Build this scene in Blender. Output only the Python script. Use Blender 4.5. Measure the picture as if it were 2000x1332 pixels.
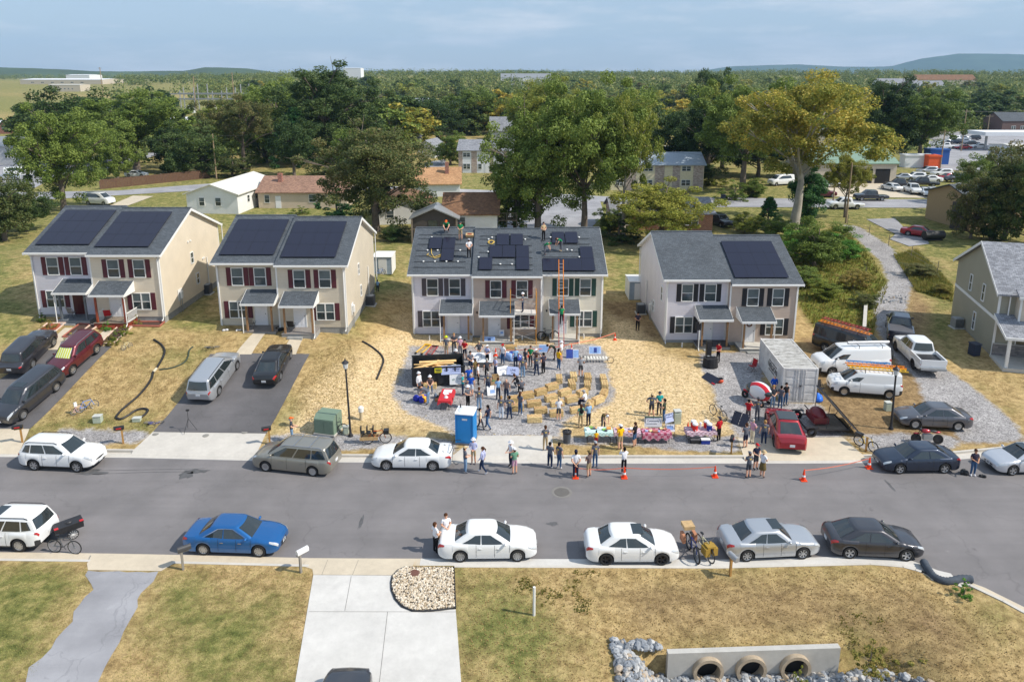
import bpy,bmesh,math,random
from mathutils import Vector,Matrix,noise as mnoise
# ---------- camera numbers: a real lens with a vertical shift; points read off the photo are turned into places on the ground ----------
F,PYC,CH=1430.,480.,23.2
TH=math.atan((PYC-148)/F)
CT,ST=math.cos(TH),math.sin(TH)
def ray(x,y):
    u=(x-1000)/F;v=(y-PYC)/F
    return (u,CT-v*ST,-ST-v*CT)
def P(x,y,z=0.):
    d=ray(x,y);t=(z-CH)/d[2]
    return (d[0]*t,d[1]*t,z)
def YP(x,y,Y):
    d=ray(x,y);t=Y/d[1]
    return (d[0]*t,Y,CH+d[2]*t)
def interp(kn,x):
    if x <= kn[0][0]: return kn[0][1]
    for (a,b),(c,d) in zip(kn,kn[1:]):
        if x <= c: return b+(d-b)*(x-a)/(c-a)
    return kn[-1][1]
def sst(a,b,x):
    t=min(1,max(0,(x-a)/(b-a)));return t*t*(3-2*t)
LOT=[(-60,3.5),(-38,3.3),(-20,2.7),(-13,2.2),(-8.5,1.15),(0,1.0),(20,.85),(35,.9),(60,1.2)]
def hs(x,y):
    if y < 41.5: return .12
    if y < 350:
        b=.12+(interp(LOT,x)-.12)*sst(41.5,57,y)
        return b+(1.0-b)*sst(74,100,y)
    a=17+5*math.sin(x*.0017+1)+2.5*math.sin(x*.006+y*.002)
    return 1.0+a*sst(380,1500,y)
GS=2.
def h(x,y):
    if y < 30 or y > 350: return hs(x,y)
    i,j=math.floor(x/GS),math.floor(y/GS);fx,fy=x/GS-i,y/GS-j
    a,b,c,d=hs(i*GS,j*GS),hs(i*GS+GS,j*GS),hs(i*GS,j*GS+GS),hs(i*GS+GS,j*GS+GS)
    if fx+fy <= 1: return a+(b-a)*fx+(c-a)*fy
    return d+(c-d)*(1-fx)+(b-d)*(1-fy)
def G(x,y):
    z=0.12
    for _ in range(12):
        p=P(x,y,z)
        if y > 900 and y < 1100: z=0
        else: z=z*.4+.6*h(p[0],p[1])
    return P(x,y,z)
scene=bpy.context.scene;COL=scene.collection
for o in list(bpy.data.objects): bpy.data.objects.remove(o)
# ---------- camera ----------
cd=bpy.data.cameras.new('camera');cam=bpy.data.objects.new('camera',cd);COL.objects.link(cam)
cd.sensor_width=36;cd.lens=F/2000*36;cd.shift_y=-(666-PYC)/2000
cd.clip_start=.5;cd.clip_end=40000
cam.location=(0,0,CH);cam.rotation_euler=(math.pi/2-TH,0,0);scene.camera=cam
# ---------- sky, sun, exposure ----------
SUN_EL=math.radians(45);SUNV=Vector((1,-.26,0)).normalized()*math.cos(SUN_EL)+Vector((0,0,math.sin(SUN_EL)))
w=bpy.data.worlds.new('World');scene.world=w;w.use_nodes=True
nt=w.node_tree;bg=nt.nodes['Background'];sky=nt.nodes.new('ShaderNodeTexSky')
sky.sky_type='NISHITA';sky.sun_disc=False;sky.sun_elevation=SUN_EL
sky.sun_rotation=math.atan2(SUNV.x,SUNV.y);sky.air_density=1.0;sky.dust_density=.6;sky.ozone_density=1.5
def wn(ty,**k):
    x=nt.nodes.new(ty)
    for a,b in k.items(): setattr(x,a,b)
    return x
tcw=wn('ShaderNodeTexCoord');mpw=wn('ShaderNodeMapping');mpw.inputs[3].default_value=(2.2,2.2,13);nt.links.new(tcw.outputs['Generated'],mpw.inputs[0])
nzw=wn('ShaderNodeTexNoise');nzw.inputs['Scale'].default_value=1.6;nzw.inputs['Detail'].default_value=8;nzw.inputs['Roughness'].default_value=.62;nt.links.new(mpw.outputs[0],nzw.inputs['Vector'])
rpw=wn('ShaderNodeValToRGB');rpw.color_ramp.elements[0].position=.50;rpw.color_ramp.elements[0].color=(0,0,0,1);rpw.color_ramp.elements[1].position=.70;rpw.color_ramp.elements[1].color=(.75,.75,.75,1);nt.links.new(nzw.outputs['Fac'],rpw.inputs[0])
tnt=wn('ShaderNodeMix',data_type='RGBA');tnt.inputs[0].default_value=.68;tnt.inputs[7].default_value=(3.75,4.85,6.25,1);nt.links.new(sky.outputs[0],tnt.inputs[6])
mxw=wn('ShaderNodeMix',data_type='RGBA');mxw.inputs[7].default_value=(6.6,6.9,7.4,1);nt.links.new(rpw.outputs[0],mxw.inputs[0]);nt.links.new(tnt.outputs[2],mxw.inputs[6])
nt.links.new(mxw.outputs[2],bg.inputs[0]);bg.inputs[1].default_value=.1
sl=bpy.data.lights.new('sun','SUN');sl.energy=3.8;sl.angle=math.radians(.55);sl.color=(1,.93,.81)
so=bpy.data.objects.new('sun',sl);COL.objects.link(so);so.location=(60,-10,80)
so.rotation_euler=SUNV.to_track_quat('Z','Y').to_euler()
vs=scene.view_settings;vs.view_transform='Standard';vs.look='None';vs.exposure=.4;vs.gamma=1
scene.cycles.max_bounces=5;scene.cycles.diffuse_bounces=2;scene.cycles.glossy_bounces=3
scene.cycles.transmission_bounces=3;scene.cycles.transparent_max_bounces=6;scene.cycles.volume_bounces=0
scene.cycles.use_denoising=True;scene.cycles.sample_clamp_indirect=4
# ---------- materials ----------
def srgb(v): return tuple((c/12.92 if c <= .04045 else ((c+.055)/1.055)**2.4) for c in v)
MATS={}
class NT:
    def __init__(s,name):
        s.m=bpy.data.materials.new(name);s.m.use_nodes=True;s.t=s.m.node_tree;s.b=s.t.nodes['Principled BSDF']
        s.tc=None
    def n(s,ty,**k):
        x=s.t.nodes.new(ty)
        for a,b in k.items(): setattr(x,a,b)
        return x
    def l(s,a,b): s.t.links.new(a,b)
    def co(s):
        if not s.tc: s.tc=s.n('ShaderNodeTexCoord').outputs['Object']
        return s.tc
    def noise(s,sc,det=3,rough=.6,co=None):
        x=s.n('ShaderNodeTexNoise');x.inputs['Scale'].default_value=sc;x.inputs['Detail'].default_value=det
        x.inputs['Roughness'].default_value=rough;s.l(co or s.co(),x.inputs['Vector']);return x.outputs['Fac']
    def ramp(s,f,stops,mode='LINEAR'):
        x=s.n('ShaderNodeValToRGB');r=x.color_ramp;r.interpolation=mode
        while len(r.elements) < len(stops): r.elements.new(.5)
        for e,(p,c) in zip(r.elements,stops): e.position=p;e.color=(*c,1) if len(c) == 3 else c
        s.l(f,x.inputs[0]);return x.outputs[0]
    def mix(s,f,a,b,bt='MIX'):
        x=s.n('ShaderNodeMix',data_type='RGBA',blend_type=bt)
        for i,v in ((0,f),(6,a),(7,b)):
            if hasattr(v,'default_value') or hasattr(v,'links'): s.l(v,x.inputs[i])
            elif i == 0: x.inputs[0].default_value=v
            else: x.inputs[i].default_value=(*v,1)
        return x.outputs[2]
    def math(s,op,a,b=0.,c=0.):
        x=s.n('ShaderNodeMath',operation=op)
        for i,v in enumerate((a,b,c)):
            if hasattr(v,'links'): s.l(v,x.inputs[i])
            else: x.inputs[i].default_value=v
        return x.outputs[0]
    def bump(s,hgt,st=.5,d=.02):
        x=s.n('ShaderNodeBump');x.inputs['Strength'].default_value=st;x.inputs['Distance'].default_value=d
        s.l(hgt,x.inputs['Height']);s.l(x.outputs[0],s.b.inputs['Normal'])
    def fin(s,col=None,rough=None):
        if col is not None:
            if hasattr(col,'links'): s.l(col,s.b.inputs['Base Color'])
            else: s.b.inputs['Base Color'].default_value=(*col,1)
        if rough is not None:
            if hasattr(rough,'links'): s.l(rough,s.b.inputs['Roughness'])
            else: s.b.inputs['Roughness'].default_value=rough
        MATS[s.m.name]=s.m;return s.m
def mul(c,k): return tuple(min(1,max(0,v*k)) for v in c)
def M(name,col=(.5,.5,.5),rough=.6,metal=0,coat=0,var=.12,vs=3.,bump=0,bs=30.,spec=.5):
    if name in MATS: return MATS[name]
    t=NT(name);t.b.inputs['Metallic'].default_value=metal;t.b.inputs['Coat Weight'].default_value=coat
    t.b.inputs['Coat Roughness'].default_value=.05;t.b.inputs['Specular IOR Level'].default_value=spec
    c=col
    if var: c=t.ramp(t.noise(vs,4,.65),[(.3,mul(col,1-var)),(.7,mul(col,1+var))])
    if bump: t.bump(t.noise(bs,3),bump,.01)
    return t.fin(c,rough)
def paint(name,col,metal=.3,rough=.32): return M('car_paint_'+name,col,rough,metal,1,var=0)
def shade_siding(name,col):
    t=NT('siding_'+name);x=t.n('ShaderNodeSeparateXYZ');t.l(t.co(),x.inputs[0])
    f=t.math('FRACT',t.math('MULTIPLY',x.outputs[2],1/.127))
    edge=t.ramp(f,[(0,(.45,)*3),(.10,(.93,)*3),(1,(1,)*3)])  # shadow line under each lap, painted into the siding colour
    c=t.ramp(t.noise(.8,4),[(.3,mul(col,.94)),(.7,mul(col,1.05))])
    t.bump(f,.6,.02);return t.fin(t.mix(.8,c,edge,'MULTIPLY'),.55)
def shade_shingle(name,a,b):
    t=NT('shingle_'+name)
    br=t.n('ShaderNodeTexBrick');mp=t.n('ShaderNodeMapping');t.l(t.co(),mp.inputs[0]);t.l(mp.outputs[0],br.inputs['Vector'])
    br.inputs['Scale'].default_value=1;br.inputs['Brick Width'].default_value=.33;br.inputs['Row Height'].default_value=.15
    br.inputs['Mortar Size'].default_value=.008;br.inputs['Color1'].default_value=(*a,1);br.inputs['Color2'].default_value=(*b,1)
    br.inputs['Mortar'].default_value=(*mul(a,.5),1);br.offset_frequency=2
    n2=t.ramp(t.noise(9,4),[(.3,(.7,)*3),(.7,(1.25,)*3)]);n3=t.ramp(t.noise(.35,3),[(.35,(.88,)*3),(.65,(1.1,)*3)])
    c=t.mix(1,t.mix(1,br.outputs[0],n2,'MULTIPLY'),n3,'MULTIPLY');t.bump(br.outputs[1],.3,-.01)
    return t.fin(c,.9)
def shade_brick(name,a,b,mortar=(.4,.38,.35)):
    t=NT('brick_'+name);br=t.n('ShaderNodeTexBrick');mp=t.n('ShaderNodeMapping');mp.inputs[2].default_value=(math.pi/2,0,0)
    t.l(t.co(),mp.inputs[0]);t.l(mp.outputs[0],br.inputs['Vector']);br.inputs['Scale'].default_value=1
    br.inputs['Brick Width'].default_value=.4;br.inputs['Row Height'].default_value=.15;br.inputs['Mortar Size'].default_value=.015
    for k,c in (('Color1',a),('Color2',b),('Mortar',mortar)): br.inputs[k].default_value=(*c,1)
    return t.fin(t.mix(1,br.outputs[0],t.ramp(t.noise(3,3),[(.3,(.8,)*3),(.7,(1.15,)*3)]),'MULTIPLY'),.85)
def shade_leaf(name,cols,trans=.3,sc=.35):
    t=NT('leaves_'+name);g=t.n('ShaderNodeNewGeometry');oi=t.n('ShaderNodeObjectInfo')
    nz=t.noise(sc,3);f=t.math('ADD',t.math('MULTIPLY',nz,.9),t.math('MULTIPLY',g.outputs['Random Per Island'],.42))
    f=t.math('ADD',f,t.math('MULTIPLY',t.math('SUBTRACT',oi.outputs['Random'],.5),.25))
    n=len(cols);c=t.ramp(f,[(.32+.62*i/(n-1),k) for i,k in enumerate(cols)])
    t.fin(c,.6);t.b.inputs['Specular IOR Level'].default_value=.25
    tr=t.n('ShaderNodeBsdfTranslucent');t.l(c,tr.inputs[0]);mx=t.n('ShaderNodeMixShader');mx.inputs[0].default_value=trans
    out=t.t.nodes['Material Output'];t.l(t.b.outputs[0],mx.inputs[1]);t.l(tr.outputs[0],mx.inputs[2]);t.l(mx.outputs[0],out.inputs[0])
    return t.m
GLASS=M('window_glass',(.035,.05,.055),.06,0,0,var=.3,vs=.7,spec=.8)
CGLASS=M('car_glass',(.020,.028,.031),.04,0,0,var=0,spec=.9);CGLASS.node_tree.nodes['Principled BSDF'].inputs['IOR'].default_value=1.6
WHITE=M('white_trim',(.78,.78,.77),.5,var=.03)
BLACK=M('black_plastic',(.018,.018,.02),.45,var=.2)
RUBBER=M('tyre_rubber',(.016,.016,.017),.8,var=.2)
STEEL=M('steel',(.5,.5,.51),.35,.9,var=.1)
GALV=M('grey_metal',(.35,.36,.37),.5,.5,var=.1)
DARKM=M('dark_metal',(.04,.04,.045),.5,.4)
WOOD=M('pine_wood',(.5,.34,.17),.7,var=.2,vs=6)
PTWOOD=M('porch_post_wood',(.30,.17,.08),.75,var=.2,vs=5)
OLDWOOD=M('weathered_wood',(.22,.18,.14),.85,var=.3,vs=4)
CONC=M('concrete',(.52,.5,.46),.85,var=.1,vs=2.5,bump=.1,bs=50)
BLOCK=M('foundation_block',(.3,.3,.29),.9,var=.15)
# ---------- mesh builder ----------
class MB:
    def __init__(s): s.v=[];s.f=[];s.mi=[];s.m=Matrix();s.k=0
    def tf(s,loc=(0,0,0),rz=0,rx=0,ry=0,sc=1):
        s.m=Matrix.Translation(loc) @ Matrix.Rotation(rz,4,'Z') @ Matrix.Rotation(ry,4,'Y') @ Matrix.Rotation(rx,4,'X') @ Matrix.Scale(sc,4);return s
    def add(s,vs,fs):
        o=len(s.v);s.v += [tuple(s.m @ Vector(p)) for p in vs]
        for f in fs: s.f.append([o+i for i in f]);s.mi.append(s.k)
        return s
    def box(s,x0,x1,y0,y1,z0,z1):
        return s.add([(x,y,z) for z in (z0,z1) for y in (y0,y1) for x in (x0,x1)],
                     [(0,2,3,1),(4,5,7,6),(0,1,5,4),(2,6,7,3),(0,4,6,2),(1,3,7,5)])
    def cb(s,c,sz): return s.box(c[0]-sz[0]/2,c[0]+sz[0]/2,c[1]-sz[1]/2,c[1]+sz[1]/2,c[2]-sz[2]/2,c[2]+sz[2]/2)
    def prism(s,poly,z0,z1):
        n=len(poly);return s.add([(x,y,z0) for x,y in poly]+[(x,y,z1) for x,y in poly],
            [tuple(range(n-1,-1,-1)),tuple(range(n,2*n))]+[(i,(i+1) % n,n+(i+1) % n,n+i) for i in range(n)])
    def prismY(s,poly,y0,y1):      # polygon in x-z pushed along y
        n=len(poly);return s.add([(x,y0,z) for x,z in poly]+[(x,y1,z) for x,z in poly],
            [tuple(range(n)),tuple(range(2*n-1,n-1,-1))]+[((i+1) % n,i,n+i,n+(i+1) % n) for i in range(n)])
    def prismX(s,poly,x0,x1):      # polygon in y-z pushed along x
        n=len(poly);return s.add([(x0,y,z) for y,z in poly]+[(x1,y,z) for y,z in poly],
            [tuple(range(n-1,-1,-1)),tuple(range(n,2*n))]+[(i,(i+1) % n,n+(i+1) % n,n+i) for i in range(n)])
    def tube(s,pts,r,n=8,closed=False,cap=True):
        pts=[Vector(p) for p in pts];rr=r if isinstance(r,(list,tuple)) else [r]*len(pts);L=len(pts);vs=[];up=None
        for i,p in enumerate(pts):
            a=pts[(i-1) % L] if (closed or i) else p;b=pts[(i+1) % L] if (closed or i < L-1) else p
            d=(b-a).normalized();u=up if up and abs(up.dot(d)) < .98 else (Vector((0,0,1)) if abs(d.z) < .9 else Vector((1,0,0)))
            u=(u-d*u.dot(d)).normalized();up=u;q=d.cross(u)
            vs += [p+(u*math.cos(2*math.pi*k/n)+q*math.sin(2*math.pi*k/n))*rr[i] for k in range(n)]
        fs=[(i*n+k,i*n+(k+1) % n,((i+1) % L)*n+(k+1) % n,((i+1) % L)*n+k) for i in range(L if closed else L-1) for k in range(n)]
        if cap and not closed: fs += [tuple(range(n-1,-1,-1)),tuple(range((L-1)*n,L*n))]
        return s.add(vs,fs)
    def cyl(s,c,r,hh,n=16,r2=None): return s.tube([c,(c[0],c[1],c[2]+hh)],[r,r if r2 is None else r2],n)
    def lathe(s,prof,n=20,axis='z',c=(0,0,0)):
        vs=[]
        for r,z in prof:
            for k in range(n):
                a=2*math.pi*k/n;x,y=r*math.cos(a),r*math.sin(a)
                vs.append((c[0]+x,c[1]+y,c[2]+z) if axis == 'z' else (c[0]+x,c[1]+z,c[2]-y))
        return s.add(vs,[(i*n+k,i*n+(k+1) % n,(i+1)*n+(k+1) % n,(i+1)*n+k) for i in range(len(prof)-1) for k in range(n)])
    def ell(s,c,r,n=10,m=6,z0=-1.,z1=1.):
        vs=[];
        for i in range(m+1):
            z=z0+(z1-z0)*i/m;z=math.sin(math.asin(z0)+(math.asin(z1)-math.asin(z0))*i/m);q=math.sqrt(max(0,1-z*z))
            vs += [(c[0]+r[0]*q*math.cos(2*math.pi*k/n),c[1]+r[1]*q*math.sin(2*math.pi*k/n),c[2]+r[2]*z) for k in range(n)]
        return s.add(vs,[(i*n+k,i*n+(k+1) % n,(i+1)*n+(k+1) % n,(i+1)*n+k) for i in range(m) for k in range(n)]+[tuple(range(n-1,-1,-1)),tuple(range(m*n,(m+1)*n))])
    def quad(s,*p): return s.add(p,[tuple(range(len(p)))])
    def mesh(s,name,mats,smooth=None):
        me=bpy.data.meshes.new(name);me.from_pydata(s.v,[],s.f)
        for m in (mats if isinstance(mats,(list,tuple)) else [mats]): me.materials.append(m)
        if any(s.mi): me.polygons.foreach_set('material_index',s.mi)
        if smooth is not None:
            me.polygons.foreach_set('use_smooth',[True]*len(me.polygons))
            if smooth < 180: me.set_sharp_from_angle(angle=math.radians(smooth))
        me.update();return me
    def build(s,name,mats,parent=None,smooth=None,loc=None,rz=0):
        o=bpy.data.objects.new(name,s.mesh(name,mats,smooth));COL.objects.link(o)
        if parent: o.parent=parent
        if loc: o.location=loc
        if rz: o.rotation_euler.z=rz
        return o
def tag(o,label,cat,group=None,kind=None):
    if label: o['label']=label
    if cat: o['category']=cat
    if group: o['group']=group
    if kind: o['kind']=kind
    return o
def struct(o): o['kind']='structure';return o
def thing(name,label,cat,loc=(0,0,0),rz=0,group=None,sc=1):
    o=bpy.data.objects.new(name,None);COL.objects.link(o);o.location=loc;o.rotation_euler.z=rz
    if sc != 1: o.scale=(sc,)*3
    o.empty_display_size=.3
    return tag(o,label,cat,group)
KIDS={}
def copy_tree(o,loc=None,rz=None,label=None,group=None,parent=None,sc=None):
    c=o.copy();COL.objects.link(c)
    if parent: c.parent=parent
    if loc: c.location=loc
    if rz is not None: c.rotation_euler.z=rz
    if label: c['label']=label
    if group: c['group']=group
    if sc: c.scale=(sc,)*3 if isinstance(sc,(int,float)) else sc
    for ch in kids(o): copy_tree(ch,parent=c)
    return c
def kids(o):
    if o.name not in KIDS: KIDS[o.name]=[c.name for c in o.children]
    return [bpy.data.objects[n] for n in KIDS[o.name]]
def gz(p,dz=0.): return (p[0],p[1],h(p[0],p[1])+dz)
rnd=random.Random(7)
# text as a mesh, lying in x-z facing -y
def text_mesh(s,size,name='lettering',mat=None,parent=None,loc=(0,0,0),rot=(math.pi/2,0,0),ext=.002,bold=False):
    cu=bpy.data.curves.new(name,'FONT');cu.body=s;cu.size=size;cu.align_x='CENTER';cu.align_y='CENTER';cu.extrude=ext;cu.resolution_u=2
    if bold: cu.offset=size*.018
    o=bpy.data.objects.new(name,cu);COL.objects.link(o)
    bpy.context.view_layer.update();me=bpy.data.meshes.new_from_object(o.evaluated_get(bpy.context.evaluated_depsgraph_get()))
    bpy.data.objects.remove(o);me.materials.clear();me.materials.append(mat)
    o=bpy.data.objects.new(name,me);COL.objects.link(o);o.location=loc;o.rotation_euler=rot
    if parent: o.parent=parent
    return o
# ================= THE SETTING =================
def wp(px,z=None): return [(P(x,y,z) if z is not None else G(x,y))[:2] for x,y in px]
def inpoly(x,y,pl):
    c=False;j=len(pl)-1
    for i in range(len(pl)):
        xi,yi=pl[i];xj,yj=pl[j]
        if (yi > y) != (yj > y) and x < (xj-xi)*(y-yi)/(yj-yi)+xi: c=not c
        j=i
    return c
def pdist(x,y,pl):
    d=1e9
    for (x1,y1),(x2,y2) in zip(pl,pl[1:]+pl[:1]):
        dx,dy=x2-x1,y2-y1;t=max(0,min(1,((x-x1)*dx+(y-y1)*dy)/(dx*dx+dy*dy+1e-9)))
        d=min(d,math.hypot(x-x1-t*dx,y-y1-t*dy))
    return d if inpoly(x,y,pl) else -d
FARB=[(-120,42.6),(-80,42.2),(-32,41.6),(-24,41.5),(-12,40.95),(3,40.8),(19,40.8),(26,41.0),(31,41.8),(45,44.5),(80,51),(200,75)]
def fb(x): return interp(FARB,x)
def cback(x): return fb(x)+.76
NEARPX=[(-400,1092),(0,1095),(172,1097),(330,1100),(610,1107),(890,1108),(1400,1110),(1700,1103),(1760,1108),(1800,1118),(1850,1138),(1900,1150),(2000,1200),(2400,1400)]
NEARW=wp(NEARPX,0)
NEARW=[(-200,NEARW[0][1])]+NEARW+[(60,3)]
def nb(x): return interp(NEARW,x)
def wall_y(x): return 26.08+.04*(x-10)
def hn(x,y):          # the near verge, falling to the culvert
    z=.12-.22*sst(31,26.3,y)*sst(2,6,x)*(1-sst(17,24,x))
    d=wall_y(x)-y
    if d > 0:
        k=sst(4.6,6.2,x)*(1-sst(14.3,17.5,x)) if d > .05 else 0
        z -= 1.25*k
    return z
def shade_ground():
    t=NT('dry_grass');tc=t.co()
    a=t.n('ShaderNodeVertexColor',layer_name='m1');b=t.n('ShaderNodeVertexColor',layer_name='m2')
    sa=t.n('ShaderNodeSeparateColor');sb=t.n('ShaderNodeSeparateColor');t.l(a.outputs[0],sa.inputs[0]);t.l(b.outputs[0],sb.inputs[0])
    n1=t.noise(.35,6,.62);n2=t.noise(1.3,6,.7);n3=t.noise(6,5,.75);n4=t.noise(38,2,.6)
    vor=t.n('ShaderNodeTexVoronoi');vor.inputs['Scale'].default_value=2.2;t.l(tc,vor.inputs['Vector'])
    tan=t.ramp(n2,[(.25,srgb((.56,.47,.31))),(.45,srgb((.70,.60,.41))),(.62,srgb((.79,.69,.49))),(.8,srgb((.60,.53,.33)))])
    grn=t.ramp(n2,[(.3,srgb((.36,.40,.20))),(.5,srgb((.52,.52,.30))),(.7,srgb((.70,.64,.42)))])
    straw=t.ramp(n3,[(.3,srgb((.62,.51,.33))),(.48,srgb((.86,.755,.57))),(.7,srgb((.95,.865,.69)))])
    dirt=t.ramp(n2,[(.3,srgb((.50,.41,.29))),(.7,srgb((.68,.58,.42)))])
    vg=t.n('ShaderNodeTexVoronoi');vg.inputs['Scale'].default_value=14;t.l(tc,vg.inputs['Vector']);vx=t.n('ShaderNodeSeparateColor');t.l(vg.outputs['Color'],vx.inputs[0])
    grav=t.mix(1,t.ramp(n1,[(.3,srgb((.60,.59,.585))),(.7,srgb((.74,.73,.72)))]),t.ramp(vx.outputs[0],[(0,(.62,)*3),(1,(1.3,)*3)]),'MULTIPLY')
    weed=t.ramp(n2,[(.28,srgb((.27,.33,.12))),(.45,srgb((.42,.47,.18))),(.6,srgb((.55,.52,.26))),(.75,srgb((.50,.42,.27)))])
    def msk(m,w=.7,n=n2,e=.12): 
        v=t.math('ADD',m,t.math('MULTIPLY',t.math('SUBTRACT',n,.5),w))
        return t.ramp(v,[(.5-e,(0,)*3),(.5+e,(1,)*3)])
    gf=t.math('ADD',t.math('MULTIPLY',sa.outputs[1],.53),t.math('MULTIPLY',n1,.62))
    c=t.mix(t.ramp(t.math('ADD',gf,t.math('MULTIPLY',t.math('SUBTRACT',n3,.5),.35)),[(.44,(0,)*3),(.72,(1,)*3)]),tan,grn)
    c=t.mix(msk(sa.outputs[2],.9,n1,.2),c,dirt);c=t.mix(msk(sb.outputs[1],.8),c,weed)
    c=t.mix(msk(sa.outputs[0],1.1,n1,.25),c,straw);c=t.mix(msk(sb.outputs[0],.9),c,grav)
    c=t.mix(1,c,t.ramp(n4,[(.25,(.62,)*3),(.5,(1,)*3),(.75,(1.3,)*3)]),'MULTIPLY')
    c=t.mix(.9,c,t.ramp(n3,[(.32,(.60,)*3),(.55,(1.08,)*3)]),'MULTIPLY');c=t.mix(.6,c,t.ramp(t.noise(2.6,4,.7),[(.34,(.68,)*3),(.55,(1.06,)*3)]),'MULTIPLY')
    t.bump(t.math('ADD',n4,n3),.9,.05);t.b.inputs['Specular IOR Level'].default_value=.15
    c=t.mix(1,c,(.97,.96,.99),'MULTIPLY')
    return t.fin(c,.95)
GRD=shade_ground()
STRAW=[wp(p) for p in ([(600,770),(690,700),(780,640),(795,610),(806,655),(1175,655),(1180,610),(1245,640),(1290,690),(1375,715),(1400,790),(1430,850),(1120,846),(1085,850),(885,845),(780,830),(560,850)],)]
GREEN=[wp(p) for p in ([(-300,690),(-300,440),(40,450),(55,600),(80,640),(30,690)],[(560,600),(690,655),(720,600),(790,560),(790,470),(740,460),(690,560)],
    [(320,640),(410,560),(430,635),(420,655)],[(340,700),(400,680),(370,720)],[(1185,480),(1250,480),(1250,590),(1185,560)],[(60,835),(130,800),(300,820),(300,840)],[(540,830),(560,780),(600,800),(600,840)],
    [(1740,430),(1870,430),(1980,500),(1860,520),(1800,500)],[(1800,560),(1880,560),(1860,700),(1810,640)],[(1560,440),(1440,430),(1440,470),(1560,480)])]
WEED=[wp(p) for p in ([(1540,480),(1640,440),(1700,500),(1735,560),(1715,610),(1700,680),(1680,640),(1590,640),(1560,600)],[(1745,500),(1790,490),(1860,560),(1860,590),(1790,570)])]
DIRT=[wp(p) for p in ([(1180,590),(1250,590),(1300,665),(1200,660)],[(1600,660),(1750,690),(1860,800),(2000,860),(1760,870),(1650,850),(1600,790),(1560,660)],[(1780,560),(1820,600),(1800,660),(1770,640)])]
GRAV=[wp(p) for p in ([(800,674),(1168,672),(1183,690),(1188,720),(1192,745),(1202,768),(1190,790),(1150,805),(1105,818),(1092,852),(888,853),(872,836),(820,815),(785,800),(767,775),(770,750),(785,725),(792,700)],
 [(1366,690),(1490,686),(1490,780),(1600,790),(1632,820),(1652,856),(1440,858),(1430,830),(1398,790),(1392,760),(1375,735)],
 [(88,868),(118,838),(298,843),(262,868),(235,862),(180,872)],[(527,852),(600,846),(740,850),(890,858),(888,884),(740,876),(600,882),(520,876)],[(1092,856),(1240,848),(1432,852),(1440,858),(1450,884),(1330,880),(1200,866),(1110,870)],[(1658,852),(1760,846),(1850,850),(1880,860),(1850,880),(1760,876),(1690,880)],
 [(1650,445),(1668,437),(1740,482),(1785,540),(1775,580),(1765,640),(1790,700),(1850,722),(1935,784),(1985,830),(2000,862),(1890,866),(1810,800),(1790,740),(1735,690),(1712,640),(1705,590),(1735,550),(1720,510)],)]
def msk(x,y,ps,soft):
    v=0
    for p in ps:
        v=max(v,min(1,max(0,.5+pdist(x,y,p)/(2*soft))))
    return v
def ground_mesh(name,xs,ysf,zf,masks,flip=False):
    V,Fc,c1,c2=[],[],[],[]
    n=len(xs);rows=ysf
    for j in range(rows[0]):
        for x in xs:
            y=rows[1](x,j);V.append((x,y,zf(x,y)));a,b=masks(x,y);c1.append(a);c2.append(b)
    for j in range(rows[0]-1):
        for i in range(n-1):
            a=j*n+i;q=[(a,a+1,a+n),(a+1,a+n+1,a+n)]
            Fc += [t[::-1] for t in q] if flip else q
    me=bpy.data.meshes.new(name);me.from_pydata(V,[],Fc);me.materials.append(GRD)
    for nm,cc in (('m1',c1),('m2',c2)):
        at=me.color_attributes.new(nm,'FLOAT_COLOR','POINT');at.data.foreach_set('color',[k for c in cc for k in (*c,1)])
    me.polygons.foreach_set('use_smooth',[True]*len(Fc));me.update()
    o=bpy.data.objects.new(name,me);COL.objects.link(o);return struct(o)
def frange(a,b,s): return [a+i*s for i in range(int(round((b-a)/s))+1)]
def lotmask(x,y):
    if y < 110 and abs(x) < 70:
        base=.62 if y > 75 else .25
        return ((msk(x,y,STRAW,2.),max(base,msk(x,y,GREEN,3.)),msk(x,y,DIRT,1.5)),(msk(x,y,GRAV,.8),msk(x,y,WEED,1.5),0))
    return ((0,.75+.35*math.sin(x*.011+2)*math.sin(y*.02),.2 if y < 250 else 0),(0,0,0))
XS=[-9000,-5000,-2500,-1500,-1000,-600,-400,-260,-180,-130,-100,-80,-66]+frange(-60,-50,1)+frange(-49.5,50,.5)+frange(51,60,1)+[66,80,100,130,180,260,400,600,1000,1500,2500,5000,9000]
YS=[40]+frange(41,72,.5)+frange(73,100,1)+frange(104,130,4)+frange(140,340,20)+[350,380,420,470,530,600,700,800,950,1100,1300,1500,1800,2300,3000,5000,9000]
ground_mesh('ground',XS,(len(YS),lambda x,j: max(YS[j],cback(x)) if YS[j] < 60 or abs(x) > 100 else YS[j]),lambda x,y: h(x,y),lotmask)
NGRN=[wp(p,0) for p in ([(-100,1110),(120,1110),(160,1130),(90,1300),(-200,1500)],[(890,1110),(1010,1150),(1120,1250),(1000,1500),(900,1400)],[(300,1140),(560,1180),(560,1400),(330,1300)],[(1660,1180),(1740,1200),(1700,1280),(1640,1240)],[(1650,1270),(1800,1250),(1850,1350),(1700,1400)])]
NBARE=[wp(p,0) for p in ([(1130,1120),(1800,1125),(1950,1250),(1900,1400),(1640,1330),(1640,1250),(1220,1260)],)]
def nearmask(x,y): return ((0,max(.3,msk(x,y,NGRN,2.5)),.55*msk(x,y,NBARE,1.5)),(0,0,0))
NX=[-200,-120,-80,-60,-45]+frange(-35,35,.5)+[40,48,60]
NY=[0,.5,1,1.5,2,2.5,3,3.5,4,4.5]
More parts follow.
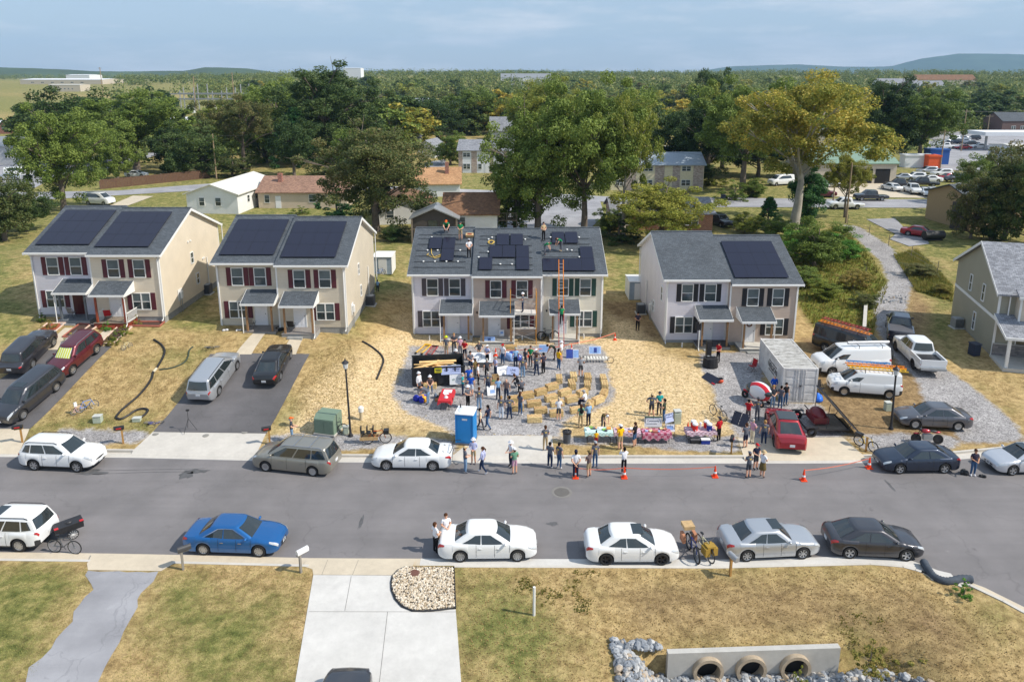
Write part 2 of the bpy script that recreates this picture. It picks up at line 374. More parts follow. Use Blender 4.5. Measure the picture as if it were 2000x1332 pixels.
def ny(x,j):
    top=nb(x)-.02
    if j < 12: b=wall_y(x)+.1;return top+(min(b,top-.1)-top)*j/11
    b=min(wall_y(x)-.06,top-.2)
    return b-(j-12)*.5 if j < 45 else b-16.5-(j-45)*6
ground_mesh('verge_ground',NX,(60,ny),hn,nearmask,flip=True)
# ---------- draped sheets ----------
def sheet(name,poly,mat,dz=.02,zf=None,jit=0,flat=False,cuts=True,seed=1):
    if jit:
        r=random.Random(seed);q=[]
        for (x1,y1),(x2,y2) in zip(poly,poly[1:]+poly[:1]):
            L=math.hypot(x2-x1,y2-y1);n=max(1,int(L/.45))
            for i in range(n):
                t=i/n;q.append((x1+(x2-x1)*t+r.uniform(-jit,jit),y1+(y2-y1)*t+r.uniform(-jit,jit)))
        poly=q
    bm=bmesh.new();f=bm.faces.new([bm.verts.new((x,y,0)) for x,y in poly]);bm.normal_update()
    if f.normal.z < 0: f.normal_flip()
    bmesh.ops.triangulate(bm,faces=bm.faces[:],ngon_method='EAR_CLIP')
    if cuts and not flat:
        x0,x1=min(p[0] for p in poly),max(p[0] for p in poly);y0,y1=min(p[1] for p in poly),max(p[1] for p in poly)
        def cut(co,no): bmesh.ops.bisect_plane(bm,geom=bm.verts[:]+bm.edges[:]+bm.faces[:],dist=1e-5,plane_co=co,plane_no=no)
        for k in range(math.floor(x0/GS),math.ceil(x1/GS)+1): cut((k*GS,0,0),(1,0,0))
        if y1 > 40:
            for k in range(math.floor(y0/GS),math.ceil(y1/GS)+1): cut((0,k*GS,0),(0,1,0))
            for k in range(math.floor((x0+y0)/GS),math.ceil((x1+y1)/GS)+1): cut((k*GS,0,0),(1,1,0))
    z=zf or h
    for v in bm.verts: v.co.z=z(v.co.x,v.co.y)+dz
    me=bpy.data.meshes.new(name);bm.to_mesh(me);bm.free();me.materials.append(mat)
    o=bpy.data.objects.new(name,me);COL.objects.link(o);return struct(o)
def shade_asphalt(name,a,b,tint=.3):
    t=NT(name);c=t.ramp(t.noise(.28,6,.6),[(.3,a),(.7,b)])
    s=t.n('ShaderNodeMapping');t.l(t.co(),s.inputs[0]);s.inputs[3].default_value=(.05,.9,1)
    c=t.mix(1,c,t.ramp(t.noise(1.2,4,.6,s.outputs[0]),[(.35,(.93,)*3),(.65,(1.05,)*3)]),'MULTIPLY')
    vc=t.n('ShaderNodeTexVoronoi',feature='DISTANCE_TO_EDGE');vc.inputs['Scale'].default_value=.22;ad=t.n('ShaderNodeVectorMath',operation='MULTIPLY_ADD');nn=t.n('ShaderNodeTexNoise');nn.inputs['Scale'].default_value=1.2;nn.inputs['Detail'].default_value=5;t.l(t.co(),nn.inputs['Vector']);t.l(nn.outputs['Color'],ad.inputs[0]);ad.inputs[1].default_value=(1.6,1.6,0);t.l(t.co(),ad.inputs[2]);t.l(ad.outputs[0],vc.inputs['Vector'])
    c=t.mix(t.ramp(vc.outputs['Distance'],[(.0,(tint,)*3),(.006,(0,)*3)]),c,mul(a,.45))
    c=t.mix(1,c,t.ramp(t.noise(60,2),[(.3,(.72,)*3),(.7,(1.25,)*3)]),'MULTIPLY')
    c=t.mix(t.ramp(t.noise(.7,5,.7),[(.66,(0,)*3),(.72,(.5,)*3)]),c,mul(b,1.25))
    c=t.mix(t.ramp(t.noise(1.1,3,.55),[(.24,(.5,)*3),(.30,(0,)*3)]),c,mul(a,.6))
    t.bump(t.noise(90,2),.3,.01);return t.fin(c,.9)
ASPH=shade_asphalt('asphalt_road',srgb((.43,.42,.425)),srgb((.51,.495,.50)))
ASPHN=shade_asphalt('asphalt_new',srgb((.33,.325,.335)),srgb((.42,.41,.42)))
ASPHO=shade_asphalt('asphalt_old',srgb((.53,.53,.55)),srgb((.66,.66,.68)))
def shade_gravel(name,k=1.,tint=(.98,1,1.03),sc=9.):
    t=NT(name);v=t.n('ShaderNodeTexVoronoi');v.inputs['Scale'].default_value=sc;t.l(t.co(),v.inputs['Vector'])
    c=t.ramp(t.noise(.5,5,.65),[(.3,mul(srgb((.50,.50,.51)),k)),(.7,mul(srgb((.68,.68,.68)),k))])
    x=t.n('ShaderNodeSeparateColor');t.l(v.outputs['Color'],x.inputs[0])
    c=t.mix(1,c,t.ramp(x.outputs[0],[(0,(.6,)*3),(1,(1.35,)*3)]),'MULTIPLY');c=t.mix(1,c,tint,'MULTIPLY')
    c=t.mix(1,c,t.ramp(t.noise(25,3),[(.3,(.7,)*3),(.7,(1.2,)*3)]),'MULTIPLY')
    t.bump(v.outputs['Distance'],.8,-.04);return t.fin(c,.9)
GRAVM=shade_gravel('gravel');
def shade_conc(name,a,vs=.6):
    t=NT(name);c=t.ramp(t.noise(vs,6,.65),[(.3,mul(a,.88)),(.7,mul(a,1.06))])
    c=t.mix(1,c,t.ramp(t.noise(3.5,5,.7),[(.3,(.93,)*3),(.7,(1.05,)*3)]),'MULTIPLY')
    c=t.mix(t.ramp(t.noise(.9,4,.6),[(.6,(0,)*3),(.75,(.35,)*3)]),c,mul(a,.7));t.bump(t.noise(60,2),.15,.01);return t.fin(c,.85)
CWHITE=shade_conc('concrete_new',srgb((.80,.79,.775)));CBEIGE=shade_conc('concrete_old',srgb((.79,.74,.66)));CAPR=shade_conc('concrete_apron',srgb((.78,.76,.73)))
JOINT=M('joint_dark',(.16,.15,.14),.9)
zero=lambda x,y: 0.
# road
XR=frange(-120,34,2)+[40,50,60,80,120,200]
def near_in(x): return nb(x)+.66+(.25 if x > 19 else 0)
sheet('road',[(x,fb(x)) for x in XR]+[(200,-140)]+[(60,near_in(60)-4)]+[(x,near_in(x)) for x in XR[::-1] if x < 60],ASPH,0,zero,flat=True)
sheet('gutter',[(x,fb(x)+.62) for x in XR]+[(x,fb(x)-.0) for x in XR[::-1]],CAPR,.006,zero,flat=True)
sheet('verge_gutter',[(x,near_in(x)+.0) for x in XR if x < 50]+[(x,nb(x)-.05) for x in XR[::-1] if x < 50],CBEIGE,.008,zero,flat=True)
sheet('verge_gutter',[(x,near_in(x)+.0) for x in frange(-4.5,21,.5)]+[(x,nb(x)-.03) for x in frange(-4.5,21,.5)[::-1]],CWHITE,.012,zero,flat=True)
def apx(p,Y): return P(p,Y,0)[0]
AP=[(-46,apx(38,884)),(apx(262,882),apx(505,884)),(apx(885,890),apx(1082,890)),(apx(1448,888),apx(1678,884))]
def curb(name,pts,wd=.16,hgt=.14,side=1,zf=zero):
    b=MB();
    for (x1,y1),(x2,y2) in zip(pts,pts[1:]):
        d=Vector((x2-x1,y2-y1,0));n=Vector((-d.y,d.x,0)).normalized()*wd*side
        z1,z2=hgt+zf(x1,y1),hgt+zf(x2,y2)
        b.add([(x1,y1,-.05),(x2,y2,-.05),(x2+n.x,y2+n.y,-.05),(x1+n.x,y1+n.y,-.05),(x1,y1,z1),(x2,y2,z2),(x2+n.x,y2+n.y,z2),(x1+n.x,y1+n.y,z1)],
              [(0,1,5,4),(4,5,6,7),(2,3,7,6),(0,4,7,3),(1,2,6,5)])
    return struct(b.build(name,CAPR))
def curbz(x,y): return max(0,h(x,cback(x))-.12)
prev=-120
for a,b_ in AP+[(200,300)]:
    seg=[x for x in frange(prev,a,1.)] if a-prev > 1 else []
    if seg: 
        if seg[-1] < a: seg.append(a)
        seg=[x for x in seg if -120 <= x <= 120]
        curb('curb',[(x,fb(x)+.62) for x in seg],zf=curbz)
    prev=b_
def apron(px_top,a,b_,mat=CAPR):
    t=wp(px_top);n=12;bot=[(a+(b_-a)*i/n,cback(a+(b_-a)*i/n)-.08) for i in range(n+1)]
    o=sheet('driveway_apron',bot+t[::-1],mat,.018)
    sk=MB();
    for i in range(n):
        (x1,y1),(x2,y2)=bot[i],bot[i+1];sk.quad((x1,y1-.35,.009),(x2,y2-.35,.009),(x2,y2,h(x2,y2)+.018),(x1,y1,h(x1,y1)+.018))
    struct(sk.build('apron_skirt',mat))
apron([(-60,836),(58,836)],-46,AP[0][1],CBEIGE);apron([(300,842),(520,846)],*AP[1])
apron([(933,851),(1078,851)],*AP[2]);apron([(1441,856),(1646,854)],*AP[3],CBEIGE)
sheet('driveway',wp([(-70,838),(59,838),(219,677),(98,677),(-70,790)]),ASPHN,.034)
sheet('driveway',wp([(299,844),(521,847),(553,790),(605,692),(411,692),(352,782)]),ASPHN,.034)
for p in ([(500,647),(523,647),(491,693),(459,693)],[(573,652),(597,652),(578,693),(550,693)],[(127,641),(157,641),(113,684),(92,684),(90,678)],[(203,647),(233,645),(196,677),(167,677)]):
    sheet('walkway',wp(p),CBEIGE,.04)
# near side
NC=[(x,y) for x,y in NEARW]
def nc(pxa,pxb,step=.5):
    a,b_=P(pxa,1105,0)[0],P(pxb,1105,0)[0];return [(x,nb(x)) for x in frange(a,b_,(b_-a)/max(2,int((b_-a)/step)))]
curb('verge_curb',nc(-600,172),side=-1);curb('verge_curb',nc(335,605),side=-1);curb('verge_curb',nc(888,1800),side=-1)
b=wp([(1800,1119),(1812,1124),(1822,1132),(1826,1137)],0);curb('verge_curb',b,side=-1)
b=wp([(1870,1148),(1873,1143),(1882,1140),(1895,1145),(1920,1157),(1960,1176),(2000,1198),(2400,1400)],0);curb('verge_curb',b,side=-1)
z12=lambda x,y: hn(x,y)
def rev(p): return p
cd_=[(612,1123),(766,1124),(768,1150),(775,1170),(800,1188),(830,1194),(890,1190),(901,1336),(912,1500),(545,1500),(576,1336)]
sheet('concrete_driveway',wp(cd_,.12),CWHITE,.022,z12,flat=True)
sheet('driveway_apron',wp([(602,1092),(812,1093),(806,1106),(782,1112),(769,1124),(612,1123),(610,1112),(590,1106)],.1),CBEIGE,.135,zero,flat=True)
sheet('driveway_apron',wp([(180,1082),(335,1086),(345,1098),(315,1116),(172,1114),(170,1102)],.1),CBEIGE,.137,zero,flat=True)
o8=[(x/3.333,1080+y/3.333) for x,y in [(575,118),(1030,122),(1000,190),(915,255),(890,350),(850,440),(780,580),(690,740),(640,850),(560,1000),(20,1000),(165,850),(200,740),(340,620),(360,560),(470,450),(480,380),(600,240),(600,200),(550,150)]]
sheet('old_driveway',wp(o8,.12),ASPHO,.014,z12,jit=.06,flat=True)
def line(name,a,b_,wd,z,mat=JOINT):
    (x1,y1),(x2,y2)=a,b_;n=Vector((-(y2-y1),x2-x1)).normalized()*wd/2
    return [(x1+n.x,y1+n.y,z),(x2+n.x,y2+n.y,z),(x2-n.x,y2-n.y,z),(x1-n.x,y1-n.y,z)]
jb=MB()
for a,b_ in (((500+620/3.333,1080+150/3.333),(500+578/3.333,1080+375/3.333)),((603,1194),(890,1194.5)),((757,1194),(740,1340))):
    a,b_=wp([a,b_],.14);jb.quad(*line('',a,b_,.02,.12+.026))
for x in (640,700): a,b_=wp([(x,1093),(x-12,1123)],.14);jb.quad(*line('',a,b_,.015,.139))
struct(jb.build('driveway_joints',JOINT))
# stains and crack seals on the asphalt
st=MB();r=random.Random(5)
for cx,cy,rx,ry in ((178,924,1.1,.25),(385,920,.9,.3),(705,1020,.12,.7),(1080,1023,.35,.2),(180,918,.6,.16),(1740,950,.1,.9),(365,928,.5,.5)):
    c=P(cx,cy,0);st.add([(c[0]+rx*math.cos(a)*(r.uniform(.6,1.1)),c[1]+ry*math.sin(a)*r.uniform(.5,1.1),.005) for a in [k*math.pi/9 for k in range(18)]],[tuple(range(18))])
for pl in ([(180,926),(290,922),(380,921)],[(190,919),(300,917),(400,915)]):
    q=wp(pl,0)
    for a,b_ in zip(q,q[1:]): st.quad(*line('',a,b_,.05,.005))
struct(st.build('road_stains',M('asphalt_stain',(.10,.10,.105),.85,var=.3)))
mh=MB();c=P(1097,961,0);mh.cyl((c[0],c[1],-.02),.42,.035,24);mh.k=1;mh.lathe([(.42,.0),(.46,.012),(.6,.008)],24,c=(c[0],c[1],0))
tag(mh.build('manhole_cover',[M('cast_iron',(.16,.15,.14),.7,.3),M('asphalt_patch',(.2,.19,.18),.9)]),'round iron manhole cover in the middle of the street','manhole cover')
for px,py,nm in ((402,851,'small round drain cap in the concrete apron beside the tripod'),(478,844,'pale round cap set at the top of the concrete apron'),(304,848,'round drain cap at the left edge of the middle apron')):
    c=gz(G(px,py));q=MB();q.cyl((c[0],c[1],c[2]),.2,.035,18);tag(q.build('manhole_cover',M('cap_grey',(.25,.24,.22),.8)),nm,'manhole cover')
# far road behind the houses, cross street, yards
FR=[(-400,395),(60,392),(200,384),(400,372),(520,366),(700,372),(1000,382),(1280,402),(1400,405),(1640,406),(1880,407),(2300,408)]
FR2=[(-400,378),(60,376),(230,373),(400,360),(520,355),(700,362),(1000,374),(1280,390),(1395,386),(1500,388),(1680,390),(1880,390),(2300,391)]
def cell(p): return [G(x,y)[:2] for x,y in p]
one=lambda x,y: 1.0
fa,fb_=cell(FR),cell(FR2)
sheet('back_road',fa+fb_[::-1],ASPHO,.05,one,flat=True)
sheet('side_driveway',wp([(1692,429),(1748,427),(1765,445),(1806,460),(1815,477),(1776,482),(1738,468),(1749,458)]),ASPHO,.06)
sheet('lot_apron',wp([(1570,384),(1850,388),(1850,375),(1700,352),(1650,348),(1600,352)]),CBEIGE,.055,one,flat=True)
sheet('parking_lot',cell([(1800,330),(2100,345),(2100,258),(1820,258)]),ASPHO,.05,one,flat=True)
sheet('side_street',cell([(1000,384),(1170,386),(1180,420),(1130,470),(960,470),(985,420)]),ASPHO,.056,one,flat=True)
sheet('garage_driveway',cell([(830,318),(870,312),(872,330),(840,352),(826,352)]),ASPHO,.055,one,flat=True)
sheet('concrete_driveway',cell([(205,406),(260,383),(300,384),(235,408)]),CBEIGE,.06,one,flat=True)
sheet('service_yard',cell([(-200,372),(-200,330),(60,320),(200,305),(330,296),(240,325),(110,345),(60,372)]),ASPHO,.05,one,flat=True)

# ================= HOUSES =================
LAV=shade_siding('pale_lavender',srgb((0.86,0.85,0.89)));CREAM=shade_siding('cream',srgb((0.90,0.85,0.77)));TAUPE=shade_siding('taupe',srgb((0.77,0.70,0.65)))
PALE=shade_siding('pale_beige',srgb((0.90,0.88,0.82)));TAN=shade_siding('tan',srgb((0.84,0.77,0.69)));WSID=shade_siding('white',srgb((0.95,0.95,0.95)))
SAGE=shade_siding('sage_grey',srgb((0.63,0.62,0.56)));LBEIGE=shade_siding('light_beige',srgb((0.84,0.80,0.73)))
SHING=shade_shingle('charcoal',srgb((.29,.315,.345)),srgb((.35,.375,.405)));SHING2=shade_shingle('grey',srgb((.48,.49,.52)),srgb((.62,.63,.66)))
SHBR=shade_shingle('brown',srgb((.44,.32,.24)),srgb((.56,.42,.31)));SHOR=shade_shingle('orange_tan',srgb((.66,.50,.36)),srgb((.78,.61,.45)))
SHPK=shade_shingle('pinkish_brown',srgb((.52,.40,.34)),srgb((.66,.52,.44)))
MAROON=M('shutter_maroon',srgb((.33,.12,.17)),.6,var=.08);BLKSH=M('shutter_black',srgb((.10,.11,.14)),.6,var=.1)
GRNSH=M('shutter_green',srgb((.09,.25,.22)),.6,var=.08);GRYSH=M('shutter_grey',srgb((.27,.25,.28)),.6,var=.08)
WDOOR=M('white_door',(.82,.82,.84),.4,var=.02);RDOOR=M('maroon_door',srgb((.30,.08,.10)),.4,var=.05)
BLIND=M('window_blind',(.10,.13,.14),.5,var=.25,vs=.9)
def shade_panel():
    t=NT('solar_cells');x=t.n('ShaderNodeSeparateXYZ');t.l(t.co(),x.inputs[0])
    l1=t.math('GREATER_THAN',t.math('FRACT',t.math('MULTIPLY',x.outputs[0],6.02)),.96);l2=t.math('GREATER_THAN',t.math('FRACT',t.math('MULTIPLY',x.outputs[1],6.02)),.96)
    f=t.math('MAXIMUM',l1,l2);c=t.mix(f,srgb((.085,.085,.165)),srgb((.15,.15,.24)))
    t.b.inputs['Coat Weight'].default_value=.3;t.b.inputs['Coat Roughness'].default_value=.15;return t.fin(c,.3)
SOLAR=shade_panel();PFRAME=M('panel_frame',(.02,.02,.028),.4,.3)
def window(par,cx,y,z0,w_,hh,double=False,shutter=None,face=-1,glass=None,axis='y',blinds=.55):
    """a sash window with frame, panes, and shutters; axis 'y' faces -y, 'x' faces +-x"""
    b=MB()
    if axis == 'x': b.tf((y,cx,0),rz=math.pi/2 if face > 0 else -math.pi/2);X0,Y0=0,0
    else: X0,Y0=cx,y
    t=.06;f1=.07
    b.box(X0-w_/2,X0-w_/2+t,Y0-f1,Y0,z0,z0+hh);b.box(X0+w_/2-t,X0+w_/2,Y0-f1,Y0,z0,z0+hh)
    b.box(X0-w_/2+t,X0+w_/2-t,Y0-f1,Y0,z0+hh-t,z0+hh);b.box(X0-w_/2+t,X0+w_/2-t,Y0-f1-.02,Y0,z0,z0+t)
    if double: b.box(X0-.05,X0+.05,Y0-f1,Y0,z0+t,z0+hh-t)
    halves=[(X0-w_/2+t,X0-.05),(X0+.05,X0+w_/2-t)] if double else [(X0-w_/2+t,X0+w_/2-t)]
    for a,c in halves: b.box(a,c,Y0-.055,Y0-.02,z0+hh*.47,z0+hh*.47+.045)
    fr=b.build('window',WHITE,par)
    g=MB();g.m=b.m
    for a,c in halves: g.box(a,c,Y0-.03,Y0-.005,z0+t,z0+hh-t)
    if blinds:
        g.k=1
        for a,c in halves: g.box(a+.02,c-.02,Y0-.034,Y0-.031,z0+hh*(1-blinds),z0+hh-t)
    g.build('pane',[glass or GLASS,BLIND],fr)
    if shutter:
        for s in (-1,1):
            q=MB();q.m=b.m;xx=X0+s*(w_/2+.22);q.box(xx-.19,xx+.19,Y0-.04,Y0-.003,z0,z0+hh)
            q.box(xx-.15,xx+.15,Y0-.052,Y0-.04,z0+.06,z0+hh*.47);q.box(xx-.15,xx+.15,Y0-.052,Y0-.04,z0+hh*.53,z0+hh-.06)
            q.build('shutter',shutter,par)
    return fr
def door(par,cx,y,z0,mat=None,w_=.95,hh=2.05,wreath=False):
    b=MB();b.box(cx-w_/2-.07,cx-w_/2,y-.06,y,z0,z0+hh+.07);b.box(cx+w_/2,cx+w_/2+.07,y-.06,y,z0,z0+hh+.07);b.box(cx-w_/2,cx+w_/2,y-.06,y,z0+hh,z0+hh+.07)
    fr=b.build('door_frame',WHITE,par)
    d=MB();d.box(cx-w_/2,cx+w_/2,y-.035,y-.003,z0,z0+hh)
    for a in (-.26,.06):
        for zz in ((.2,.9),(1.0,1.8)): d.box(cx+a,cx+a+.2,y-.045,y-.035,z0+zz[0],z0+zz[1])
    dd=d.build('door',mat or WDOOR,par)
    k=MB();k.ell((cx+w_*.4,y-.09,z0+1.0),(.035,.035,.035));k.box(cx+w_*.4-.012,cx+w_*.4+.012,y-.09,y-.03,z0+.99,z0+1.01);k.build('handle',DARKM,dd)
    if wreath:
        k=MB();k.tube([(cx+.2*math.cos(a*math.pi/8),y-.09,z0+1.6+.2*math.sin(a*math.pi/8)) for a in range(16)],.055,7,closed=True);k.build('wreath',M('wreath_brown',srgb((.45,.3,.2)),.9,var=.4,vs=20),dd)
def solar_panel(par,cx,cs,slope,y0,z0,w_=1.12,l_=1.74,lift=.1,mesh={}):
    """one module lying on the front roof plane; cs = distance up the slope of its lower edge"""
    if 'm' not in mesh:
        b=MB();b.box(-w_/2+.012,w_/2-.012,.012,l_-.012,0,.034);b.k=1;b.box(-w_/2,-w_/2+.012,0,l_,-.004,.036);b.box(w_/2-.012,w_/2,0,l_,-.004,.036);b.box(-w_/2+.012,w_/2-.012,0,.012,-.004,.036);b.box(-w_/2+.012,w_/2-.012,l_-.012,l_,-.004,.036)
        mesh['m']=b.mesh('solar_panel',[SOLAR,PFRAME])
    o=bpy.data.objects.new('solar_panel',mesh['m']);COL.objects.link(o);o.parent=par
    o.location=(cx,y0+cs*math.cos(slope)-lift*math.sin(slope),z0+cs*math.sin(slope)+lift*math.cos(slope));o.rotation_euler=(slope,0,0);return o
def roof_slab(b,x0,x1,y0,y1,ze,zr,oh=.35,th=.16):
    ym=(y0+y1)/2;s=(zr-ze)/(ym-y0+oh)
    b.prismX([(y0-oh,ze),(ym,zr),(y1+oh,ze),(y1+oh,ze-th),(ym,zr-th),(y0-oh,ze-th)],x0,x1)
    return math.atan(s)
def rake(b,x0,x1,y0,y1,ze,zr,oh=.35):
    ym=(y0+y1)/2;b.prismX([(y0-oh-.02,ze-.05),(ym,zr-.05),(y1+oh+.02,ze-.05),(y1+oh+.02,ze-.26),(ym,zr-.28),(y0-oh-.02,ze-.26)],x0,x1)
DEP=12.4;EH=5.45;RISE=2.75
def rowhouse(name,label,x0,y0,zf,units,group=None,sidewin=None):
    H_=thing(name,label,'house',(x0,y0,zf),group=group)
    x=0;n=len(units);out=[]
    for i,u in enumerate(units):
        W=u['w'];dy=u.get('dy',0);dz=u.get('dz',0);a,b_=x,x+W;y1=dy+DEP;ym=dy+DEP/2
        e=EH+dz;r=e+RISE;last=i == n-1;first=i == 0
        q=MB();q.prismX([(dy,0),(y1,0),(y1,e-.02),(ym,r-.22),(dy,e-.02)],a+(.0 if first else .003),b_-(0 if last else .003));q.build('wall',u['sid'],H_)
        q=MB();q.box(a+.04,b_-.04,dy+.04,y1-.04,-1.3,-.0);q.build('foundation',BLOCK,H_)
        q=MB();ov0=.32 if first else 0;ov1=.32 if last else 0
        sl_=roof_slab(q,a-ov0+(.0 if first else .004),b_+ov1-(0 if last else .004),dy,y1,e,r)
        R_=q.build('roof',SHING,H_)
        q=MB();q.box(a-ov0,b_+ov1,ym-.14,ym+.14,r-.045,r+.022);q.build('ridge_cap',SHING,R_)
        q=MB();ya=dy-.35;q.box(a-ov0,b_+ov1-.002,ya-.13,ya-.001,e-.16,e-.02);q.box(a-ov0,b_+ov1,ya+.001,dy-.001,e-.20,e-.165)
        yb=y1+.35;q.box(a-ov0,b_+ov1,yb+.001,yb+.13,e-.16,e-.02)
        if first: rake(q,a-ov0-.03,a-ov0-.002,dy,y1,e,r)
        if last: rake(q,b_+ov1+.002,b_+ov1+.03,dy,y1,e,r)
        # soffits of the gables
        for s,on in ((-1,first),(1,last)):
            if on:
                xx0,xx1=(a-ov0,a-.002) if s < 0 else (b_+.002,b_+ov1);q.prismX([(dy-.3,e-.18),(ym,r-.19),(y1+.3,e-.18),(y1+.3,e-.20),(ym,r-.22),(dy-.3,e-.20)],xx0,xx1)
        q.build('gutter_and_fascia',WHITE,R_)
        cs_=[(xx-.06,xx+.06,dy-.022,dy-.002) for xx in (a+.06,b_-.06)]
        if last: cs_ += [(b_+.002,b_+.022,dy-.02,dy+.1),(b_+.002,b_+.022,y1-.1,y1)]
        if first: cs_ += [(a-.022,a-.002,dy-.02,dy+.1),(a-.022,a-.002,y1-.1,y1)]
        for c_ in cs_: q=MB();q.box(*c_,0,e-.2);q.build('corner_trim',WHITE,H_)
        dxs=u.get('spout',b_-.12 if last else a+.12)
        q=MB();q.tube([(dxs,ya-.05,e-.12),(dxs,ya-.02,e-.22),(dxs,dy-.07,e-.42),(dxs,dy-.07,-.15),(dxs,dy-.3,-.28)],.045,6);q.build('downspout',WHITE,H_)
        for fx in (.34,.71): window(H_,a+W*fx,dy,e-2.02,1.0,1.55,False,u['sh'],blinds=u.get('bl',.5))
        L=u['type'] == 'L'
        wx,dx,pa,pb,ra,rb=(.31,.68,.545,.945,.475,1.01) if L else (.69,.315,.165,.56,.11,.605)
        window(H_,a+W*wx,dy,.62,1.52,1.47,True,u['sh'],blinds=u.get('bl2',.5))
        door(H_,a+W*dx,dy,.02,u.get('door'),wreath=u.get('wreath'))
        # porch
        pd=1.55;zt=3.12;ze=2.38;ax,bx=a+W*ra,a+W*rb
        q=MB();q.prismX([(dy-pd-.2,ze),(dy-.004,zt),(dy-.004,zt-.12),(dy-pd-.2,ze-.1)],ax,bx);pr=q.build('porch_roof',SHING,H_)
        q=MB();q.box(ax-.02,bx+.02,dy-pd-.3,dy-pd-.2,ze-.13,ze+.02);q.box(ax,bx,dy-pd-.19,dy-.005,ze-.16,ze-.125)
        for xx in (ax-.025,bx+.004): q.prismX([(dy-pd-.2,ze-.16),(dy-pd-.2,ze+.02),(dy-.01,zt+.02),(dy-.01,ze-.16)],xx,xx+.02)
        xd=ax+.06 if L else bx-.06
        q.tube([(xd,dy-pd-.26,ze-.1),(xd,dy-pd-.1,ze-.35),(xd,dy-pd-.1,-.12),(xd,dy-pd-.35,-.3)],.04,6)
        q.build('porch_fascia',WHITE,pr)
        for f_ in (pa,pb):
            q=MB();q.cb((a+W*f_,dy-pd+.1,(ze-.16)/2-.02),(.14,.14,ze-.16));q.build('porch_post',u.get('post',PTWOOD),H_)
        q=MB();q.box(ax+.05,bx-.05,dy-pd-.05,dy-.006,-.9,-.04);q.k=1;q.box(ax+.02,bx-.02,dy-pd-.08,dy-.004,-.038,.0)
        q.k=0;q.box(a+W*dx-.6,a+W*dx+.6,dy-pd-.45,dy-pd-.09,-.9,-.2)
        q.build('porch_floor',[u.get('pbase',BLOCK),u.get('deck',CONC)],H_)
        q=MB();q.box(b_-.5 if L else a+.35,b_-.38 if L else a+.47,dy-.05,dy-.003,2.0,2.2);q.build('porch_light',DARKM,H_)
        n_=u.get('solar')
        if n_:
            cx0,cols,cs0=n_
            for c in range(cols):
                for rr in range(3): solar_panel(H_,a+cx0+c*1.125,cs0+rr*1.75,sl_,ya,e)
        out.append(dict(a=a,b=b_,dy=dy,e=e,r=r,ya=ya,sl=sl_));x=b_
    q=MB()
    for i in range(3): q.cyl((x*(.2+.3*i),DEP*.62+.5,e+RISE*.62),.05,.5,8)
    q.build('roof_vents',GALV,H_)
    return H_,out
def sidewall(par,sx,face,items,zf=0):
    for (yy,z0,w_,hh) in items: window(par,yy,sx,z0,w_,hh,axis='x',face=face,blinds=0)
h1,_=rowhouse('duplex_house','two-unit house farthest left, grey-white left half and cream right half, maroon shutters',-40.0,59.0,3.55,
    [dict(w=5.2,sid=LAV,sh=MAROON,type='L',door=RDOOR,solar=(.78,4,1.0),post=M('grey_post',(.12,.14,.16)),deck=M('grey_deck',(.14,.16,.18)),spout=.12),
     dict(w=5.76,dy=-.65,dz=-.04,sid=CREAM,sh=MAROON,type='R',solar=(.85,4,1.0),post=M('stained_post',srgb((.58,.28,.18))),pbase=M('stained_porch',srgb((.5,.22,.15)),var=.2),deck=OLDWOOD)])
h2,_=rowhouse('duplex_house','all cream two-unit house with maroon shutters and a solar array on each half',-24.36,58.25,2.85,
    [dict(w=5.05,sid=TAN if 0 else LBEIGE,sh=MAROON,type='L',solar=(.72,4,1.0),spout=.12,deck=M('porch_grey',(.22,.2,.19))),
     dict(w=5.66,dy=-.55,dz=-.04,sid=LBEIGE,sh=MAROON,type='R',solar=(.9,4,.95),deck=M('porch_grey2',(.25,.23,.22)))])
h3,u3=rowhouse('triplex_house','three-unit house behind the crowd, solar panels being installed on its roof',-8.62,60.6,1.25,
    [dict(w=5.2,sid=LAV,sh=GRYSH,type='L',bl=0,bl2=0,spout=.12),dict(w=6.02,dy=-.5,dz=-.02,sid=TAUPE,sh=MAROON,type='R',bl=0,bl2=0,spout=5.2+6.02-.12),dict(w=5.24,sid=PALE,sh=GRNSH,type='R',bl=.5)])
h4,u4=rowhouse('duplex_house','two-unit house with black shutters, solar array on the right half of its roof',13.02,59.3,1.15,
    [dict(w=5.23,sid=LAV,sh=BLKSH,type='L',spout=.1,deck=M('black_mat',(.05,.05,.055))),dict(w=5.7,dy=-.5,dz=-.25,sid=TAUPE,sh=BLKSH,type='R',solar=(1.0,4,.75),wreath=True)])
sidewall(h1,10.96,1,[(2.2+3.2,3.05,.62,1.05),(6.2,.9,.62,1.05)]);sidewall(h2,10.71,1,[(4.6,3.1,.55,1.05),(5.2,.95,.55,1.05)])
sidewall(h4,0,-1,[(1.6,3.0,.7,1.3),(5.0,.9,.7,1.1)])
q=MB()
for yy,zz in ((4.9,5.1),(5.4,5.1),(7.6,2.9),(7.9,2.9)): q.cyl((11.0,yy,zz),.09,.12,10)
q.build('wall_vents',WHITE,h1)
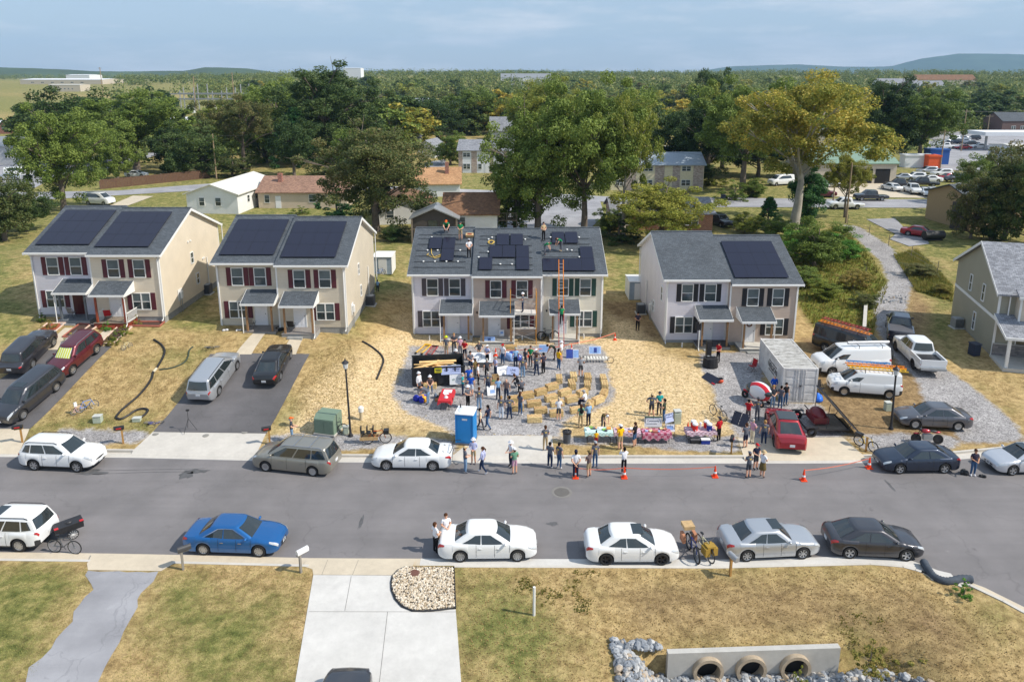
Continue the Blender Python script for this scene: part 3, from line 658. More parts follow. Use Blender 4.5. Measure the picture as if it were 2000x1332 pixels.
for par,sx,ss,yy in ((h1,10.98,1,2.3),(h2,10.73,1,1.3),(h4,-.02,-1,5.9)):
    q=MB();q.box(sx+min(0,.03*ss),sx+max(0,.03*ss),yy-.3,yy+.5,.5,1.5);q.box(sx+.03*ss-.0,sx+.2*ss,yy,yy+.3,.7,1.3) if ss > 0 else q.box(sx-.2,sx-.03,yy,yy+.3,.7,1.3)
    q.k=1;q.tube([(sx+.1*ss,yy+.15,.7),(sx+.1*ss,yy+.15,-1.)],.035,6);q.tube([(sx+.08*ss,yy-.15,1.3),(sx+.08*ss,yy-.15,-.8)],.02,6);q.build('electric_meter',[WHITE,GALV],par)
    q=MB();q.tube([(sx+.07*ss,8.4,2.9),(sx+.07*ss,8.4,-.3)],.05,6);q.build('downspout',WHITE,par);q=MB();q.tube([(sx+.07*ss,12.5,5.2),(sx+.07*ss,12.5,-.3)],.05,6);q.build('downspout',WHITE,par)
# H1 porch railing
q=MB()
for i in range(9): q.cb((5.2+5.76*.605+.02,-.65-.15-i*.17,.42),(.035,.035,.8))
q.cb((5.2+5.76*.605+.02,-.65-.85,.84),(.06,1.6,.06));q.cb((5.2+5.76*.605+.02,-.65-.85,.1),(.05,1.6,.05))
for i in range(5): q.cb((5.2+5.76*.165+.03,-.65-.5-i*.17,.42),(.035,.035,.8))
q.cb((5.2+5.76*.165+.03,-.65-.9,.84),(.06,.9,.06));q.build('porch_railing',WHITE,h1)
# ---- H3: the unfinished arrays: rails, flashed mounts, modules, vent box ----
RAILM=M('mounting_rail',(.03,.03,.035),.4,.5)
def roofpt(u,x,s,lift=0): return (x,u['ya']+s*math.cos(u['sl'])-lift*math.sin(u['sl']),u['e']+s*math.sin(u['sl'])+lift*math.cos(u['sl']))
def rails(ui,xa,xb,ss):
    for s in ss:
        q=MB();q.tube([roofpt(u3[ui],xa,s,.07),roofpt(u3[ui],xb,s,.07)],.022,5);q.build('mounting_rail',RAILM,h3)
A0,A1,A2=u3[0]['a'],u3[1]['a'],u3[2]['a']
rails(0,A0+.1,A0+4.6,[.9,1.7,2.55,3.35,4.3,5.2,5.8]);rails(1,A1+.5,A1+5.2,[.8,1.5,2.5,3.3,4.3,5.3,5.8]);rails(2,A2+.2,A2+4.4,[.4,1.4,2.4,3.2,4.3,5.2])
q=MB();rr=random.Random(2)
for ui,x,s in ((0,.9,1.75),(0,1.9,1.75),(0,2.9,1.75),(0,3.9,1.75),(0,1.1,3.4),(0,2.0,3.4),(0,4.0,3.4),(0,1.3,5.4),(1,2.4,1.6),(1,3.4,1.6),(1,.5,2.6),(1,1.3,3.4),(1,1.3,5.3),(1,1.6,5.6),(1,4.6,5.3),(2,.9,5.4),(2,2.3,3.5),(2,2.7,3.4),(2,3.3,2.4),(2,3.5,5.4)):
    p=roofpt(u3[ui],u3[ui]['a']+x,s,.06);q.ell(p,(.1,.1,.07),8,5)
q.build('roof_mounts',WHITE,h3)
for ui,x,s in ((0,1.75,3.55),(0,2.95,3.55),(0,2.95,1.78),(1,1.15,.75),(1,4.35,.75),(1,2.0,2.5),(1,3.15,2.5),(1,4.35,2.5),(1,2.6,4.3),(1,3.85,4.3),(2,.6,.35),(2,1.73,.35),(2,2.86,.35),(2,3.99,.35),(2,3.99,2.1),(2,1.6,4.4),(2,2.8,4.4)):
    solar_panel(h3,u3[ui]['a']+x,s,u3[ui]['sl'],u3[ui]['ya'],u3[ui]['e'],lift=.12)
# ---- the grey two-storey house on the right edge ----
g=thing('grey_house','sage grey two-storey house with white trim and a stone-fronted porch at the right edge','house',(39.0,56.1,1.1),math.radians(-15))
q=MB();q.prismX([(0,0),(10.6,0),(10.6,5.35),(4.7,8.2),(0,5.35)],0,12);q.build('wall',SAGE,g)
q=MB();q.box(1.2,12.3,-.9,-.004,2.95,5.35);q.prismY([(4.2,5.36),(12.3,5.36),(8.2,7.4)],-.9,2.0);q.build('front_wall',LBEIGE,g)
q=MB();q.prismX([(-.4,5.2),(4.7,8.4),(11.0,5.3),(11.0,5.15),(4.7,8.25),(-.4,5.05)],-.3,12.4);q.prismX([(-1.25,5.35),(-.4,5.75),(-.4,5.6),(-1.25,5.2)],.9,12.5)
for s in (-1,1): q.add([(8.2+s*4.6,-1.2,5.15),(8.2,-1.2,7.75),(8.2,3.4,7.75),(8.2+s*4.6,1.0,5.15),(8.2+s*4.6,-1.2,5.02),(8.2,-1.2,7.6),(8.2,3.4,7.6),(8.2+s*4.6,1.0,5.02)],[(0,1,2,3),(4,5,6,7),(0,1,5,4),(3,2,6,7)])
q.build('roof',SHING2,g)
q=MB();q.prismX([(-.45,4.98),(-.45,5.22),(4.7,8.42),(11.05,5.3),(11.05,5.05),(4.7,8.16)],-.33,-.302);q.prismX([(0,2.85),(10.6,2.85),(10.6,3.1),(0,3.1)],-.025,-.002)
q.box(-.05,.12,-.06,-.003,0,5.1);q.box(1.15,1.3,-.96,-.905,2.9,5.2);q.box(.9,12.5,-1.38,-1.26,5.1,5.3);q.tube([(8.2-4.6,-1.24,5.1),(8.2,-1.24,7.7),(8.2+4.6,-1.24,5.1)],.07,4)
q.tube([(.7,-.2,5.0),(.7,-.2,2.9)],.05,6);q.build('white_trim',WHITE,g)
q=MB();q.prismX([(-3.0,2.45),(-.905,3.25),(-.905,3.1),(-3.0,2.3)],-.2,12.5);q.prismX([(-.9,3.25),(-.01,3.5),(-.01,3.3),(-.9,3.1)],-.2,1.19);pr=q.build('porch_roof',SHING2,g)
q=MB();q.box(-.25,12.5,-3.12,-3.0,2.3,2.5);q.prismX([(-3.1,2.25),(-3.0,2.5),(-.1,3.5),(-.1,3.15)],-.24,-.205);q.build('porch_fascia',WHITE,pr)
q=MB();q.cb((.15,-2.8,1.15),(.2,.2,2.3));q.build('porch_post',WHITE,g)
q=MB();q.cb((6.6,-2.8,1.15),(.2,.2,2.3));q.build('porch_post',WHITE,g)
q=MB();q.box(-.1,12.4,-3.0,-.01,-.6,0);q.build('porch_floor',CONC,g)
q=MB();q.box(0,12,-.12,-.004,.003,.95);q.k=1;q.box(-.02,12,-.15,-.004,.953,1.02);q.build('stone_veneer',[shade_brick('stone',srgb((.42,.40,.41)),srgb((.58,.55,.53)),(.2,.19,.18)),CONC],g)
q=MB();q.box(.04,11.96,.04,10.5,-1,0);q.build('foundation',BLOCK,g)
window(g,2.6,-.0,.75,2.1,1.6,True);window(g,3.4,0,3.5,.62,1.5,axis='x',face=-1,blinds=0);window(g,6.6,0,3.5,.62,1.5,axis='x',face=-1,blinds=0);window(g,4.6,0,.55,.62,1.6,axis='x',face=-1,blinds=0)
window(g,7.5,-.9,3.3,2.0,1.5,True)
# ================= VEHICLES =================
HEADL=M('headlight_glass',(.62,.64,.66),.08,.3,1,var=.1,vs=20);TAILL=M('taillight_red',(.42,.012,.012),.15,0,1,var=.1);AMBER=M('amber_lamp',(.8,.3,.03),.2,0,1,var=0)
RIM=M('alloy_rim',(.52,.53,.55),.3,.8,var=.05);RIMD=M('black_rim',(.03,.03,.035),.35,.6);CHROME=M('chrome',(.7,.7,.72),.15,1,var=0);PLATE=M('number_plate',(.7,.72,.75),.4,var=.1,vs=15)
UNDER=M('underbody',(.008,.008,.009),.9,var=0);SEAM=M('panel_gap',(.01,.01,.01),.8,var=0);ARCH=M('wheel_arch_trim',(.03,.03,.032),.7)
class Car:
    # x forward, y left, z up, origin on the ground between the axles
    def __init__(s,L=4.8,W=1.84,roof=1.46,wb=2.8,r=.33,fo=.95,belt=.91,hood=None,wsb=1.05,wst=.35,rgt=-1.15,rgb=-1.85,tum=.74,sill=.22,wtop=None,nose=.21,tail=.17):
        s.__dict__.update(locals());s.xf=wb/2+fo;s.xr=s.xf-L;s.hood=hood or [(s.xr,.80),(s.xr+.12,.99),(rgb,1.02),(wsb,.97),(s.xf-.45,.84),(s.xf-.12,.74),(s.xf,.62)]
        s.ra=r+.055
    def hw(s,x):
        W=s.W/2;df=max(0,(x-(s.xf-.75))/.75);dr=max(0,((s.xr+.6)-x)/.6)
        return W*(1-s.nose*df**2.6)*(1-s.tail*dr**2.8)*(1-.02*max(0,x)/2)
    def zb(s,x):
        z=s.sill+.10*max(0,(x-(s.xf-.5))/.5)**2+.14*max(0,((s.xr+.5)-x)/.5)**2
        for xw in (s.wb/2,-s.wb/2):
            d=abs(x-xw)
            if d < s.ra: z=max(z,s.r+math.sqrt(s.ra**2-d*d)*.98)
        return z
    def zt(s,x): return interp(s.hood,x)
    def sec(s,x):
        w_,b,t=s.hw(x),s.zb(x),s.zt(x);sh=min(t-.03,s.belt*.99) if t-.03 < s.belt else t-.07
        sh=max(sh,b+.04);dz=sh-b
        pts=[(0,b+.02),(w_*.82,b+.01),(w_*.965,b),(w_*.99,b+dz*.12),(w_,b+dz*.45),(w_*.985,b+dz*.72),(w_*.95,b+dz*.93),(w_*.90,sh+(t-sh)*.55),(w_*.72,t-.005),(w_*.4,t+.018),(0,t+.03)]
        return pts
    def surf(s,x,q):
        p=s.sec(x);i=min(len(p)-2,int(q));f=q-i;return (p[i][0]+(p[i+1][0]-p[i][0])*f,p[i][1]+(p[i+1][1]-p[i][1])*f)
    def body(s,mat,clad=None):
        b=MB();xs=set()
        x=s.xr
        while x < s.xf: xs.add(round(x,3));x += .11
        xs |= {s.xf,s.xf-.02,s.xf-.05,s.xf-.1,s.xr+.02,s.xr+.06}
        for xw in (s.wb/2,-s.wb/2):
            for k in range(15): xs.add(round(xw-s.ra*math.cos(math.pi*k/14),3))
            xs |= {round(xw-s.ra-.004,3),round(xw+s.ra+.004,3)}
        xs=sorted(xs);secs=[]
        for x in xs:
            p=s.sec(x);e=0
            if x > s.xf-.12: e=((x-(s.xf-.12))/.12)**2
            if x < s.xr+.1: e=(((s.xr+.1)-x)/.1)**2
            zm=(p[0][1]+p[-1][1])/2;p=[(y*(1-.05*e),zm+(z-zm)*(1-.16*e)) for y,z in p]
            secs.append([(x,y,z) for y,z in p]+[(x,-y,z) for y,z in p[-2:0:-1]])
        n=len(secs[0]);m=11;vs=[v for sc in secs for v in sc];b.v=vs
        for i in range(len(secs)-1):
            xm=(xs[i]+xs[i+1])/2
            for k in range(n):
                k2=(k+1) % n;b.f.append((i*n+k,i*n+k2,(i+1)*n+k2,(i+1)*n+k));kk=k if k < m-1 else n-1-k
                inw=any(abs(xm-xw) < s.ra+.002 for xw in (s.wb/2,-s.wb/2))
                b.mi.append(1 if kk < 2 else (2 if clad and (kk <= 2 or (inw and kk <= 2) or (kk == 3 and (xm > s.xf-.22 or xm < s.xr+.25) and clad > 1)) else 0))
        b.f.append(tuple(range(n)));b.mi.append(0);b.f.append(tuple(range(len(vs)-1,len(vs)-1-n,-1)));b.mi.append(0)
        return b
    def ring(s,t,inset=0,zc=None):
        """outline of the cabin at height fraction t, as a function of (side u) -> points rear to front on the right, etc."""
        xf=s.wsb+(s.wst-s.wsb)*t;xr=s.rgb+(s.rgt-s.rgb)*t
        if s.rgb > s.rgt: xr=s.rgb+(s.rgt-s.rgb)*t
        w_=s.W/2*(.93+(s.tum-.93)*t**.9);z=s.belt-.04+(s.roof-.05-(s.belt-.04))*t**.92
        return xf,xr,w_,z
    def cab(s,u,v,t,off=0):
        """u 0 rear..1 front, v -1..1 across"""
        xf,xr,w_,z=s.ring(t);e=(2*u-1);wn=w_*(1-.10*max(0,e)**5-.07*max(0,-e)**5)
        x=xr+(xf-xr)*u;bul=.10 if e > 0 else .08
        x += (bul if u > .5 else -bul)*(1-v*v)*abs(e)**8
        return Vector((x,wn*v,z))
    def cabin(s):
        b=MB();N=12;rings=[]
        for t in (0,.2,.4,.6,.8,1.0):
            rg=[s.cab(i/N,1,t) for i in range(N+1)]+[s.cab(1,1-2*j/8,t) for j in range(1,8)]+[s.cab(1-i/N,-1,t) for i in range(N+1)]+[s.cab(0,-1+2*j/8,t) for j in range(1,8)]
            rings.append(rg)
        top=rings[-1];c=sum(top,Vector())/len(top)
        for k,dz in ((.94,.028),(.8,.046),(.5,.056)): rings.append([Vector((c.x+(p.x-c.x)*(1-(1-k)*.5 if k > .7 else .62),c.y+(p.y-c.y)*k,p.z+dz)) for p in top])
        n=len(top)
        for rg in rings: b.v += [tuple(p) for p in rg]
        for i in range(len(rings)-1):
            for k in range(n): b.f.append((i*n+k,i*n+(k+1) % n,(i+1)*n+(k+1) % n,(i+1)*n+k));b.mi.append(0)
        b.f.append(tuple((len(rings)-1)*n+k for k in range(n)));b.mi.append(0);return b
    def front_glass(s,b,u,t0,t1,v=.9,off=.012):
        nx,nt_=8,4;g=[]
        sg=1 if u > .5 else -1
        for i in range(nt_+1):
            for j in range(nx+1):
                p=s.cab(u,(-1+2*j/nx)*v,t0+(t1-t0)*i/nt_);g.append((p.x+off*sg,p.y,p.z+off*.8))
        b.add(g,[(i*(nx+1)+j,i*(nx+1)+j+1,(i+1)*(nx+1)+j+1,(i+1)*(nx+1)+j) for i in range(nt_) for j in range(nx)])
    def side_glass(s,b,sd,poly,off=.012):
        """poly in (u,t); drawn as a strip of quads between lower and upper edges given as lists"""
        lo,hi=poly;n=8
        def at(pl,k): return interp([(i/(len(pl)-1),p) for i,p in enumerate([q[0] for q in pl])],k),interp([(i/(len(pl)-1),p) for i,p in enumerate([q[1] for q in pl])],k)
        g=[]
        for r_ in range(4):
            for k in range(n+1):
                a,c=at(lo,k/n),at(hi,k/n);u=a[0]+(c[0]-a[0])*r_/3;t=a[1]+(c[1]-a[1])*r_/3
                p=s.cab(u,sd,t);g.append((p.x,p.y+off*sd,p.z+.004))
        b.add(g,[(i*(n+1)+j,i*(n+1)+j+1,(i+1)*(n+1)+j+1,(i+1)*(n+1)+j) for i in range(3) for j in range(n)])
    def patch(s,name,mat,x0,x1,q0,q1,root,both=True,off=.012,nx=5,nq=4,q0b=None,q1b=None):
        for sd in ((1,-1) if both else (1,)):
            b=MB();g=[]
            for i in range(nx+1):
                x=x0+(x1-x0)*i/nx;a=q0+((q0b if q0b is not None else q0)-q0)*i/nx;c=q1+((q1b if q1b is not None else q1)-q1)*i/nx
                for j in range(nq+1):
                    y,z=s.surf(x,a+(c-a)*j/nq);e=0
                    if x > s.xf-.12: e=((x-(s.xf-.12))/.12)**2
                    if x < s.xr+.1: e=(((s.xr+.1)-x)/.1)**2
                    p=s.sec(x);zm=(p[0][1]+p[-1][1])/2
                    g.append(((x+(off if x > 0 else -off)*.9),sd*(y*(1-.05*e)+off),zm+(z-zm)*(1-.16*e)+off*.4))
            b.add(g,[(i*(nq+1)+j,i*(nq+1)+j+1,(i+1)*(nq+1)+j+1,(i+1)*(nq+1)+j) for i in range(nx) for j in range(nq)])
            b.build(name,mat,root,180)
def wheel_meshes(r,w_,spokes,rimmat,key,mem={}):
    k=(r,w_,spokes,rimmat.name)
    if k not in mem:
        b=MB();pr=[(r*.66,-w_/2),(r*.9,-w_/2),(r*.985,-w_*.4),(r,-w_*.2),(r,w_*.2),(r*.985,w_*.4),(r*.9,w_/2),(r*.66,w_/2),(r*.6,w_*.3)]
        b.lathe(pr,22,'y');t=b.mesh('tyre',RUBBER,180)
        b=MB();b.k=1;b.lathe([(0,w_*.18),(r*.62,w_*.18)],22,'y');b.k=0;b.lathe([(r*.60,w_*.2),(r*.60,w_*.42),(r*.665,w_*.47),(r*.68,w_*.44)],22,'y')
        for i in range(spokes):
            a=2*math.pi*i/spokes;ca,sa=math.cos(a),math.sin(a);wd=r*(.10 if spokes > 6 else .14);n_=(-sa,ca)
            q=[(r*.1,-wd*.7),(r*.63,-wd),(r*.63,wd),(r*.1,wd*.7)];g=[(ca*x+n_[0]*y,w_*.42,sa*x+n_[1]*y) for x,y in q]+[(ca*x+n_[0]*y,w_*.2,sa*x+n_[1]*y) for x,y in q]
            b.add(g,[(0,1,2,3),(0,4,5,1),(3,2,6,7),(1,5,6,2)])
        b.lathe([(r*.14,w_*.2),(r*.14,w_*.44),(0,w_*.46)],10,'y');mem[k]=(t,b.mesh('rim',[rimmat,UNDER],40))
    return mem[k]
def wheels(c,root,spokes=10,rim=None,wd=.21,rears=1):
    t,rm=wheel_meshes(c.r,wd,spokes,rim or RIM,'')
    for x in (c.wb/2,-c.wb/2):
        for sd in (1,-1):
            o=bpy.data.objects.new('wheel',t);COL.objects.link(o);o.parent=root;o.location=(x,sd*(c.W/2-wd/2-.02),c.r);o.rotation_euler.z=0 if sd > 0 else math.pi
            q=bpy.data.objects.new('rim',rm);COL.objects.link(q);q.parent=o
def finish(c,root,pm,kind,clad=None,rails=False,sun=False,rim=None,spokes=10,grille=BLACK,plate='both',doors=(-.0,),tall=1,handles=True,detail=True,glass=None,tl=None,roofcol=None,chromeline=False):
    gl=glass or CGLASS
    bd=c.body(pm,clad).build('body',[pm,UNDER,ARCH],root,50)
    cb=c.cabin().build('roof',[roofcol or pm],root,55)
    b=MB();c.front_glass(b,1,.05,.95);b.build('windscreen',gl,root,180)
    b=MB();c.front_glass(b,0,.14 if kind in ('suv','van') else .08,.93,v=.86);b.build('rear_window',gl,root,180)
    if kind == 'sedan': wins=[([(.20,.16),(.245,.12)],[(.20,.22),(.285,.9)]) if 0 else ([(.13,.14),(.48,.12)],[(.16,.3),(.30,.86),(.48,.90)]),([(.505,.12),(.88,.12)],[(.505,.90),(.80,.88),(.885,.3)])]
    elif kind == 'suv': wins=[([(.05,.2),(.20,.14)],[(.07,.82),(.20,.87)]),([(.225,.13),(.52,.12)],[(.225,.88),(.52,.9)]),([(.545,.12),(.90,.12)],[(.545,.9),(.82,.88),(.90,.3)])]
    elif kind == 'van': wins=[([(.04,.16),(.26,.14)],[(.05,.88),(.26,.9)]),([(.285,.14),(.56,.12)],[(.285,.9),(.56,.9)]),([(.585,.12),(.93,.10)],[(.585,.9),(.85,.88),(.93,.3)])]
    elif kind == 'cargo': wins=[([(.76,.10),(.965,.06)],[(.76,.52),(.90,.50),(.965,.2)])]
    elif kind == 'pickup': wins=[([(.04,.14),(.44,.12)],[(.06,.84),(.44,.88)]),([(.475,.12),(.92,.12)],[(.475,.88),(.82,.86),(.92,.3)])]
    for sd in (1,-1):
        for wl in wins: b=MB();c.side_glass(b,sd,wl);b.build('side_window',gl,root,180)
    if chromeline:
        for sd in (1,-1):
            b=MB();b.tube([c.cab(.10,sd,.12)+Vector((0,.015*sd,0)),c.cab(.30,sd,.93)+Vector((0,.015*sd,0)),c.cab(.55,sd,.96)+Vector((0,.015*sd,0)),c.cab(.82,sd,.93)+Vector((0,.015*sd,0)),c.cab(.93,sd,.12)+Vector((0,.015*sd,0))],.012,5);b.build('window_trim',CHROME,root)
    if sun:
        z=c.roof;b=MB();xm=(c.wst+c.rgt)/2+.28*(c.wst-c.rgt);b.box(xm-.02,xm+.5,-.42,.42,z-.012,z+.016);b.build('sunroof',gl,root)
    if rails:
        for sd in (1,-1):
            y=c.W/2*c.tum-.03;b=MB();b.tube([(c.rgt+.1,sd*y,c.roof-.04),(c.rgt+.3,sd*y,c.roof+.035),(c.wst-.3,sd*y,c.roof+.035),(c.wst-.1,sd*y,c.roof-.05)],.022,6);b.build('roof_rail',rails if not isinstance(rails,bool) else DARKM,root)
    hq=(6.05,7.2) if kind != 'cargo' else (5.4,6.9)
    c.patch('headlight',HEADL,c.xf-.42,c.xf-.02,hq[0],hq[1],root,q0b=5.1)
    c.patch('taillight',tl or TAILL,c.xr+.02,c.xr+(.34 if kind in ('sedan',) else .2),5.4,7.4 if kind == 'sedan' else 7.0,root,q0b=5.9,q1b=6.6)
    wheels(c,root,spokes,rim)
    if not detail: return
    b=MB();zt=c.zt(c.xf-.02);b.tube([(c.xf-.13+.14*(1-(y/.62)**2),y,zt-.16) for y in (-.62,-.4,0,.4,.62)],.05,6);b.tube([(c.xf-.13+.13*(1-(y/.6)**2),y,.36) for y in (-.6,-.3,0,.3,.6)],.06,6)
    b.build('grille',grille,root,60)
    if plate:
        if plate == 'both': b=MB();b.cb((c.xf+.03,0,.45),(.015,.31,.15));b.build('number_plate',PLATE,root)
        b=MB();b.cb((c.xr-.012,0,.62 if kind == 'sedan' else .75),(.02,.31,.16));b.build('number_plate',PLATE,root)
    for sd in (1,-1):
        b=MB();p=c.cab(.93,sd,.12);b.ell((p.x-.02,sd*(abs(p.y)+.14),p.z+.06),(.07,.12,.075),10,6);b.tube([(p.x,p.y,p.z),(p.x,sd*(abs(p.y)+.12),p.z+.02)],.025,5);b.build('mirror',pm,root,180)
    xs={'sedan': (-.62,.28,1.02),'suv': (-.75,.15,.95),'van': (-1.1,.12,1.1),'cargo': (.5,1.45),'pickup': (-.35,.5,1.3)}[kind]
    for sd in (1,-1):
        b=MB()
        for x in xs:
            qs=[3+i*.4 for i in range(10)];g=[]
            for q in qs: y,z=c.surf(x,q);g += [(x-.008,sd*(y+.004),z),(x+.008,sd*(y+.004),z)]
            b.add(g,[(2*i,2*i+1,2*i+3,2*i+2) for i in range(len(qs)-1)])
        b.build('door_gap',SEAM,root)
        if handles:
            for x in ([xs[0]+.12,xs[1]+.12] if len(xs) > 2 else [xs[0]+.15]):
                y,z=c.surf(x,5.3);b=MB();b.cb((x+.08,sd*(y+.02),z),(.17,.035,.03));b.build('door_handle',pm if not chromeline else CHROME,root)
SEDAN=dict(L=4.85,W=1.85,roof=1.45,wb=2.8,wsb=1.12,wst=.28,rgt=-1.02,rgb=-1.82,tum=.70,fo=.95)
CARN=[0]
def car(label,cat,pmat,kind='sedan',cfg=None,**k):
    c=Car(**(cfg or SEDAN));root=thing({'sedan': 'parked_car','suv': 'parked_suv','van': 'minivan','cargo': 'cargo_van','pickup': 'pickup_truck'}[kind],label,cat)
    finish(c,root,pmat,kind,**k);root['hl']=1;del root['hl'];return root,c
def place_side(root,c,rearpx,frontpx,side,zf=None):
    """stand the car so the two visible wheels (centre of contact) fall near the two photo points; side=+1: the car's left wheels are the visible ones"""
    g_=(lambda p: P(*p,zf)) if zf is not None else (lambda p: G(*p))
    a,b_=Vector(g_(rearpx)),Vector(g_(frontpx));d=b_-a;L=math.hypot(d.x,d.y);yaw=math.atan2(d.y,d.x)
    pitch=math.atan2(d.z,L);m=(a+b_)/2;n=Vector((-math.sin(yaw),math.cos(yaw),0));m=m-n*side*(c.W/2-.1)
    root.location=(m.x,m.y,(h(m.x,m.y)+.036 if zf is None else zf));root.rotation_euler=(0,-pitch,yaw) if zf is None else (0,0,yaw)
    if zf is None: root.rotation_mode='XYZ'
    return L
WHITEP=paint('white',(.78,.79,.80),.0,.3);BLUEP=paint('blue',(.004,.115,.36),.4);SILVP=paint('silver',(.50,.52,.55),.6);NAVYP=paint('navy',(.018,.03,.06),.5)
GUNP=paint('gunmetal',(.05,.05,.06),.5);GREYP=paint('grey',(.13,.13,.145),.6);TANP=paint('champagne',(.30,.285,.245),.5);MARP=paint('maroon',(.12,.012,.022),.4);BLKP=paint('black',(.012,.012,.014),.3)
REDP=paint('red',(.36,.008,.018),.3);CHAR=paint('charcoal',(.05,.052,.062),.5);LSILV=paint('light_silver',(.60,.62,.66),.5)
SUV=dict(L=4.68,W=1.88,roof=1.72,wb=2.7,r=.36,fo=.93,belt=1.08,wsb=1.02,wst=.25,rgt=-1.95,rgb=-2.25,tum=.75,sill=.27)
SUV['hood']=[(-2.4,.95),(-2.28,1.12),(1.02,1.13),(1.9,1.03),(2.2,.94),(2.28,.72)]
VAN=dict(L=5.12,W=1.97,roof=1.73,wb=3.02,r=.34,fo=.98,belt=1.04,wsb=1.5,wst=.55,rgt=-2.18,rgb=-2.52,tum=.76,sill=.22)
VAN['hood']=[(-2.63,.9),(-2.5,1.08),(1.45,1.1),(2.1,.98),(2.4,.86),(2.49,.65)]
# near side of the street (contact points of the wheels, photo pixels)
R0,c0=car('bright blue sedan parked at the near kerb between two mailboxes','car',BLUEP,spokes=10,chromeline=True);print('blue',place_side(R0,c0,(396,1083),(510,1087),-1,0))
R1,c1=car('white sedan with two women at its boot, at the near kerb','car',WHITEP,spokes=10);print(place_side(R1,c1,(899,1097),(1011,1096),-1,0))
R2,c2=car('white sedan with black wheels and a sunroof at the near kerb','car',WHITEP,cfg=dict(SEDAN,L=4.55,W=1.80,wb=2.7,fo=.88,rgb=-1.75),rim=RIMD,spokes=5,sun=True);print(place_side(R2,c2,(1183,1103),(1292,1103),-1,0))
R3,c3=car('silver sedan with a sunroof, its tail behind the grey mailbox','car',SILVP,cfg=dict(SEDAN,L=4.75,wsb=.95),sun=True,spokes=7);print(place_side(R3,c3,(1458,1096),(1566,1091),-1,0))
R4,c4=car('dark grey hatchback parked rightmost at the near kerb','car',GUNP,cfg=dict(SEDAN,L=4.5,W=1.79,wb=2.69,rgb=-2.0,rgt=-1.0,wsb=1.15,fo=.9),spokes=5);print(place_side(R4,c4,(1659,1090),(1767,1095),-1,0))
R5,c5=car('white crossover cut off by the left edge, beside the bicycle with a trailer','suv',WHITEP,'suv',SUV,clad=2,rails=True,sun=True,spokes=10);print(place_side(R5,c5,(46,1077),(-68,1074),1,0))
# far side of the street
R6,c6=car('white crossover parked facing right in front of the left mailboxes','suv',WHITEP,'suv',SUV,clad=1,rails=True,spokes=6);print(place_side(R6,c6,(65,918),(156,922),-1,0))
R7,c7=car('champagne minivan with roof bars parked across the middle apron','minivan',TANP,'van',VAN,rails=CHROME,spokes=14);print(place_side(R7,c7,(614,930),(518,920),1,0))
b=MB();[b.tube([(x,-.72,1.79),(x,.72,1.79)],.022,6) for x in (-.3,-1.3)];b.build('roof_bar',CHROME,R7)
R8,c8=car('white sedan with a bicycle rack on its boot, left of the blue toilet','car',WHITEP,spokes=8,plate='front');print(place_side(R8,c8,(846,919),(755,918),1,0))
R9,c9=car('navy sedan parked at the far kerb in front of the red motorcycle','car',NAVYP,cfg=dict(SEDAN,L=4.65,W=1.8,wb=2.7,rgb=-1.9),spokes=5);print(place_side(R9,c9,(1842,924),(1757,925),1,0))
R10,c10=car('light silver sedan cut off by the right edge at the far kerb','car',LSILV,cfg=dict(SEDAN,L=4.55,W=1.8,wb=2.7),spokes=5,sun=True);print(place_side(R10,c10,(2060,925),(1976,928),1,0))
# driveways
R11,c11=car('black crossover nose-in on the leftmost driveway','suv',GUNP,'suv',dict(SUV,L=4.98,wb=2.79),spokes=6);print(place_side(R11,c11,(70,716),(103,681),-1))
R12,c12=car('maroon crossover with a yellow sunshade in its windscreen','suv',MARP,'suv',dict(SUV,L=4.55,W=1.82,wb=2.62),clad=1,rails=CHROME,spokes=6);print(place_side(R12,c12,(189,694),(147,731),1))
b=MB();c12.front_glass(b,1,.1,.9,v=.82,off=.018)
t=NT('sunshade_yellow');x=t.n('ShaderNodeSeparateXYZ');t.l(t.co(),x.inputs[0]);f=t.math('FRACT',t.math('MULTIPLY',x.outputs[1],5.5));t.fin(t.ramp(f,[(.0,(.55,.6,.02)),(.55,(.75,.75,.3)),(.7,(.7,.7,.65))],'CONSTANT'),.4);b.build('sunshade',t.m,R12,180)
R13,c13=car('dark grey minivan nose-out at the foot of the left driveway','minivan',CHAR,'van',VAN,sun=True,spokes=10);print(place_side(R13,c13,(110,767),(51,817),1))
R14,c14=car('silver minivan nose-in on the middle driveway','minivan',SILVP,'van',VAN,rails=True,spokes=8,plate='back');print(place_side(R14,c14,(432,768),(461,727),-1))
R15,c15=car('black coupe nose-in beside the silver minivan','car',BLKP,cfg=dict(SEDAN,L=4.83,wsb=1.05,rgb=-2.0),spokes=10,plate='back',chromeline=True);print(place_side(R15,c15,(549,742),(567,704),-1))
R16,c16=car('red hatchback with a tinted glass roof seen from behind on the right apron','car',REDP,cfg=dict(SEDAN,L=4.75,W=1.92,roof=1.62,wb=2.89,r=.36,belt=1.0,wsb=1.3,wst=.3,rgt=-.9,rgb=-2.12,tum=.68,fo=.9,hood=[(-2.4,.85),(-2.3,1.1),(-2.1,1.14),(1.3,1.05),(2.1,.85),(2.3,.62)]),rim=RIMD,spokes=5,plate='back')
print(place_side(R16,c16,(1512,871),(1496,828),1));b=MB();g_=[]
b.box(c16.rgt+.02,c16.wst-.08,-.58,.58,1.60,1.655);b.build('glass_roof',CGLASS,R16)
R17,c17=car('black car poking into the bottom of the picture on the concrete driveway','car',CHAR,cfg=dict(SEDAN));p=P(683,1350,.16);R17.location=(p[0],p[1]-1.85,.145);R17.rotation_euler.z=math.pi/2
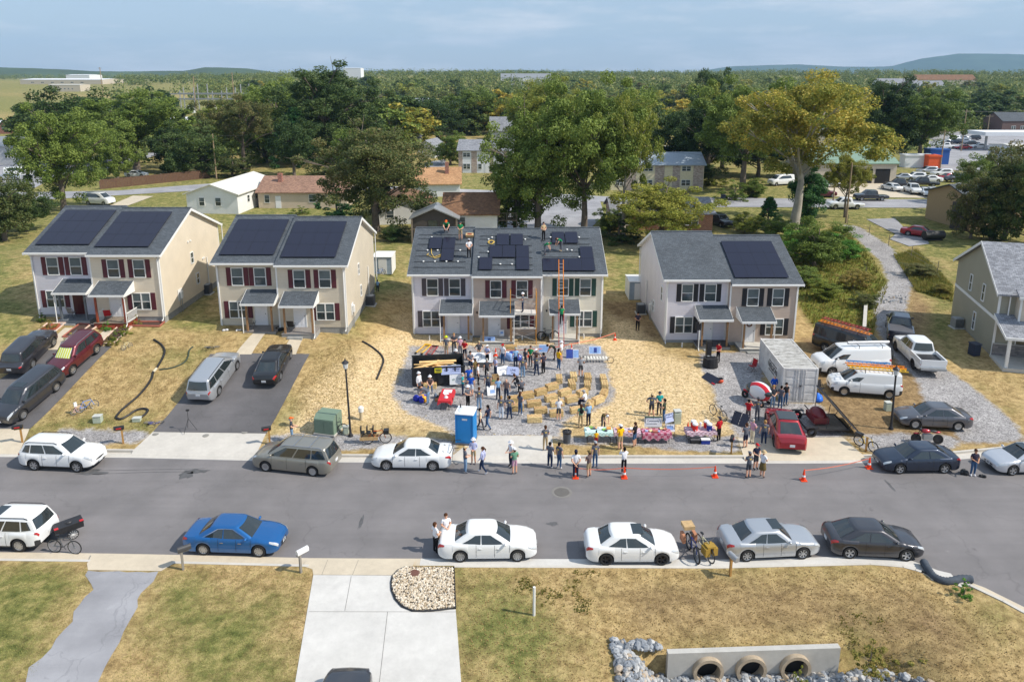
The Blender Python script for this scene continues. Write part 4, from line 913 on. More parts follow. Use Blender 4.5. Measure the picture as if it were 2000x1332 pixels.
R18,c18=car('grey sedan parked on the dirt behind the red motorcycle','car',GREYP,cfg=dict(SEDAN,L=4.63,W=1.76,wb=2.7,rgb=-1.9),spokes=14,plate='front');print(place_side(R18,c18,(1868,843),(1787,839),1))
# cargo vans and pickups
TR=dict(L=5.6,W=2.02,roof=2.5,wb=3.3,r=.35,fo=1.0,belt=1.3,wsb=1.75,wst=.75,rgt=-3.18,rgb=-3.25,tum=.78,sill=.3,nose=.2,tail=.06)
TR['xx']=0;del TR['xx'];TR['hood']=[(-3.0,1.3),(-2.9,1.33),(1.7,1.36),(2.35,1.22),(2.57,1.1),(2.65,.85)]
TR.update(rgt=-2.86,rgb=-2.93);TR['roof']=2.15;TR['hood']=[(-2.95,1.3),(-2.9,1.33),(1.7,1.36),(2.35,1.22),(2.57,1.1),(2.65,.85)]
TC=dict(L=4.82,W=1.83,roof=1.83,wb=3.06,r=.33,fo=.9,belt=1.12,wsb=1.55,wst=.6,rgt=-2.28,rgb=-2.34,tum=.80,sill=.25,nose=.22,tail=.06,hood=[(-2.37,1.1),(-2.3,1.14),(1.5,1.15),(2.1,1.05),(2.34,.94),(2.43,.72)])
def ladder(b,x0,x1,y,z,mats_k=0,wd=.4,r=.028,stand=False):
    b.k=mats_k
    for s in (-1,1): b.cb(((x0+x1)/2,y+s*wd/2,z),(x1-x0,.035,.08))
    n=int((x1-x0)/.3)
    for i in range(n): b.cb((x0+(i+.5)*(x1-x0)/n,y,z),(.035,wd,.03))
ORL=M('ladder_orange',srgb((.95,.55,.12)),.5);YLL=M('ladder_yellow',srgb((.95,.75,.2)),.5);RDL=M('ladder_red',srgb((.72,.3,.3)),.5);BLL=M('ladder_blue',srgb((.2,.5,.75)),.5);ALL=M('ladder_aluminium',(.55,.56,.58),.4,.6)
def lad(name,label,x0,x1,y,z,mat,root_of):
    """a ladder lying on the roof rack of a vehicle: a thing of its own"""
    b=MB();ladder(b,x0,x1,0,0);o=b.build(name,mat);M_=root_of.matrix_basis
    o.matrix_world=Matrix.Translation(root_of.location) @ root_of.rotation_euler.to_matrix().to_4x4() @ Matrix.Translation((0,y,z));tag(o,label,'ladder','ladders lying on the van roofs');return o
def rack(root,z,xs,w_,mat=BLACK):
    b=MB();
    for x in xs: b.tube([(x,-w_/2,z-.25),(x,-w_/2,z),(x,w_/2,z),(x,w_/2,z-.25)],.022,6)
    b.build('roof_rack',mat,root)
V1,v1=car('black cargo van with an orange ladder and a red ladder on its roof','van',BLKP,'cargo',dict(TR,L=5.98,wb=3.75,fo=1.0,rgt=-3.03,rgb=-3.09,wsb=1.95,wst=1.0,hood=[(-3.1,1.3),(-3.0,1.33),(1.9,1.36),(2.5,1.22),(2.78,1.1),(2.87,.85)]),clad=1,rim=GALV,spokes=5)
print('v1',place_side(V1,v1,(1610,688),(1700,716),-1));
V2,v2=car('white cargo van with a conduit tube and black rack on its roof','van',WHITEP,'cargo',TR,clad=2,rim=GALV,spokes=5);print('v2',place_side(V2,v2,(1712,735),(1617,737),1))
V3,v3=car('small white van with blue and yellow ladders on its roof','van',WHITEP,'cargo',TC,clad=2,rim=RIM,spokes=12);print('v3',place_side(V3,v3,(1731,781),(1651,775),1))
rack(V1,2.3,(-2.2,-.8,.5),1.5);lad('ladder','orange extension ladder on top of the black van',-2.9,1.4,-.35,2.35,ORL,V1);lad('ladder','dull red ladder on the far side of the black van roof',-3.0,.9,.45,2.38,RDL,V1)
rack(V2,2.36,(-2.2,-.4),1.5);b=MB();b.tube([(-2.9,.3,2.45),(.3,.3,2.45)],.13,12);b.build('conduit_tube',ALL,V2)
rack(V3,2.0,(-1.6,.2),1.4);lad('ladder','yellow extension ladder nearest on the small white van',-2.7,1.3,.42,2.06,YLL,V3);lad('ladder','orange ladder in the middle of the small white van roof',-2.7,1.4,-.02,2.14,ORL,V3);lad('ladder','blue ladder on the far side of the small white van roof',-1.9,1.2,-.48,2.14,BLL,V3)
b=MB();b.cb((.6,1.01,1.55),(.5,.012,.35));b.build('door_sign',M('magnet_sign',(.7,.75,.78),.5,var=.2,vs=12),V1);b=MB();b.cb((.6,-1.02,1.55),(.5,.012,.35));b.build('door_sign',MATS['magnet_sign'],V1)
text_mesh('TRANSIT',.34,mat=M('decal_blue',srgb((.1,.35,.6)),.5),parent=V2,loc=(-1.9,1.03,.98),rot=(math.pi/2,0,math.pi))
PK=dict(L=5.9,W=2.03,roof=1.93,wb=3.68,r=.4,fo=.95,belt=1.22,wsb=1.35,wst=.62,rgt=-.95,rgb=-1.1,tum=.72,sill=.42,nose=.18,tail=.04,hood=[(-3.11,.96),(-1.2,.98),(-1.15,1.25),(1.35,1.27),(2.4,1.16),(2.7,1.0),(2.79,.7)])
def pickup(label,pm,cover=None,**k):
    root,c=car(label,'pickup truck',pm,'pickup',PK,rim=RIMD,spokes=6,plate='back',**k)
    for sd in (1,-1):
        b=MB();b.prismY([(-3.08,.9),(-1.12,.9),(-1.12,1.28),(-3.08,1.28)],sd*.93-.05,sd*.93+.05);b.build('bed_side',pm,root)
    b=MB();b.box(-3.12,-3.05,-.875,.875,.75,1.28);b.build('tailgate',pm,root);b=MB();b.box(-3.05,-1.13,-.875,.875,.985,1.02);b.build('bed_liner',BLACK,root)
    b=MB();b.box(-3.3,-3.13,-.93,.93,.5,.66);b.build('rear_bumper',GALV if cover is None else BLACK,root)
    if cover: b=MB();b.box(-3.05,-1.13,-.875,.875,1.24,1.29);b.build('bed_cover',cover,root)
    return root,c
K1,k1=pickup('dark navy pickup with a closed bed on the gravel track',paint('dark_navy',(.010,.016,.035),.3),cover=M('bed_cover_grey',(.09,.09,.10),.6));print('k1',place_side(K1,k1,(1733,664),(1731,640),1))
K2,k2=pickup('white pickup with an open black bed on the gravel track',WHITEP);print('k2',place_side(K2,k2,(1780,719),(1750,688),1))
# ================= PEOPLE =================
SKIN={k: M('skin_'+k,srgb(c),.6,var=.05) for k,c in dict(fair=(.86,.66,.55),tan=(.76,.56,.44),dark=(.36,.24,.18)).items()}
EYE=M('eye_dark',(.02,.015,.012),.3,var=0)
def V3(*a): return Vector(a)
BASE=dict(pel=(0,0,.96),sp=(0,0,1.13),ch=(0,.0,1.33),nk=(0,.0,1.48),hb=(0,.015,1.56),ht=(0,.0,1.67),
    hipR=(.085,0,.92),knR=(.1,.015,.50),anR=(.11,-.02,.09),toR=(.125,.13,.035),shR=(.175,0,1.42),elR=(.235,-.02,1.13),wrR=(.25,.05,.89))
def pose(**k):
    d={a: Vector(b) for a,b in BASE.items()}
    for a in list(d):
        if a.endswith('R'): v=d[a];d[a[:-1]+'L']=Vector((-v.x,v.y,v.z))
    for a,b in k.items(): d[a]=Vector(b)
    return d
POSES=dict(
 stand=pose(knL=(-.1,.04,.5),toL=(-.17,.12,.035)),
 stride=pose(knR=(.1,.16,.52),anR=(.11,.2,.10),toR=(.12,.34,.04),knL=(-.1,-.02,.5),anL=(-.1,-.28,.12),toL=(-.11,-.15,.04),elR=(.22,-.08,1.14),wrR=(.24,-.05,.90),elL=(-.22,.04,1.13),wrL=(-.22,.18,.93)),
 crossed=pose(elR=(.24,.05,1.14),wrR=(.02,.20,1.20),elL=(-.24,.05,1.14),wrL=(-.02,.23,1.14)),
 hips=pose(elR=(.36,-.06,1.16),wrR=(.19,.02,1.02),elL=(-.36,-.06,1.16),wrL=(-.19,.02,1.02),anR=(.16,-.02,.09),anL=(-.16,-.02,.09),toR=(.19,.13,.035),toL=(-.19,.13,.035)),
 front=pose(elR=(.24,-.0,1.13),wrR=(.08,.24,1.08),elL=(-.24,.0,1.13),wrL=(-.08,.24,1.08)),
 behind=pose(elR=(.25,-.10,1.14),wrR=(.04,-.17,.96),elL=(-.25,-.10,1.14),wrL=(-.04,-.18,.93)),
 photo=pose(elR=(.27,.12,1.24),wrR=(.08,.26,1.46),elL=(-.27,.12,1.24),wrL=(-.08,.26,1.46)),
 point=pose(elR=(.3,.18,1.36),wrR=(.34,.44,1.38)),
 bend=pose(sp=(0,.08,1.12),ch=(0,.27,1.22),nk=(0,.40,1.26),hb=(0,.47,1.27),ht=(0,.56,1.22),shR=(.175,.34,1.22),shL=(-.175,.34,1.22),elR=(.2,.42,.95),wrR=(.12,.52,.74),elL=(-.2,.42,.95),wrL=(-.12,.52,.74),pel=(0,-.05,.97),hipR=(.085,-.05,.93),hipL=(-.085,-.05,.93)),
 crouch=pose(pel=(0,-.10,.42),sp=(0,0,.56),ch=(0,.16,.72),nk=(0,.27,.82),hb=(0,.33,.88),ht=(0,.38,.97),hipR=(.09,-.08,.40),hipL=(-.09,-.08,.40),knR=(.17,.30,.46),knL=(-.17,.30,.46),anR=(.13,.0,.09),anL=(-.13,.0,.09),toR=(.15,.15,.035),toL=(-.15,.15,.035),shR=(.17,.2,.78),shL=(-.17,.2,.78),elR=(.22,.34,.58),wrR=(.12,.48,.40),elL=(-.22,.34,.58),wrL=(-.12,.48,.40)),
 sit=pose(pel=(0,0,.52),sp=(0,.01,.69),ch=(0,.06,.90),nk=(0,.11,1.05),hb=(0,.14,1.12),ht=(0,.14,1.23),hipR=(.09,.03,.50),hipL=(-.09,.03,.50),knR=(.14,.44,.50),knL=(-.14,.44,.50),anR=(.15,.44,.09),anL=(-.15,.42,.09),toR=(.17,.58,.035),toL=(-.17,.56,.035),shR=(.175,.07,.98),shL=(-.175,.07,.98),elR=(.23,.14,.72),wrR=(.10,.36,.64),elL=(-.23,.14,.72),wrL=(-.10,.36,.64)),
 climb=pose(knR=(.12,.20,.66),anR=(.12,.12,.34),toR=(.12,.26,.30),knL=(-.1,.06,.5),anL=(-.11,.06,.09),toL=(-.11,.20,.05),elR=(.25,.2,1.26),wrR=(.2,.36,1.40),elL=(-.25,.16,1.2),wrL=(-.2,.34,1.2)),
)
RAD=dict(pel=(.165,.13),sp=(.15,.12),ch=(.17,.13),nk=(.058,.058),hb=(.072,.08),ht=(.086,.098),hip=(.100,.105),kn=(.070,.072),an=(.048,.052),to=(.042,.032),sh=(.082,.082),el=(.052,.052),wr=(.030,.036))
EDG=[('pel','sp'),('sp','ch'),('ch','nk'),('nk','hb'),('hb','ht')]+[(a+s,b+s) if a not in ('pel','ch') else (a,b+s) for s in 'RL' for a,b in (('pel','hip'),('hip','kn'),('kn','an'),('an','to'),('ch','sh'),('sh','el'),('el','wr'))]
BODY={}
def body_mesh(ps,sleeve='short',leg='long'):
    key=(ps,sleeve,leg)
    if key in BODY: return BODY[key]
    J=POSES[ps];names=list(J);V=[tuple(J[n]) for n in names];R=[]
    for n in names: R.append(RAD[n if n in RAD else n[:-1]])
    E_=[(names.index(a),names.index(b)) for a,b in EDG];kind={}
    for s in 'RL':       # palm and five fingers
        w_,e=J['wr'+s],J['el'+s];d=(w_-e).normalized();up=Vector((0,0,1)) if abs(d.z) < .7 else Vector((0,1,0));sd=d.cross(up).normalized()
        i=names.index('wr'+s);pm=w_+d*.065;V.append(tuple(pm));R.append((.036,.022));E_.append((i,len(V)-1));pi=len(V)-1;nrm=sd.cross(d)
        for k,(off,ln) in enumerate(((-.028,.055),(-.010,.072),(.010,.068),(.027,.058))):
            a=pm+d*.04+sd*off;b_=a+d*ln*.55;c_=b_+d*ln*.4-nrm*ln*.25
            for q in (a,b_,c_): V.append(tuple(q));R.append((.0095,.0095))
            E_ += [(pi,len(V)-3),(len(V)-3,len(V)-2),(len(V)-2,len(V)-1)]
        sg=1 if s == 'R' else -1;a=w_+d*.035-sd*.035;b_=a+d*.03-sd*.022
        for q in (a,b_): V.append(tuple(q));R.append((.011,.011))
        E_ += [(i,len(V)-2),(len(V)-2,len(V)-1)]
    me=bpy.data.meshes.new('sk');me.from_pydata(V,E_,[]);o=bpy.data.objects.new('sk',me);COL.objects.link(o)
    m=o.modifiers.new('s','SKIN');m.use_smooth_shade=True;m.branch_smoothing=.6
    sv=me.skin_vertices[0].data
    for i,r in enumerate(R): sv[i].radius=r;sv[i].use_root=(i == 0)
    o.modifiers.new('b','SUBSURF').levels=1
    bpy.context.view_layer.update();ev=o.evaluated_get(bpy.context.evaluated_depsgraph_get());m2=bpy.data.meshes.new_from_object(ev);m2.name='person'
    bpy.data.objects.remove(o)
    segs=[(a,b,J[a],J[b]) for a,b in EDG]+[('wr','hand',J['wr'+s_],J['wr'+s_]+(J['wr'+s_]-J['el'+s_]).normalized()*.18) for s_ in 'RL']
    mi=[]
    for f in m2.polygons:
        c=f.center;best=None
        for a,b,p,q in segs:
            d=q-p;t=max(0,min(1,(c-p).dot(d)/d.length_squared));rr=RAD[a if a in RAD else a[:-1]][0]*(1-t)+(.045 if b == 'hand' else RAD[b if b in RAD else b[:-1]][0])*t
            dd=(c-p-d*t).length/(rr+.03)
            if best is None or dd < best[0]: best=(dd,a,b,t)
        _,a,b,t=best;A,B_=(a if a in RAD else a[:-1]),(b if b in RAD else b[:-1])
        if b == 'hand': k=0
        elif B_ in ('hb','ht') or (B_ == 'nk' and t > .8): k=0
        elif B_ == 'el': k=1 if (sleeve != 'none' and (sleeve == 'long' or t < .62)) else 0
        elif B_ == 'wr': k=1 if (sleeve == 'long' and t < .92) else 0
        elif B_ in ('ch','nk','sh') or (B_ == 'sp' and t > .12): k=1
        elif B_ in ('sp','hip'): k=2
        elif B_ == 'kn': k=2 if (leg == 'long' or t < .88) else 0
        elif B_ == 'an': k=(2 if t < .93 else 3) if leg == 'long' else (0 if t < .86 else 3)
        else: k=3
        mi.append(k)
    # arms beyond the elbow that lie near the trunk stay skin
    m2.materials.clear()
    for k in range(4): m2.materials.append(BLACK)
    m2.polygons.foreach_set('material_index',mi)
    m2.polygons.foreach_set('use_smooth',[True]*len(mi));BODY[key]=m2;return m2
HM={}
def head_bits(ps,kind):
    """hair or hat, plus a face, in the frame of the head"""
    key=kind
    if key in HM: return HM[key]
    b=MB()
    if kind == 'short': b.ell((0,-.02,.03),(.098,.112,.105),14,8,-.05,1);b.ell((0,-.055,-.01),(.088,.075,.10),12,6)
    elif kind == 'long': b.ell((0,-.022,.03),(.104,.116,.110),14,8,-.1,1);b.ell((0,-.07,-.07),(.098,.06,.17),12,8)
    elif kind == 'pony': b.ell((0,-.02,.03),(.10,.112,.105),14,8,-.1,1);b.tube([(0,-.11,.04),(0,-.18,.0),(0,-.17,-.16)],[.03,.038,.012],8);b.ell((0,-.055,-.01),(.088,.075,.09),12,6)
    elif kind == 'cap': b.ell((0,-.005,.035),(.102,.118,.100),14,7,0,1);b.box(-.07,.07,.08,.19,.035,.047)
    elif kind == 'hard': b.ell((0,-.005,.035),(.125,.145,.118),16,8,0,1);b.lathe([(.122,.03),(.158,.026),(.158,.036),(.12,.045)],18,'z');b.box(-.012,.012,-.1,.1,.15,.163)
    elif kind == 'brim': b.lathe([(.175,.02),(.17,.032),(.12,.042),(.108,.10),(.09,.135),(0,.14)],20,'z');b.lathe([(.175,.02),(.1,.03)],20,'z')
    HM[key]=b.mesh('hat' if kind in ('cap','hard','brim') else 'hair',BLACK,60);return HM[key]
fc=MB();fc.k=0
for s in (-1,1): fc.ell((s*.034,.088,-.012),(.011,.008,.008),8,4)
fc.k=1;fc.ell((0,.100,-.035),(.014,.022,.022),8,5)
for s in (-1,1): fc.ell((s*.090,-.002,-.028),(.012,.022,.032),8,5)
fc.k=2;fc.ell((0,.090,-.068),(.024,.008,.006),8,4)
FACE=fc.mesh('face',[EYE,BLACK,M('lips',srgb((.62,.35,.32)),.6)],180)
COLS={}
def cloth(c):
    k='%.2f_%.2f_%.2f' % c
    if k not in COLS: COLS[k]=M('cloth_'+k.replace('.',''),srgb(c),.85,var=.14,vs=9,bump=.15,bs=25,spec=.2)
    return COLS[k]
C_=dict(grey=(.38,.39,.43),dgrey=(.26,.27,.30),white=(.90,.90,.92),black=(.10,.10,.12),navy=(.13,.15,.24),jean=(.25,.36,.50),ljean=(.47,.58,.70),djean=(.14,.20,.31),khaki=(.68,.60,.47),green=(.12,.52,.33),dgreen=(.22,.27,.22),sage=(.42,.60,.50),teal=(.16,.62,.62),blue=(.12,.33,.72),lblue=(.55,.70,.85),red=(.70,.12,.16),pink=(.78,.60,.68),yellow=(.95,.73,.10),lav=(.70,.72,.86),brown=(.42,.36,.36),lgrey=(.62,.63,.66),olive=(.42,.36,.22),plum=(.24,.22,.28),tan=(.75,.66,.52),cream=(.88,.84,.74),orange=(.88,.40,.15),hv=(.82,.88,.15),hbrown=(.30,.19,.12),hblond=(.62,.48,.30),hgrey=(.66,.64,.62),hblack=(.07,.06,.06),bald=(.78,.60,.50),wpant=(.78,.82,.88))
LOGO=M('shirt_print',srgb((.85,.72,.35)),.8)
PN=[0]
def person(label,px,ps='stand',face=0.,top='grey',bot='djean',shoe='black',head=('short','hbrown'),skin='fair',sleeve='short',leg='long',hgt=1.75,z=None,world=None,logo=False,backpack=None,grp=None,skirt=None,dz=0.):
    """face: compass angle of the gaze, degrees, 0 = away from the camera, 90 = to the left, 180 = towards the camera"""
    p=world or (P(*px,z) if z is not None else G(*px));J=POSES[ps];sc=hgt/1.77
    o=bpy.data.objects.new('person',body_mesh(ps,sleeve,leg));COL.objects.link(o);o.location=(p[0],p[1],p[2]+.01+dz);o.rotation_euler.z=math.radians(face);o.scale=(sc*(.94+.14*rnd.random()),sc*(.95+.14*rnd.random()),sc)
    for i,m in enumerate((SKIN[skin],cloth(C_[top]),cloth(C_[bot]),cloth(C_[shoe]))): o.material_slots[i].link='OBJECT';o.material_slots[i].material=m
    tag(o,label,'person',grp)
    hc=J['ht']*.62+J['hb']*.38;d=(J['ht']-J['hb']).normalized();q=Vector((0,0,1)).rotation_difference(d) if ps in ('bend',) else Vector((0,0,1)).rotation_difference((d+Vector((0,0,1.2))).normalized())
    f=bpy.data.objects.new('face',FACE);COL.objects.link(f);f.parent=o;f.location=hc;f.rotation_mode='QUATERNION';f.rotation_quaternion=q;f.material_slots[1].link='OBJECT';f.material_slots[1].material=SKIN[skin]
    if head:
        hh_=bpy.data.objects.new('hat' if head[0] in ('cap','hard','brim') else 'hair',head_bits(ps,head[0]));COL.objects.link(hh_);hh_.parent=o;hh_.location=hc;hh_.rotation_mode='QUATERNION';hh_.rotation_quaternion=q
        hh_.material_slots[0].link='OBJECT';hh_.material_slots[0].material=cloth(C_[head[1]])
        if head[0] in ('cap','hard','brim') and len(head) > 2:
            h2_=bpy.data.objects.new('hair',head_bits(ps,'short'));COL.objects.link(h2_);h2_.parent=o;h2_.location=hc+Vector((0,-.004,-.035));h2_.scale=(.96,.96,.9);h2_.rotation_mode='QUATERNION';h2_.rotation_quaternion=q
            h2_.material_slots[0].link='OBJECT';h2_.material_slots[0].material=cloth(C_[head[2]])
    if logo and ps not in ('bend','crouch'):
        c=J['ch'];b=MB();b.add([(-.075,-.128,.06),(0,-.131,.02),(.075,-.128,.06),(.05,-.131,-.03),(0,-.133,-.07),(-.05,-.131,-.03)],[(0,1,4,5),(1,2,3,4)])
        if 'logo' not in HM: HM['logo']=b.mesh('shirt_print',LOGO)
        l_=bpy.data.objects.new('shirt_print',HM['logo']);COL.objects.link(l_);l_.parent=o;l_.location=(c.x,c.y-.012,c.z-.0)
    if skirt:
        c=J['pel'];b=MB();b.lathe([(.15,.06),(.17,-.08),(.22,-.42),(.215,-.43)],16,'z',(c.x,c.y,c.z));b.build('skirt',cloth(C_[skirt]),o,180)
    if backpack:
        c=J['ch'];b=MB();b.ell((0,c.y-.17,c.z-.04),(.13,.08,.20),12,8);t_=b.build('backpack',cloth(C_[backpack]));t_.location=o.location;t_.rotation_euler=o.rotation_euler;tag(t_,'dark bag worn on the back of '+label.split(' ')[0]+' person in sage green','backpack')
    return o
